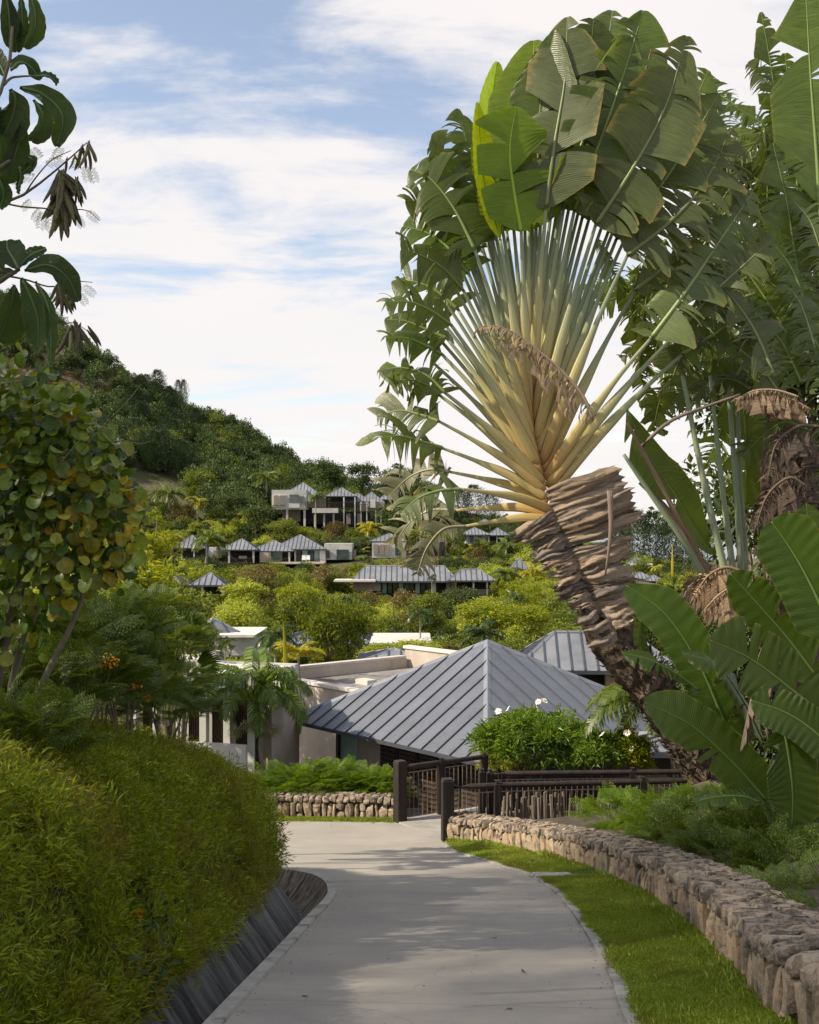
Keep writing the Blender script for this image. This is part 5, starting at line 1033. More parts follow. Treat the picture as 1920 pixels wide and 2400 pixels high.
# banana clump in front of the second palm
ban = thing('banana_clump', 'banana clump with broad dark green leaves beside the leaning palm trunk', 'banana plant', PX(1880, 1960, 12.6))
def q3(g, name, mat, smooth=True): o = g.obj(name, mat, ban, smooth); o.location = -ban.location; return o
BL = [([(1700, 1700), (1640, 1560), (1560, 1440), (1468, 1372)], .30, (.15, -1, .2), .15, .03, 13.2), ([(1960, 1500), (1900, 1370), (1855, 1290), (1808, 1222)], .40, (-.1, -1, .2), .15, .02, 12.4), ([(1925, 1600), (1850, 1500), (1780, 1420), (1712, 1345)], .29, (.1, -1, .2), .15, .04, 12.9),
      ([(1960, 1700), (1860, 1620), (1760, 1545), (1664, 1500)], .40, (.05, -1, .25), .25, .07, 12.2), ([(1960, 1760), (1890, 1700), (1830, 1665), (1762, 1642)], .25, (0, -1, .3), .2, .05, 11.9), ([(1800, 1880), (1720, 1790), (1620, 1700), (1510, 1645)], .30, (.1, -1, .35), .25, .06, 12.5),
      ([(1835, 1690), (1850, 1780), (1858, 1860), (1856, 1935)], .30, (0, -1, 0), .0, .02, 12.0), ([(1640, 1620), (1580, 1575), (1520, 1545), (1458, 1530)], .22, (.3, -.3, .9), .7, .15, 13.0), ([(1790, 1740), (1740, 1640), (1680, 1560), (1600, 1530)], .24, (.5, -.4, .8), .6, .12, 12.6),
      ([(1780, 1880), (1740, 1866), (1680, 1868), (1628, 1880)], .15, (.1, -.6, .9), .5, .1, 12.3), ([(1760, 1700), (1730, 1640), (1690, 1600), (1650, 1600)], .2, (.1, -1, .2), .4, .2, 13.4), ([(1745, 1800), (1720, 1720), (1690, 1660), (1640, 1640)], .2, (.2, -1, .2), .4, .15, 13.3),
      ([(1960, 1450), (1930, 1350), (1900, 1280), (1890, 1180)], .34, (0, -1, .2), .2, .05, 13.2), ([(1990, 1950), (1940, 1850), (1920, 1780), (1900, 1700)], .3, (0, -1, .2), .4, .1, 13.0), ([(1540, 1420), (1510, 1440), (1500, 1500), (1520, 1580)], .12, (.3, -1, 0), .3, .2, 15.0)]
for i, (wp, hw, nv, dr, te, Y) in enumerate(BL):
    q3(blade([PX(a, b, Y) for a, b in wp], hw, nv, seed=700+i, n=44, m=6, droop=dr*.7, tear=te*.6, fold=.12, jit=.05, gap=.18, tipw=.22, base=.12, wave=.008), 'leaf', M['banana'])
for i, (wp, w_) in enumerate((([(1900, 2000), (1890, 1850), (1910, 1700), (1930, 1600)], .11), ([(1830, 1990), (1800, 1880), (1760, 1760), (1700, 1700)], .05), ([(1890, 1980), (1850, 1900), (1800, 1880), (1790, 1870)], .04), ([(1950, 2000), (1960, 1850), (1960, 1700), (1960, 1500)], .12), ([(1860, 2000), (1840, 1850), (1830, 1760), (1835, 1690)], .035))):
    g = G(); g.add(*tube(spline([PX(a, b, 12.7) for a, b in wp], 16), np.linspace(w_*1.3, w_*.6, 16), 9)); q3(g, 'stem', M['bstalk'])
for i, (wp, hw, Y) in enumerate(DEAD[11:]): q3(blade([PX(a, b, Y) for a, b in wp], hw, (.8, -.6, .2), seed=650+i, n=30, droop=1.5, tear=.2, fold=.9, jit=.1, gap=.5), 'dead_leaf', M['dead'])
for i, (wp, Y) in enumerate((([(1690, 1840), (1640, 1850), (1600, 1875), (1580, 1890)], 18.4), ([(1700, 1870), (1660, 1880), (1630, 1900), (1600, 1915)], 18.3), ([(1680, 1900), (1690, 1940), (1690, 1980), (1680, 2010)], 17.6))):
    pobj(blade([PX(a, b, Y) for a, b in wp], .16, (0, -.7, .7), seed=670+i, n=20, droop=.8, tear=.3, fold=.6), 'dead_leaf', M['dead'], palm)

# ------------------------------------------------------------------ palms
M['palmn'] = leafmat('feather_palm_leaflet', [(.06, .11, .016), (.10, .16, .024), (.18, .24, .04)], .36, .3)
FR = [frondmesh([M['palm']], L=1.0, up=.75, droop=1.75, nl=24, ll=.30, lw=.045, seed=1, hang=.75), frondmesh([M['palm']], L=1.0, up=.45, droop=1.5, nl=24, ll=.30, lw=.045, seed=2, hang=1.0)]
def with_mat(mes, mat):
    out = []
    for me in mes: c = me.copy(); c.materials.clear(); c.materials.append(M[mat]); out.append(c)
    return out
FRY = with_mat(FR, 'palmy'); FRD = with_mat(FR, 'palmd')
FRN = [frondmesh([M['palmn']], L=1.0, up=1.15, droop=1.95, nl=64, ll=.30, lw=.022, seed=k+5, hang=.95, vee=.5, rach=.010, ext=.05) for k in range(3)]
g = G(); g.add(*tube([(0, 0, 0), (.02, 0, .3), (.01, .01, .7), (0, 0, 1)], [.11, .075, .06, .055], 8)); TRK = g.mesh('trunk', M['palmtrunk'])
g = G(); bm_pts = unit(7, np.random.default_rng(2))*.16; 
import bmesh
bm = bmesh.new()
for q in bm_pts: bmesh.ops.create_icosphere(bm, subdivisions=1, radius=.11, matrix=Matrix.Translation(q+np.array([0, 0, -.12])))
NUT = bpy.data.meshes.new('coconuts'); bm.to_mesh(NUT); bm.free(); NUT.materials.append(simple('coconut_husk', (.45, .25, .05), (.30, .28, .06), 4, .6))
def palm_tree(name, label, px, pyc, Y, rpx, pyb=None, fr=FR, n=15, group='coconut palms on the slope', seed=0, nuts=False, up=.0, trunk=True, cat='palm', lean=0.0):
    r = random.Random(seed+px*7+pyc); c = PX(px, pyc, Y); L = rpx/F*Y*1.25; zb = c[2]-3 if pyb is None else PX(px, pyb, Y)[2]; zb = min(zb, float(zg(c[0], Y)) if Y < 200 or pyb is None else zb)
    if c[2]-zb > 14: zb = c[2]-14
    t = thing(name, label, cat, (c[0]-lean, Y, zb), 0, group)
    if trunk: o = link('trunk', TRK, t, (0, 0, 0), (0, 0, r.uniform(0, 6)), (L*.75, L*.75, c[2]-zb)); o.rotation_euler = (0, math.atan2(lean, c[2]-zb), 0)
    for k in range(n):
        a = k*2.399+r.uniform(-.25, .25); e = r.uniform(-.55, .35)+up-(.35 if k % 3 == 0 else 0)+.55*(k/n)
        link('frond', fr[k % len(fr)], t, (lean, 0, c[2]-zb), (r.uniform(-.15, .15), -e, a), [L*r.uniform(.85, 1.1)]*3)
    if nuts: link('coconuts', NUT, t, (lean, 0, c[2]-zb), None, [L*.35]*3)
    return t
CP = [(396, 1158, 200, 46, 1240, FR, 'tall grey green coconut palm standing above the bare earth bank'), (624, 1118, 214, 37, 1165, FR, 'coconut palm against the dark wood just uphill of the stilted house'),
      (402, 1262, 164, 32, 1306, FRY, 'bright yellow coconut palm by the low flat roofed house'), (490, 1266, 150, 46, 1332, FR, 'leaning coconut palm crossing the half hidden villa roof'),
      (463, 1176, 198, 26, 1228, FRY, 'small yellow palm beside the tall palm of the earth bank'), (579, 1206, 190, 22, 1240, FRY, 'low yellowish palm below the dark wood'), (740, 1166, 196, 24, 1228, FR, 'slender palm in front of the balcony of the stilted house'),
      (865, 1238, 184, 34, 1282, FRY, 'full yellow palm below the deck stairs of the stilted house'), (1187, 1278, 168, 31, 1322, FR, 'coconut palm uphill of the small roof between palms'), (1187, 1350, 134, 40, 1392, FR, 'low coconut palm beside the end of the long villa'),
      (1250, 1342, 137, 38, 1388, FRY, 'orange tinged coconut palm next to the brown sheathed trunk'), (1112, 1290, 172, 26, 1320, FRY, 'yellow palm just below the villa of the green stalks'), (1140, 1300, 176, 24, 1322, FR, 'short palm in the thicket above the long villa'),
      (1075, 1310, 160, 24, 1340, FRY, 'bushy yellow palm right above the long villa roof'), (1539, 1330, 170, 18, 1352, FRY, 'small yellow palm between the two white villas'), (1205, 1400, 120, 26, 1420, FRD, 'dark low palm on the slope below the long villa end'),
      (520, 1222, 192, 20, 1250, FR, 'small palm in the shrubs left of the dark hedge mass'), (1012, 1355, 124, 14, 1372, FRD, 'potted looking small palm before the long villa windows')]
for k, (px, pc, Y, rp, pb, fr, lbl) in enumerate(CP): palm_tree('coconut_palm', lbl, px, pc, Y, rp, pb, fr, 16 if rp > 25 else 11, seed=k, nuts=k in (8, 9, 10, 3), lean=(.8 if k == 3 else 0))
palm_tree('small_palm', 'small palm growing from the pale terrace of the ribbed roof house', 528, 1508, 56, 26, 1530, FRD, 11, None, 3)
palm_tree('bushy_palm', 'dark bushy palm behind the yellow palm', 645, 1492, 60, 52, 1560, FRD, 16, None, 4)
palm_tree('yellow_palm', 'bright yellow feather palm in front of the tall bushy tree', 700, 1540, 47, 58, 1600, FRY, 14, None, 5, up=.35)
palm_tree('spiky_palm', 'round headed palm right behind the apex of the pyramid roof', 1128, 1492, 56, 52, 1560, FRD, 18, None, 6, up=.25)
palm_tree('spiky_palm', 'dark palm poking up among bushes above the parapet roof', 985, 1440, 75, 36, 1500, FRD, 14, None, 7)
t = thing('spear_leaf', 'single upright yellow palm spear beside the dark bushy palm', 'palm', PX(668, 1600, 46)); g = G(); g.add(*tube(spline([(0, 0, 0), (.03, 0, 1.0), (-.03, 0, 2.0), (-.07, 0, 2.5)], 12), [.10, .11, .12, .12, .11, .1, .09, .08, .06, .05, .03, .01], 7, .5, (0, 1, 0))); g.obj('leaf', M['palmy'], t)
t = thing('spear_leaf', 'thin upright yellow leaf standing by the white villas', 'palm', PX(1576, 1370, 60)); g = G(); g.add(*tube([(0, 0, -1), (0, 0, 1.0), (0, 0, 2.2)], [.08, .08, .01], 6)); g.obj('leaf', M['palmy'], t)
def royal(label, px, pyc, Y, L, pyb, seed, n=15, fr=FRN, group=None, tilt=0, shaft=True, spread=(.0, .9)):
    r = random.Random(seed); c = PX(px, pyc, Y); zb = PX(px, pyb, Y)[2]; t = thing('feather_palm', label, 'palm', (c[0], Y, zb), 0, group)
    g = G(); H = c[2]-zb; g.add(*tube([(0, 0, 0), (0, 0, H*.5), (0, 0, H-.75)], [.15, .115, .105], 12)); g.obj('trunk', M['palmtrunk' if not shaft else 'barkd'], t, True)
    if shaft: g = G(); g.add(*tube([(0, 0, H-.78), (0, 0, H-.6), (0, 0, H-.1), (0, 0, H+.1)], [.105, .14, .10, .06], 12)); g.obj('crownshaft', M['shaft'], t, True)
    for k in range(n):
        a = k*2.399+r.uniform(-.2, .2); e = spread[0]+(spread[1]-spread[0])*(k/n)+r.uniform(-.15, .15); link('frond', fr[k % 3], t, (0, 0, H), (r.uniform(-.3, .3), .45-e, a), [L*r.uniform(.85, 1.1)]*3)
    return t, H
t, H = royal('green feather palm with drooping fronds in front of the beige wall', 602, 1632, 36, 2.45, 1800, 4, 20, FRN, spread=(-.25, .85))
for k, (dx, dz) in enumerate(((-.62, -1.12), (.55, -1.05), (-.25, -.9))):
    g = G(); r_ = np.random.default_rng(k); st = [(0, -.12, H-.72), (dx*.6, -.2, H-.72-.05), (dx, -.2, H+dz)]; g.add(*tube(spline(st, 8), .014, 5)); nn = 260; c = np.array([dx, -.2, H+dz]); leaves(g, c+unit(nn, r_)*np.array([.28, .22, .24])*r_.uniform(.2, 1, (nn, 1)), unit(nn, r_)+np.array([dx*.5, 0, -.5]), unit(nn, r_), np.full(nn, .10), np.full(nn, .018))
    g.obj('fruit_spray', simple('fruit_spray', (.36, .33, .16), (.26, .28, .14), 3, .7) if k == 0 else bpy.data.materials['fruit_spray'], t)
FRR = with_mat(FRN, 'palm')
royal('pale trunked feather palm arching over the corner of the pyramid roof', 1583, 1668, 26, 2.5, 1905, 9, 13, FRR, None, shaft=False, spread=(-.1, .7))

# ------------------------------------------------------------------ crowns for trees and bushes (unit size, shared)
CR = {}
for mn, seeds, kw in (('lime', (1, 2, 3), dict(nc=30, nl=110, size=.10)), ('bush', (4, 5, 6), dict(nc=30, nl=110, size=.10)), ('dark', (7, 8), dict(nc=30, nl=110, size=.10)), ('redbush', (9,), dict(nc=26, nl=100, size=.09)),
                      ('forest', (10, 11, 12), dict(nc=34, nl=80, size=.11)), ('olive', (13, 14), dict(nc=22, nl=60, size=.12))):
    CR[mn] = [crown(s, **kw).mesh('crown', M[mn]) for s in seeds]
CR['pine'] = [needlecrown(s).mesh('crown', M['pine']) for s in (20, 21)]
CR['lancelime'] = [crown(s, nc=34, nl=70, size=.17, asp=.24, cl=.30).mesh('crown', M['lime']) for s in (31, 32)]
CR['lance'] = [crown(s, nc=40, nl=90, size=.15, asp=.22, cl=.30).mesh('crown', M['bush']) for s in (33, 34)]
g = G()
for k in range(9): frond_geo(g, L=1.15, up=.9, droop=1.5, nl=20, ll=.26, lw=.05, seed=k, hang=.6, yaw=k*2.4)
CLUMP = [g.mesh('crown', M['palmd'])]
c_ = CLUMP[0].copy(); c_.materials.clear(); c_.materials.append(M['palm']); CLUMP.append(c_); c_ = c_.copy(); c_.materials.clear(); c_.materials.append(M['palmy']); CLUMP.append(c_)
g = G(); g.add(*tube([(0, 0, 0), (.03, .02, .5), (0, 0, 1)], [.09, .07, .04], 7))
for a in (0, 2.1, 4.2): g.add(*tube([(0.02, .01, .62), (.25*math.cos(a), .25*math.sin(a), .85), (.42*math.cos(a), .42*math.sin(a), 1.15)], [.04, .03, .012], 5))
TRUNK = g.mesh('trunk', M['bark'])
def tree(name, label, kind, px, py, Y, r, cat='tree', group=None, flat=.85, v=0, trunk=True, below=None):
    """tree whose crown centre is seen at (px,py) at distance Y, crown radius r metres"""
    c = PX(px, py, Y); z0 = float(zg(c[0], Y)); z0 = min(z0, c[2]-r*.6); t = thing(name, label, cat, (c[0], Y, z0), 0, group); h = c[2]-z0
    if trunk: link('trunk', TRUNK, t, (0, 0, 0), (0, 0, v*1.3), (max(.8, r*.8), max(.8, r*.8), h))
    me = CR[kind][v % len(CR[kind])]; link('crown', me, t, (0, 0, h), (0, 0, v*2.1+px), (r, r, r*flat))
    if h > 1.35*r*flat: link('lower_crown', me, t, (0, 0, h-.8*r*flat), (0, 0, v+px*.7), (r*.95, r*.95, r*.9))
    return t

# ------------------------------------------------------------------ named trees and bushes on the slopes
CLEAR = [(636, 935, 1232, 203), (526, 835, 1318, 164), (417, 512, 1300, 166), (330, 386, 1298, 168), (326, 458, 1372, 119), (456, 540, 1388, 116), (780, 1162, 1390, 125), (872, 1050, 1306, 170), (1092, 1190, 1268, 193), (1200, 1240, 1330, 149), (1470, 1558, 1374, 180),
         (425, 600, 1530, 59), (688, 760, 1510, 71), (840, 1014, 1528, 71), (838, 1015, 1556, 52), (1190, 1500, 1640, 50), (600, 1000, 1640, 38), (560, 1600, 1790, 33)]
def clear_ok(px, Y, ztop, w):
    for a, b, py, yh in CLEAR:
        if Y < yh+3 and a-w < px < b+w and 1240-ztop*F/Y < py-2: return False
    return True
TREES = [ # kind, px, py, Y, radius, flat, name, label
 ('dark', 948, 1122, 232, 5.4, .75, 'broad_tree', 'round dark tree on the skyline beyond the stilted house'), ('forest', 850, 1108, 240, 3.6, .9, 'broad_tree', 'bushy skyline tree directly above the middle roofs of the stilted house'),
 ('forest', 770, 1105, 245, 4.2, .9, 'broad_tree', 'dense tree behind the main roof of the stilted house'), ('dark', 905, 1150, 225, 3.2, .8, 'broad_tree', 'low dark tree tucked behind the last roof of the stilted house'), ('forest', 985, 1150, 222, 3.4, .9, 'broad_tree', 'dark tree next to the tattered palm leaves on the skyline'),
 ('bush', 470, 1130, 218, 3.6, .9, 'broad_tree', 'fresh green round tree in front of the dark wood'), ('dark', 600, 1210, 188, 3.6, .9, 'shrub', 'large dark shrub beside the stilts of the pale house'), ('bush', 660, 1240, 184, 2.8, .8, 'shrub', 'green shrub directly below the stilts of the pale house'),
 ('dark', 545, 1180, 200, 3.4, .8, 'shrub', 'dark mounded shrub downhill of the wood'), ('lime', 712, 1252, 190, 2.2, .8, 'shrub', 'lime bush behind the apex of the glass fronted villa'), ('redbush', 790, 1245, 186, 2.6, .8, 'shrub', 'russet shrub between the stilted house and the villa row'),
 ('dark', 930, 1210, 190, 3.2, .9, 'shrub', 'dark shrub right of the last deck of the stilted house'), ('redbush', 610, 1362, 110, 2.8, .75, 'shrub', 'wide russet shrub between the gazebo and the long villa'), ('lime', 575, 1390, 104, 2.2, .7, 'shrub', 'flat topped lime tree just below the gazebo'),
 ('lime', 700, 1400, 100, 2.0, .8, 'shrub', 'lime bush left of the long villa terrace'), ('redbush', 960, 1425, 92, 1.9, 1.0, 'shrub', 'upright russet bush in front of the long villa'), ('bush', 1010, 1430, 90, 1.9, 1.0, 'shrub', 'leafy upright bush under the long villa windows'),
 ('lime', 1140, 1440, 88, 2.3, .7, 'shrub', 'spreading lime bush below the end of the long villa'), ('lime', 1230, 1450, 86, 2.2, .7, 'shrub', 'spreading lime bush beside the brown sheaths'), ('dark', 1080, 1405, 105, 1.9, .8, 'shrub', 'deep green bush just below the long villa veranda'),
 ('lime', 900, 1535, 60, 1.5, .5, 'shrub', 'low bright green bush spreading between two flat roofs'), ('lime', 975, 1525, 63, 1.5, .6, 'shrub', 'bright bush beside the small low roof'), ('lance', 770, 1500, 64, 1.9, 1.45, 'bushy_tree', 'tall bushy tree splitting the grey roof behind the beige building'), ('lance', 815, 1490, 66, 1.5, 1.5, 'bushy_tree', 'spiky leaved tree against the edge of the split grey roof'),
 ('bush', 690, 1440, 82, 1.8, .9, 'shrub', 'olive bush above the dark bushy palm'), ('dark', 340, 1400, 66, 2.6, .8, 'shrub', 'dark bush above the ribbed roof near the feathery branches'), ('lime', 560, 1450, 78, 1.8, .8, 'shrub', 'lime bush behind the ribbed roof and terrace'),
 ('lancelime', 230, 1330, 27, 1.3, 1.2, 'sapling', 'lime green sapling rising behind the stems of the round leaved tree'), ('lancelime', 290, 1400, 30, 1.6, 1.0, 'sapling', 'lime green sapling below the ribbed villa roof'), ('lancelime', 340, 1300, 40, 1.3, 1.1, 'sapling', 'pale green sapling by the low flat roofed house'),
 ('lime', 160, 1440, 26, 1.5, .9, 'sapling', 'light green bush seen through the stems'), ('bush', 400, 1440, 42, 2.0, .8, 'broad_tree', 'mid green tree leaning over the ribbed roof'), ('bush', 70, 1380, 32, 2.6, 1, 'broad_tree', 'shaded tree behind the round leaved crown'),
 ('dark', 1480, 1480, 60, 2.0, 1, 'broad_tree', 'dark tree seen between the trunk and the banana leaves'), ('lime', 1560, 1420, 90, 2.8, .8, 'broad_tree', 'sunlit tree seen between the trunk and the dead fronds')]
for k, (kd, px, py, Y, r, fl, nm, lbl) in enumerate(TREES): tree(nm, lbl, kd, px, py, Y, r, 'tree' if nm.endswith('tree') else 'bush' if nm == 'shrub' else 'sapling', None, fl, k)
PINES = [(352, 950, 285, 8), (388, 968, 280, 9), (430, 930, 282, 9), (395, 1040, 262, 11), (330, 1060, 255, 10), (460, 1000, 262, 9), (418, 925, 290, 8)]
for k, (px, py, Y, h) in enumerate(PINES):
    c = PX(px, py, Y); t = thing('casuarina_tree', ['tall feathery tree at the left end of the dark wood', 'feathery tree just right of the tallest one in the dark wood', 'slim feathery tree poking above the wooded ridge', 'broad feathery tree in the heart of the dark wood', 'feathery tree lowest beside the bush with yellow leaves', 'short feathery tree on the right of the feathery group', 'thin sparse treetop above the ridge line'][k], 'tree', (c[0], Y, c[2]-h*.55), k, 'feathery trees in the dark wood')
    link('trunk', TRUNK, t, (0, 0, -h*.2), None, (2, 2, h*.5)); link('crown', CR['pine'][k % 2], t, (0, 0, 0), (0, 0, k), (h*.7 if k not in (2, 6) else h*.5, h*.7 if k not in (2, 6) else h*.5, h))
wp_ = [(1490, 1345, 226, 12.5, 13), (1530, 1350, 230, 13, 13), (1572, 1352, 224, 12, 12), (1610, 1355, 228, 11, 12), (1650, 1355, 235, 12, 12), (1450, 1345, 240, 10, 11), (1110, 1218, 232, 7, 9), (1080, 1215, 236, 6, 8), (1150, 1222, 230, 6, 8)]
wl_ = ['tallest tree of the hazy casuarina wood behind the white villas', 'middle tree of the hazy casuarina wood behind the white villas', 'tree at the seaward end of the hazy casuarina wood', 'casuarina glimpsed behind the diagonal stalks', 'casuarina hidden by the dead fronds', 'casuarina right beside the brown trunk', 'feathery treetop above the lowest green leaf stalks', 'small feathery treetop left of the stalks on the skyline', 'small feathery treetop next to the fan base']
for k, (px, py, Y, h, w) in enumerate(wp_):
    c = PX(px, py, Y); t = thing('casuarina_tree', wl_[k], 'tree', (c[0], Y, c[2]-1), k, 'far casuarina trees'); link('trunk', TRUNK, t, (0, 0, -2), None, (2, 2, h*.6)); link('crown', CR['pine'][k % 2], t, (0, 0, 0), (0, 0, k*1.1), (w, w, h+1))
RP = [(188, 858, 8), (236, 835, 9), (272, 868, 8), (168, 845, 7), (370, 915, 7), (216, 838, 7), (382, 920, 6)]
for k, (px, py, rp) in enumerate(RP): palm_tree('ridge_palm', ['little palm on the steep ridge beside the granite', 'silhouetted palm standing highest on the ridge line', 'palm silhouette part way down the ridge line', 'small palm close to the pods on the ridge', 'palm on the ridge next to the slim feathery tree', 'pair palm just left of the highest silhouetted palm', 'lowest palm of the ridge line'][k], px, py, 300-k*2, rp, py+14, FRD, 9, 'small palms on the ridge', k)

# ------------------------------------------------------------------ uncountable slope shrubbery and hill forest
src = CR['lime']+CR['bush']+CR['dark']+CR['redbush']+CLUMP[:3]+CR['lancelime']      # 0-2 lime 3-5 bush 6-7 dark 8 russet 9-11 palm clumps 12-13 lance
pts, rots, scl, idx = [], [], [], []; rr_ = np.random.default_rng(99)
def scat(n, pr, yr, rad, choose, occ=1.0, power=1.0):
    for _ in range(n):
        Y = math.sqrt(rr_.uniform(yr[0]**2, yr[1]**2)); px = rr_.uniform(*pr); x = (px-960)/F*Y; z = float(zg(x, Y)); r = rr_.uniform(*rad)*(1+Y*.0012); k = choose(px, Y, x)
        hz_ = r*(.9 if k < 9 or k > 11 else 1.0); zc = z+hz_*.55
        if not clear_ok(px, Y, zc+hz_*.95, r*F/Y*.8):
            r *= .5; hz_ *= .5; zc = z+hz_*.4
            if not clear_ok(px, Y, zc+hz_*.95, r*F/Y*.8): continue
        if any(Y > yh-1 and Y < yh+9 and a-8 < px < b+8 for a, b, py, yh in CLEAR): continue
        pts.append((x, Y, zc if not 9 <= k <= 11 else z+r*.5)); rots.append((rr_.uniform(-.35, .35), rr_.uniform(-.35, .35), rr_.uniform(0, 6.3))); scl.append((r*rr_.uniform(.7, 1.3), r*rr_.uniform(.7, 1.3), hz_*rr_.uniform(.7, 1.5))); idx.append(k)
def ch(px, Y, x):
    s = math.sin(x*.16+1)*math.sin(Y*.13)+.6*math.sin(x*.05+Y*.045); u = rr_.random()
    if u < .16: return int(rr_.choice([9, 10, 10, 11]))
    if u < .25: return 8
    if Y > 150: return int(rr_.choice([3, 4, 5, 6, 7, 6, 7, 1]))
    if s > .35: return int(rr_.choice([0, 1, 2, 12, 13, 2]))
    if s < -.4: return int(rr_.choice([3, 4, 5, 6]))
    return int(rr_.choice([0, 1, 2, 3, 4, 5, 12]))
scat(1500, (-150, 1800), (58, 130), (.9, 1.9), ch); scat(1300, (-150, 1900), (125, 205), (1.0, 2.2), ch)
scatter('shrubbery', pts, rots, scl, idx, src)
srcf = CR['forest']+CR['dark']+CR['olive']+CR['pine']+CR['bush'][:1]; pts, rots, scl, idx = [], [], [], []   # 0-2 forest 3-4 dark 5-6 olive 7-8 pine 9 bush
def chf(px, Y, x):
    u = rr_.random(); up = px < 330 and float(zg(x, Y)) > 24 + (px-100)*.02
    if up: return int(rr_.choice([5, 6, 5, 6, 0]))
    if 300 < px < 430 and u < .35: return int(rr_.choice([7, 8]))
    return int(rr_.choice([0, 1, 2, 0, 1, 2, 3, 4, 9]))
for _ in range(2300):
    Y = math.sqrt(rr_.uniform(206**2, 345**2)); px = rr_.uniform(-250, 1350); x = (px-960)/F*Y; z = float(zg(x, Y)); k = chf(px, Y, x); r = rr_.uniform(1.0, 2.1) if k in (5, 6) else rr_.uniform(2.4, 4.4) if px < 1000 else rr_.uniform(1.5, 2.4)
    if 300 < px < 470 and Y < 232 and z > 1: continue
    if Y < 216 and 600 < px < 960: continue
    if k in (5, 6) and any(abs(px-q[0]) < 26*q[3]/6 and abs((1240-z*F/Y)-q[1]) < 20*q[3]/6+12 for q in ROCKS): continue
    if k in (5, 6) and rr_.random() < .25: continue
    big = k in (7, 8); pts.append((x, Y, z-.5 if big else z+r*.55)); rots.append((0, 0, rr_.uniform(0, 6.3))); s = r*2.4 if big else r; scl.append((s*.9, s*.9, s*(1.0 if big else rr_.uniform(.9, 1.5)))); idx.append(k)
scatter('hill_forest', pts, rots, scl, idx, srcf)
# trees beyond the garden hiding the low sun side and the lower right distance
pts, rots, scl, idx = [], [], [], []
for _ in range(260):
    Y = rr_.uniform(120, 205); px = rr_.uniform(1300, 2300); x = (px-960)/F*Y; z = float(zg(x, Y)); r = rr_.uniform(1.2, 2.2)
    if 1465 < px < 1565 and Y < 183: r *= .55
    if not clear_ok(px, Y, z+r*1.4, 6): continue
    pts.append((x, Y, z+r*.5)); rots.append((0, 0, rr_.uniform(0, 6.3))); scl.append((r, r, r)); idx.append(int(rr_.choice([0, 3, 4, 5, 1])))
scatter('distant_shrubbery', pts, rots, scl, idx, src)

# ------------------------------------------------------------------ near shrubs
def near_shrub(name, label, px, py, Y, rad, mat, tmpl, n, L, seed, cat='shrub', group=None, droopy=.4, stems=5, zb=None):
    c = PX(px, py, Y); z0 = float(zg(c[0], Y)) if zb is None else zb; z0 = min(z0, c[2]-rad[2]*.3)-.03; t = thing(name, label, cat, (c[0], Y, z0), 0, group); h = c[2]-z0-rad[2]*.35
    if isinstance(seed, tuple): link('crown', seed[0], t, (0, 0, h), (0, 0, px*.01), rad)
    else: g = feather_shrub(seed, rad, n, L, tmpl, droopy=droopy, upb=.3, layer=.45); o = g.obj('crown', M[mat], t); o.location = (0, 0, h)
    g = G(); r_ = random.Random(px)
    for k in range(stems): a = r_.uniform(0, 6.3); q = r_.uniform(.3, .8); g.add(*tube([(0, 0, 0), (rad[0]*q*.4*math.cos(a), rad[1]*q*.4*math.sin(a), h*.7), (rad[0]*q*math.cos(a), rad[1]*q*math.sin(a), h+rad[2]*.55)], [.022, .015, .006], 5))
    g.obj('stems', M['stem'], t); return t
FS = [feather_shrub(k, (1, 1, .9), 95, .55, PIN, .5).mesh('crown', M['feather']) for k in (41, 42)]
FL = [feather_shrub(k, (1, 1, .8), 90, .50, PINS, .6).mesh('crown', M['featherl']) for k in (43, 44)]
for k, (px, py, Y, r, lbl) in enumerate([(40, 1610, 9.6, .6, 'shaded feathery shrub at the foot of the round leaved tree'), (170, 1600, 10.6, .6, 'shaded feathery shrub between the two leaning stems'), (290, 1590, 12.0, .62, 'feathery shrub with yellow flowers in the middle of the bank'), (385, 1650, 13.5, .50, 'feathery shrub overhanging the bank near the columns'),
    (235, 1490, 13.0, .75, 'feathery shrub spreading above the yellow flowers'), (100, 1500, 12.0, .8, 'dark feathery shrub behind the stems'), (395, 1500, 16.5, .6, 'feathery branches reaching toward the ribbed roof'), (320, 1440, 18, .75, 'upper feathery shrub above the white terrace'), (20, 1720, 8.0, .5, 'low feathery plant at the top of the bamboo bank'), (420, 1590, 15.5, .36, 'feathery spray dangling before the white fascia')]):
    near_shrub('feathery_shrub', lbl, px, py, Y, (r, r, r*.8), None, None, 0, 0, (FS[k % 2],), 'shrub')
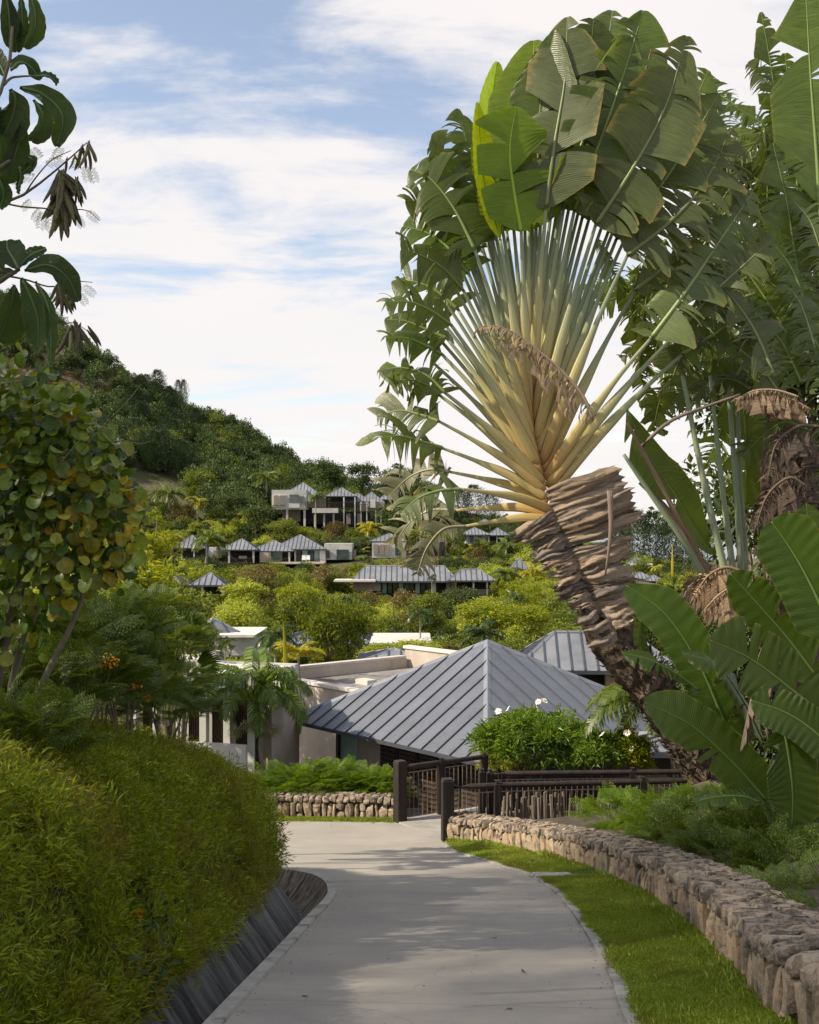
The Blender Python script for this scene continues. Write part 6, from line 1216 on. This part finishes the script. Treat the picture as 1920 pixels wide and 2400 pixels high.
for k, (px, py, Y, r, m_, lbl) in enumerate([(1445, 1900, 18.6, .62, 1, 'bright feathery shrub close behind the railing post'), (1560, 1905, 17.4, .7, 1, 'light feathery shrub at the foot of the leaning trunk'), (1650, 1960, 15.4, .75, 0, 'dark feathery shrub below the small banana leaf'), (1540, 1960, 16.6, .5, 1, 'low yellowish feathery shrub right behind the wall'),
    (1745, 2010, 13.4, .75, 0, 'dark feathery shrub in the middle of the bed'), (1850, 2040, 11.6, .75, 0, 'feathery shrub under the hanging banana leaf'), (1900, 2130, 9.6, .55, 0, 'feathery shrub leaning over the near wall top'), (1760, 1930, 15.0, .8, 0, 'dark feathery shrub beneath the banana stems'), (1900, 1960, 13.2, .9, 0, 'dark feathery shrub at the frame side of the banana clump'), (1940, 2220, 8.0, .5, 0, 'lowest feathery shrub beside the near wall'), (1640, 1890, 17.6, .6, 1, 'small lit feathery shrub beside the dead sheaths'), (1455, 1945, 18.0, .38, 1, 'low feathery shrub just behind the wall under the railing'), (1690, 2030, 13.8, .45, 1, 'low light feathery shrub in the gap behind the wall'), (1800, 2110, 11.0, .5, 0, 'low feathery shrub hugging the wall below the banana'), (1600, 1985, 15.6, .4, 0, 'small dark feathery shrub close to the wall bend'), (1870, 2190, 9.0, .42, 1, 'light feathery sprays spilling onto the near wall')]):
    near_shrub('feathery_shrub', lbl, px, py, Y, (r, r, r*.75), None, None, 0, 0, ((FL if m_ else FS)[k % 2],), 'shrub')
hd = near_shrub('hedge', 'lime green feathery hedge above the short straight stone wall', 745, 1838, 25.4, (2.05, .85, .68), 'featherl', PINS, 900, .30, 51, 'hedge', stems=14, droopy=.25)
near_shrub('hedge', 'end of the feathery hedge beside the bridge entrance post', 890, 1842, 25.1, (.6, .65, .65), 'featherl', PINS, 240, .24, 52, 'hedge', stems=5)
# white flowered shrub
M['shrubg'] = leafmat('shrub_leaf', [(.05, .10, .014), (.09, .17, .02), (.15, .24, .03), (.22, .30, .04)], .38, .4)
WS = crown(61, (1, 1, .85), 60, 130, .16, .20, .4, .26).mesh('crown', M['shrubg']); WL = crown(62, (1, 1, .85), 50, 120, .17, .20, .4, .26).mesh('crown', M['lime'])
FLW = G(); 
for k in range(5):
    for q in range(5): a = q*1.2566; c = np.array([.07*math.cos(k*2.4), .07*math.sin(k*2.4), .03*(k % 2)]); FLW.add([c, c+[.05*math.cos(a-.5), .05*math.sin(a-.5), .02], c+[.085*math.cos(a), .085*math.sin(a), .012], c+[.05*math.cos(a+.5), .05*math.sin(a+.5), .02]], [(0, 1, 2, 3)])
FLW = FLW.mesh('blossom', M['white'])
for px, py, Y, rad, me, lbl, fl in [(1262, 1708, 26.6, (1.5, 1.0, 1.15), WS, 'large white flowered shrub in front of the pyramid roof', [(1168, 1668), (1192, 1662), (1262, 1646), (1310, 1654), (1276, 1643)]), (1395, 1738, 26.2, (1.0, .8, .8), WS, 'lower shrub between the two white flowered ones', []), (1470, 1745, 26.0, (.6, .6, .9), WL, 'slim white flowered shrub beside the pale palm trunk', [(1412, 1722), (1455, 1706), (1470, 1718), (1482, 1756)]), (1180, 1755, 26.8, (.65, .6, .7), WL, 'bright leafy bush beside the seam of the roof corner', [])]:
    t = near_shrub('flowering_shrub', lbl, px, py, Y, rad, None, None, 0, 0, (me,), 'shrub', zb=-7.4)
    for a, b in fl: q = PX(a, b, Y-.5)-np.array(t.location); link('blossom', FLW, t, q, (random.uniform(.5, 1.0), random.uniform(-.3, .3), a), (.65, .65, .65))
for k, (px, py, Y, n, lbl) in enumerate([(250, 1555, 11.2, 30, 'cluster of yellow orange flowers glowing in the dark shrub'), (318, 1610, 11.6, 16, 'small orange flower cluster below the first one'), (345, 1635, 11.7, 18, 'orange flower cluster nearest the dangling palm leaf')]):
    n = n//2; g = G(); r_ = np.random.default_rng(k); leaves(g, r_.normal(size=(n*3, 3))*np.array([.05, .04, .035])*n/13, unit(n*3, r_), unit(n*3, r_), np.full(n*3, .035), np.full(n*3, .03)); o = g.obj('flower_cluster', M['orange']); o.location = PX(px, py, Y-1.0); tag(o, lbl, 'flowers')
LANT = [(235, 2118), (247, 2112), (328, 2140), (230, 2225), (310, 2230), (262, 2305), (300, 2320), (232, 2385)]

# ------------------------------------------------------------------ bamboo ground cover on the bank, grass
tuf = [bamboo_tuft(k).mesh('tuft', M['bamboo']) for k in range(5)]
rr_ = np.random.default_rng(17); n = 34000; x = rr_.uniform(-9, -1.2, n); Y = rr_.uniform(1.5, 19.5, n); dl = sdist(x, Y, KERB); keep = (dl > np.interp(Y, [5, 9, 12, 14], [.42, .58, .78, .84])) & (x > -1.2-Y*.42-.8) & (dl < 7)
x, Y, dl = x[keep], Y[keep], dl[keep]; cov_ = rr_.random(len(x)) < np.where(dl < 2, 1, .55); x, Y, dl = x[cov_], Y[cov_], dl[cov_]
lump = .09*np.sin(x*3.1+Y*1.3)*np.sin(Y*2.3)+.05*np.sin(x*6+1)*np.sin(Y*5.1); thick = np.clip((dl-.74)*1.3, 0, .42)
e = .02; z = zg(x, Y); zx = (zg(x+e, Y)-z)/e; zy = (zg(x, Y+e)-z)/e; nn = np.stack([-zx, -zy, np.ones_like(zx)], 1); nn /= np.linalg.norm(nn, axis=1, keepdims=True)
zs = zp(Y)+np.interp(dl, [.34, .6, .88, 1.0], [.05, .12, .40, .45]); z = np.where(dl < .95, np.maximum(z, zs), z); thick = np.maximum(thick, np.where(dl < .9, .12, 0)); lay = rr_.uniform(.25, 1, len(x)); pp = np.stack([x, Y, z], 1)+nn*((thick+lump)*lay)[:, None]
over = (dl < 1.15); pp[over, 2] -= rr_.uniform(0, .18, over.sum())
rot = np.stack([-np.arctan2(nn[:, 1], nn[:, 2])*.6+rr_.normal(size=len(x))*.25, np.arctan2(nn[:, 0], nn[:, 2])*.7+rr_.normal(size=len(x))*.25, rr_.uniform(0, 6.3, len(x))], 1)
scatter('ground_cover', pp, rot, rr_.uniform(.75, 1.35, len(x)), rr_.integers(0, 5, len(x)), tuf)
nb = 60; 
lv = G(); r_ = np.random.default_rng(8); leaves(lv, r_.normal(size=(60, 3))*.12, unit(60, r_), unit(60, r_)+[0, -.4, .6], np.full(60, .075), np.full(60, .045)); LT = lv.mesh('crown', M['dark'])
for k, (px, py) in enumerate(LANT):
    Y = 7.4-(py-2100)*.0045; c = PX(px, py, Y); t = thing('lantana_plant', ['lantana with twin orange flower heads, highest on the bank', 'lantana twin flower head just right of the highest', 'lantana with a small orange head nearest the bank edge', 'lantana head midway down the bank', 'lantana head by the dark hollow in the bamboo', 'lantana head just above the lowest hollow', 'small lantana head right of the hollow', 'lowest lantana head on the bank'][k], 'lantana', (c[0]-.03, c[1]+.16, c[2]-.05), 0, 'lantana plants in the bamboo bank')
    link('foliage', LT, t, (0, 0, 0), (0, 0, k), (1.2, 1, 1)); g = G(); r_ = np.random.default_rng(k); g.add(*tube([(0, 0, -.1), (.0, -.1, .0), (.03, -.16, .04)], .004, 4)); g.obj('stem', M['stem'], t)
    g = G(); leaves(g, unit(26, r_)*.022+np.array([.03, -.17, .05]), unit(26, r_), unit(26, r_)+[0, -1, 0], np.full(26, .018), np.full(26, .016)); g.obj('flower_head', M['orange'], t)
gt = [grass_tuft(k).mesh('tuft', M['grass']) for k in range(4)]
n = 95000; x = rr_.uniform(.6, 2.9, n); Y = rr_.uniform(4.6, 21.3, n)**1.0; a = np.interp(Y, REDGE[:, 1], REDGE[:, 0])+.03; b = np.interp(Y, WALL[:, 1], WALL[:, 0])+.12
k_ = (x > a) & (x < b) & ~((Y > 14.58) & (Y < 15.05) & (x < 2.6)) & (rr_.random(n) < np.clip(9.5/Y, .45, 1)); x, Y = x[k_], Y[k_]
edge = np.clip((np.interp(Y, WALL[:, 1], WALL[:, 0])-x), 0, 1); s = np.where(edge < .12, 1.9, 1.0)*rr_.uniform(.6, 1.2, len(x))*np.where(Y > 16, 1.25, 1)*(1+.35*np.sin(x*5)*np.sin(Y*3.2))
scatter('grass', np.stack([x, Y, lawn_z(x, Y)-.006], 1), np.stack([rr_.normal(size=len(x))*.12, rr_.normal(size=len(x))*.12, rr_.uniform(0, 6.3, len(x))], 1), s, rr_.integers(0, 4, len(x)), gt)
n = 2600; x = rr_.uniform(-3.4, -.35, n); Y = 23.82-.12*np.abs(rr_.normal(size=n))+np.interp(x, [-3.4, -.3], [.18, -.05]); z = zp(Y)
scatter('verge_grass', np.stack([x, Y, z], 1), np.stack([rr_.normal(size=n)*.2, rr_.normal(size=n)*.2, rr_.uniform(0, 6.3, n)], 1), rr_.uniform(.9, 1.9, n), rr_.integers(0, 4, n), gt)

# ------------------------------------------------------------------ round leaved tree with leaning stems
t = thing('round_leaved_tree', 'round leaved tree with yellowing leaves and leaning bare stems on the bank', 'tree', PX(-30, 1690, 8.6))
def q4(g, name, mat, sm_=True): o = g.obj(name, mat, t, sm_); o.location = -t.location; return o
for wp, w0, w1, Y in (([(20, 1640), (53, 1510), (100, 1390), (144, 1275), (170, 1180)], .034, .02, 8.5), ([(70, 1660), (120, 1560), (165, 1470), (200, 1380), (225, 1300)], .028, .016, 8.3), ([(-10, 1640), (10, 1500), (35, 1390), (60, 1300)], .04, .02, 8.7), ([(-20, 1600), (40, 1450), (62, 1340), (85, 1250)], .02, .014, 8.9), ([(-60, 1500), (-40, 1300), (40, 1100), (90, 980)], .05, .02, 8.8), ([(0, 1250), (90, 1150), (180, 1100), (240, 1050)], .02, .01, 8.6)):
    g = G(); s = spline([PX(a, b, Y) for a, b in wp], 16); g.add(*tube(s, np.linspace(w0, w1, 16), 8)); q4(g, 'stem', M['stem'])
def roundleaf(seed):
    r = np.random.default_rng(seed); n = 12; V = [(0, 0, 0)]; U = [(0, 0)]
    for j in (1, 2):
        for k in range(n): a = 2*math.pi*k/n; rr = j/2*(1-.18*math.cos(a)-.25*(abs(math.atan2(math.sin(a), math.cos(a))) > 2.9)); x_, y_ = .5+.52*rr*math.cos(a), .46*rr*math.sin(a); V.append((x_, y_, -.25*(x_-.4)**2+.14*abs(y_)+r.normal()*.012)); U.append((0, 0))
    V[0] = (.48, 0, -.02); Fs = [(0, 1+k, 1+(k+1) % n) for k in range(n)]+[(1+k, 1+n+k, 1+n+(k+1) % n, 1+(k+1) % n) for k in range(n)]; return V, Fs
RL = [roundleaf(k) for k in range(3)]; RLM = {mn: [] for mn in ('roundleaf', 'ylwleaf')}
rlm = simple('round_leaf_green', (.022, .06, .012), (.06, .12, .02), 3, .3, .004, 8)
for mn in RLM:
    for V, Fs in RL: g = G(); g.add(V, Fs); RLM[mn].append(g.mesh('leaf', M[mn], True))
poly = [(-120, 900), (-40, 850), (30, 835), (90, 870), (160, 905), (235, 960), (285, 1040), (318, 1130), (332, 1200), (325, 1290), (295, 1330), (240, 1380), (170, 1400), (120, 1470), (40, 1530), (-80, 1560), (-160, 1300)]
def inside(x_, y_):
    c = False; j = len(poly)-1
    for i in range(len(poly)):
        (a, b), (d, e_) = poly[i], poly[j]
        if (b > y_) != (e_ > y_) and x_ < (d-a)*(y_-b)/(e_-b)+a: c = not c
        j = i
    return c
r_ = np.random.default_rng(23); spots = []
while len(spots) < 1700:
    a, b = r_.uniform(-120, 335), r_.uniform(830, 1560)
    if b > 1370 and r_.random() < .45: continue
    if inside(a, b): spots.append((a+r_.normal()*11, b+r_.normal()*13, 8.1+abs(r_.normal())*.45))
spots.sort(key=lambda s: s[2]+r_.uniform(0, .25)); gy = {'roundleaf': G(), 'ylwleaf': G()}
for k, (a, b, Y) in enumerate(spots):
    c = PX(a, b, Y)-np.array(t.location); out = np.array([(a-80)/200, -1.0, -(b-1150)/350]); D = out*.5+r_.normal(size=3)*.55+np.array([0, 0, -.55]); Nn = out*.7+np.array([-.2, -.3, .7])+r_.normal(size=3)*.5; s_ = r_.uniform(.06, .135)
    yl = (b > 1090 and a > 120 and r_.random() < .30) or r_.random() < .035; mn = 'ylwleaf' if yl else 'roundleaf'; Mx = look_mat(D[None], Nn[None])[0]
    if k < 300 and a > -20: link('leaf', RLM[mn][k % 3], t, c, Matrix(Mx.tolist()).to_euler(), (s_, s_, s_))
    else: V, Fs = RL[k % 3]; gy[mn].add((np.array(V)*s_)@Mx.T+c, Fs)
stuff(gy['roundleaf'].obj('leaves', M['roundleaf'], t, True)); stuff(gy['ylwleaf'].obj('yellow_leaves', M['ylwleaf'], t, True))
# dry flower stalks on the bush
for k, wp in enumerate(([(190, 1060), (240, 1000), (300, 940), (330, 900)], [(130, 1100), (200, 1020), (250, 1000)], [(60, 960), (30, 880), (15, 830)], [(280, 1030), (330, 1040), (365, 1030)], [(200, 960), (215, 920), (222, 890)])):
    g = G(); s = spline([PX(a, b, 7.9) for a, b in wp], 8); g.add(*tube(s, .003, 4)); rr2 = np.random.default_rng(k)
    for q in range(9): p_ = s[-1]; d = unit(1, rr2)[0]*.05+np.array([0, 0, .02]); g.add(*tube([p_, p_+d], .0016, 3)); g.add(*tube([p_+d, p_+d*1.12], .004, 4))
    q4(g, 'flower_stalk', M['podg'])
# dark filler foliage behind the crown so the hill does not show through
CRD = crown(71, (1, 1, 1), 30, 60, .13, .7, .3, .35).mesh('crown', M['roundleaf'])
for k, (px, py, Y, r) in enumerate([(60, 1080, 9.4, .8), (150, 1180, 9.5, .62), (20, 1300, 9.5, .75), (60, 1200, 9.6, .8)]): link('inner_foliage', CRD, t, PX(px, py, Y)-np.array(t.location), (0, 0, k), (r, r*.5, r))

# ------------------------------------------------------------------ broad leaved tree hanging in at the upper left, and pod tree
t = thing('broad_leaved_tree', 'tree with very large drooping leaves hanging in from the side', 'tree', (-4.3, 6.6, float(zg(-4.3, 6.6))))
K = .4174; YL = 6.0
def c7(u, v, Y=YL): return PX(u*K, v*K, Y)
def q5(g, name, mat, sm_=True): o = g.obj(name, mat, t, sm_); o.location = -t.location; return o
for wp, w0, w1 in (([(-600, 3200), (-500, 1500), (-200, 900), (20, 480), (60, 300), (70, 150)], .028, .008), ([(-500, 1500), (-100, 1600), (60, 1540), (110, 1510)], .035, .010), ([(20, 480), (60, 440), (110, 430), (210, 425)], .008, .004), ([(-200, 900), (-40, 950), (60, 900)], .02, .008)):
    g = G(); s = spline([c7(a, b) for a, b in wp], 18); g.add(*tube(s, np.linspace(w0, w1, 18), 7)); q5(g, 'branch', M['stem'])
TL = [([(60, 0), (70, 90), (85, 200), (95, 290)], 52, 0), ([(150, -60), (185, 30), (195, 150), (140, 268)], 48, 1), ([(25, -60), (45, 40), (55, 150), (50, 262)], 40, 0), ([(115, -30), (120, 60), (125, 140), (118, 230)], 30, 1), ([(30, 430), (10, 380), (-20, 330), (-40, 260)], 40, 0), ([(62, 395), (110, 350), (165, 370), (230, 445)], 34, 0), ([(210, 430), (250, 425), (290, 440), (322, 470)], 32, 0),
      ([(112, 492), (240, 530), (350, 650), (322, 822)], 58, 0), ([(60, 500), (85, 560), (70, 660), (25, 758)], 84, 0), ([(190, 560), (235, 640), (225, 720), (178, 792)], 50, 1), ([(130, 680), (105, 790), (75, 900), (28, 1018)], 66, 1), ([(150, 880), (180, 895), (175, 930), (135, 965)], 28, 0), ([(110, 930), (120, 990), (110, 1040), (105, 1090)], 20, 0), ([(-20, 980), (10, 1040), (20, 1100), (0, 1170)], 40, 0), ([(0, 600), (-20, 700), (0, 820), (10, 930)], 55, 1),
      ([(105, 1512), (75, 1450), (45, 1400), (40, 1352)], 62, 0), ([(105, 1505), (150, 1450), (200, 1420), (258, 1395)], 36, 0), ([(138, 1520), (270, 1490), (380, 1560), (442, 1690)], 54, 0), ([(120, 1560), (170, 1660), (215, 1800), (212, 1962)], 66, 0), ([(90, 1530), (30, 1540), (-30, 1580), (-80, 1640)], 46, 0), ([(80, 1600), (60, 1700), (30, 1800), (-10, 1910)], 92, 1), ([(200, 1580), (260, 1700), (280, 1850), (285, 2045)], 36, 1), ([(20, 1530), (-20, 1480), (-60, 1420), (-80, 1380)], 50, 0)]
for i, (wp, hw, kd) in enumerate(TL):
    nv = (.2*math.sin(i), -1, .35+.2*math.cos(i*2)) if not kd else (.8, -.7, .2); q5(blade([c7(a, b, YL+.05*math.sin(i*2)+.03*k) for k, (a, b) in enumerate(wp)], hw*K/F*YL*1.6, nv, seed=800+i, n=24, m=5, droop=.25, tear=0, fold=.25, sweep=.55, jit=0, gap=0, base=.35, tipw=.42, wave=.004), 'leaf', M['teak'])
t = thing('pod_tree', 'thin branches with hanging bunches of dark seed pods and tiny leaflets', 'tree', (-4.6, 6.9, float(zg(-4.6, 6.9))))
for wp, w0, w1 in (([(-700, 3000), (-500, 1800), (-200, 1250), (20, 1140), (140, 1090), (260, 1000), (380, 900), (490, 800)], .03, .003), ([(20, 1140), (120, 1160), (250, 1170), (330, 1180), (480, 1180), (560, 1240)], .006, .002), ([(140, 1090), (200, 1000), (290, 900), (400, 845)], .005, .002), ([(-300, 1500), (100, 1560), (280, 1610), (400, 1580), (520, 1585)], .010, .002), ([(200, 1600), (300, 1800), (420, 1815), (520, 1880)], .006, .002)):
    g = G(); s = spline([c7(a, b, 6.3) for a, b in wp], 24); g.add(*tube(s, np.linspace(w0, w1, 24), 6)); q5(g, 'branch', M['stem'])
r_ = random.Random(3); podm = {}
for mn in ('pod', 'podg'):
    g = G(); s = spline([(0, 0, 0), (.01, 0, -.25), (.05, 0, -.6), (.03, 0, -1)], 9); g.add(*tube(s, [.012, .05, .062, .066, .066, .064, .06, .045, .008], 6, .3, (0, 1, 0))); podm[mn] = g.mesh('pod', M[mn], True)
PODS = [(340, 960, 22, 190, 1.1), (345, 1040, 22, 230, .8), (340, 1140, 8, 190, .5), (420, 1000, 10, 150, .6), (490, 800, 7, 150, .7), (345, 1600, 14, 170, .7), (420, 1800, 10, 190, .8), (400, 870, 3, 120, .8), (470, 1820, 3, 130, .8)]
for u, v, n, L, sp in PODS:
    for k in range(n):
        a = r_.uniform(-.75, .75)*sp; o = link('pod', podm['podg' if r_.random() < .4 else 'pod'], t, c7(u+r_.uniform(-25, 25), v+r_.uniform(-15, 30), 6.3+r_.uniform(-.06, .06))-np.array(t.location), (r_.uniform(-.3, .3), -a, r_.uniform(-.4, .4)), [L*K/F*6.3*r_.uniform(.75, 1.1)]*3)
g = G()
for k, (u, v, ang, L) in enumerate([(200, 1000, 2.8, 160), (250, 930, .6, 150), (300, 900, 1.2, 130), (230, 900, 2.2, 150), (150, 950, 2.5, 140), (480, 920, -1.5, 130), (500, 930, -1.2, 130), (440, 860, -2.0, 120), (250, 1180, -2.0, 150), (280, 1190, -1.6, 150), (230, 1170, -2.4, 120), (480, 1180, -.6, 120), (430, 1200, -1.2, 110), (460, 1600, -.6, 120), (440, 1640, -1.0, 110), (330, 1720, -2.0, 120), (300, 1640, -2.2, 120), (120, 1050, 2.2, 140), (180, 1120, -2.6, 120)]):
    V, Fa, st = PINL[k % 2]; D = np.array([[math.cos(ang), .2, math.sin(ang)]]); Mx = look_mat(D, np.array([[.1, -1., .3]]))[0]; s_ = L*K/F*6.3*.62; c = c7(u, v, 6.25); g.add((V*s_)@Mx.T+c, Fa); g.add((st*s_)@Mx.T+c, np.array([[0, 1, 2, 3]]))
o = q5(g, 'leaflets', M['feather']); stuff(o)

# ------------------------------------------------------------------ unseen trees added on the sunward side to soften the sun on the lane
THIN = crown(91, (1, 1, .9), 80, 52, .065, .5, .5, .42).mesh('crown', M['dark'])
for k, (x, Y, zc, r, lbl) in enumerate(SHADE):
    t = thing('added_shade_tree', lbl, 'tree', (x, Y, float(zg(x, Y))), k, None); h = zc-float(zg(x, Y))
    link('trunk', TRUNK, t, (0, 0, 0), None, (2.5, 2.5, h)); link('crown', THIN, t, (0, 0, h), (0, 0, k), (r, r, r*.8))
# dark planting behind the second palm
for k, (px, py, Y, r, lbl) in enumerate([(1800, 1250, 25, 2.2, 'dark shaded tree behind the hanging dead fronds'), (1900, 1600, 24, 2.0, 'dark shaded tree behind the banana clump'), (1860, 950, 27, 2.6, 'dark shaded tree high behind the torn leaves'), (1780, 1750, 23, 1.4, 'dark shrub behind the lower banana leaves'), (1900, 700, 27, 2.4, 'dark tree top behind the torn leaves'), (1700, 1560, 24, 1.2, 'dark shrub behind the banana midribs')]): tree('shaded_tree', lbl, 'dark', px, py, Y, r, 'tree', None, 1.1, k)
# fan palm leaves in the thicket
def fan_leaf(px, py, Y, r, ang, spread=2.4, n=22, seed=0):
    g = G(); c = np.zeros(3); rr2 = random.Random(seed)
    for k in range(n): a = ang-spread/2+spread*k/(n-1); L = r*(1-.15*abs(k/(n-1)-.5)*2)*rr2.uniform(.92, 1.04); d = np.array([math.cos(a), -.25+.1*(k % 2), math.sin(a)]); s_ = np.array([-math.sin(a), 0, math.cos(a)]); w = L*.045; g.add([c+d*.05, c+d*L*.6-s_*w, c+d*L+np.array([0, 0, -.08*L]), c+d*L*.6+s_*w], [(0, 1, 2, 3)])
    g.add(*tube([(0, 0, 0), (-math.cos(ang)*r*.6, .2, -math.sin(ang)*r*.6-.1)], .012, 5)); return g
t = thing('fan_palm', 'fan palm with pleated leaves reaching over the ribbed roof house', 'palm', PX(380, 1700, 17))
for k, (px, py, r, ang, mn) in enumerate([(420, 1500, .62, .9, 'palmd'), (455, 1560, .5, .1, 'palmd'), (395, 1590, .75, -1.1, 'palmd'), (440, 1600, .55, -.5, 'palmd'), (330, 1520, .5, 2.2, 'palmd')]): o = fan_leaf(px, py, 17, r, ang, 1.7, 20, k).obj('leaf', M[mn], t); o.location = PX(px, py, 16.9)-np.array(t.location)
g = G(); g.add(*tube([(0, 0, 0), (0, 0, .9)], [.12, .08], 9)); g.obj('trunk', M['palmtrunk'], t)
t = thing('fan_palm', 'bright lime fan palm leaf shining behind the leaning stems', 'palm', PX(150, 1420, 14))
for k, (px, py, r, ang) in enumerate([(175, 1345, .36, .3), (60, 1300, .3, 2.0)]): o = fan_leaf(px, py, 14, r, ang, 2.6, 22, k).obj('leaf', M['lime'], t); o.location = PX(px, py, 13.8)-np.array(t.location)
g = G(); g.add(*tube([(0, 0, -.5), (0, 0, .3)], [.09, .06], 9)); g.obj('trunk', M['palmtrunk'], t)

# fallen leaves on the lane
n = 420; Yl = rr_.uniform(5, 21, n); sd_ = rr_.random(n) < .6; xl_ = np.where(sd_, np.interp(Yl, REDGE[:, 1], REDGE[:, 0])-np.abs(rr_.normal(size=n))*.10-.06, np.interp(np.minimum(Yl, 14), KERB[:, 1], KERB[:, 0])+np.abs(rr_.normal(size=n))*.12+.06)
far_ = rr_.random(n) < .25; xl_ = np.where(far_, rr_.uniform(-.9, 1.1, n), xl_)
g = G(); leaves(g, np.stack([xl_, Yl, zp(Yl)+.007], 1), np.stack([rr_.normal(size=n), rr_.normal(size=n), np.full(n, .08)], 1), np.tile([0, .2, 1.], (n, 1)), rr_.uniform(.008, .028, n), rr_.uniform(.004, .012, n)); stuff(g.obj('leaf_litter', M['deadd']))
g = G(); g.add([(0, 0, 0), (.03, -.012, .004), (.065, 0, .012), (.03, .014, .002)], [(0, 1, 2, 3)]); fl = g.mesh('fallen_leaf', M['deadd'])
for k, (px, py, lbl) in enumerate([(1151, 2200, 'curled brown leaf lying in the middle of the lane'), (1231, 2283, 'tiny brown leaf lying right of the lane centre'), (1203, 2364, 'brown leaf lying near the lower edge of the lane'), (706, 2335, 'brown twig lying beside the drain kerb'), (775, 1965, 'small dark leaf on the sunlit junction')]):
    Y = 1.467/((py-1240)/F-.215); x = (px-960)/F*Y; o = link('fallen_leaf', fl, None, (x, Y, float(zp(Y))+.006), (0, 0, k*1.9), (1, 1, 1)); tag(o, lbl, 'leaf')
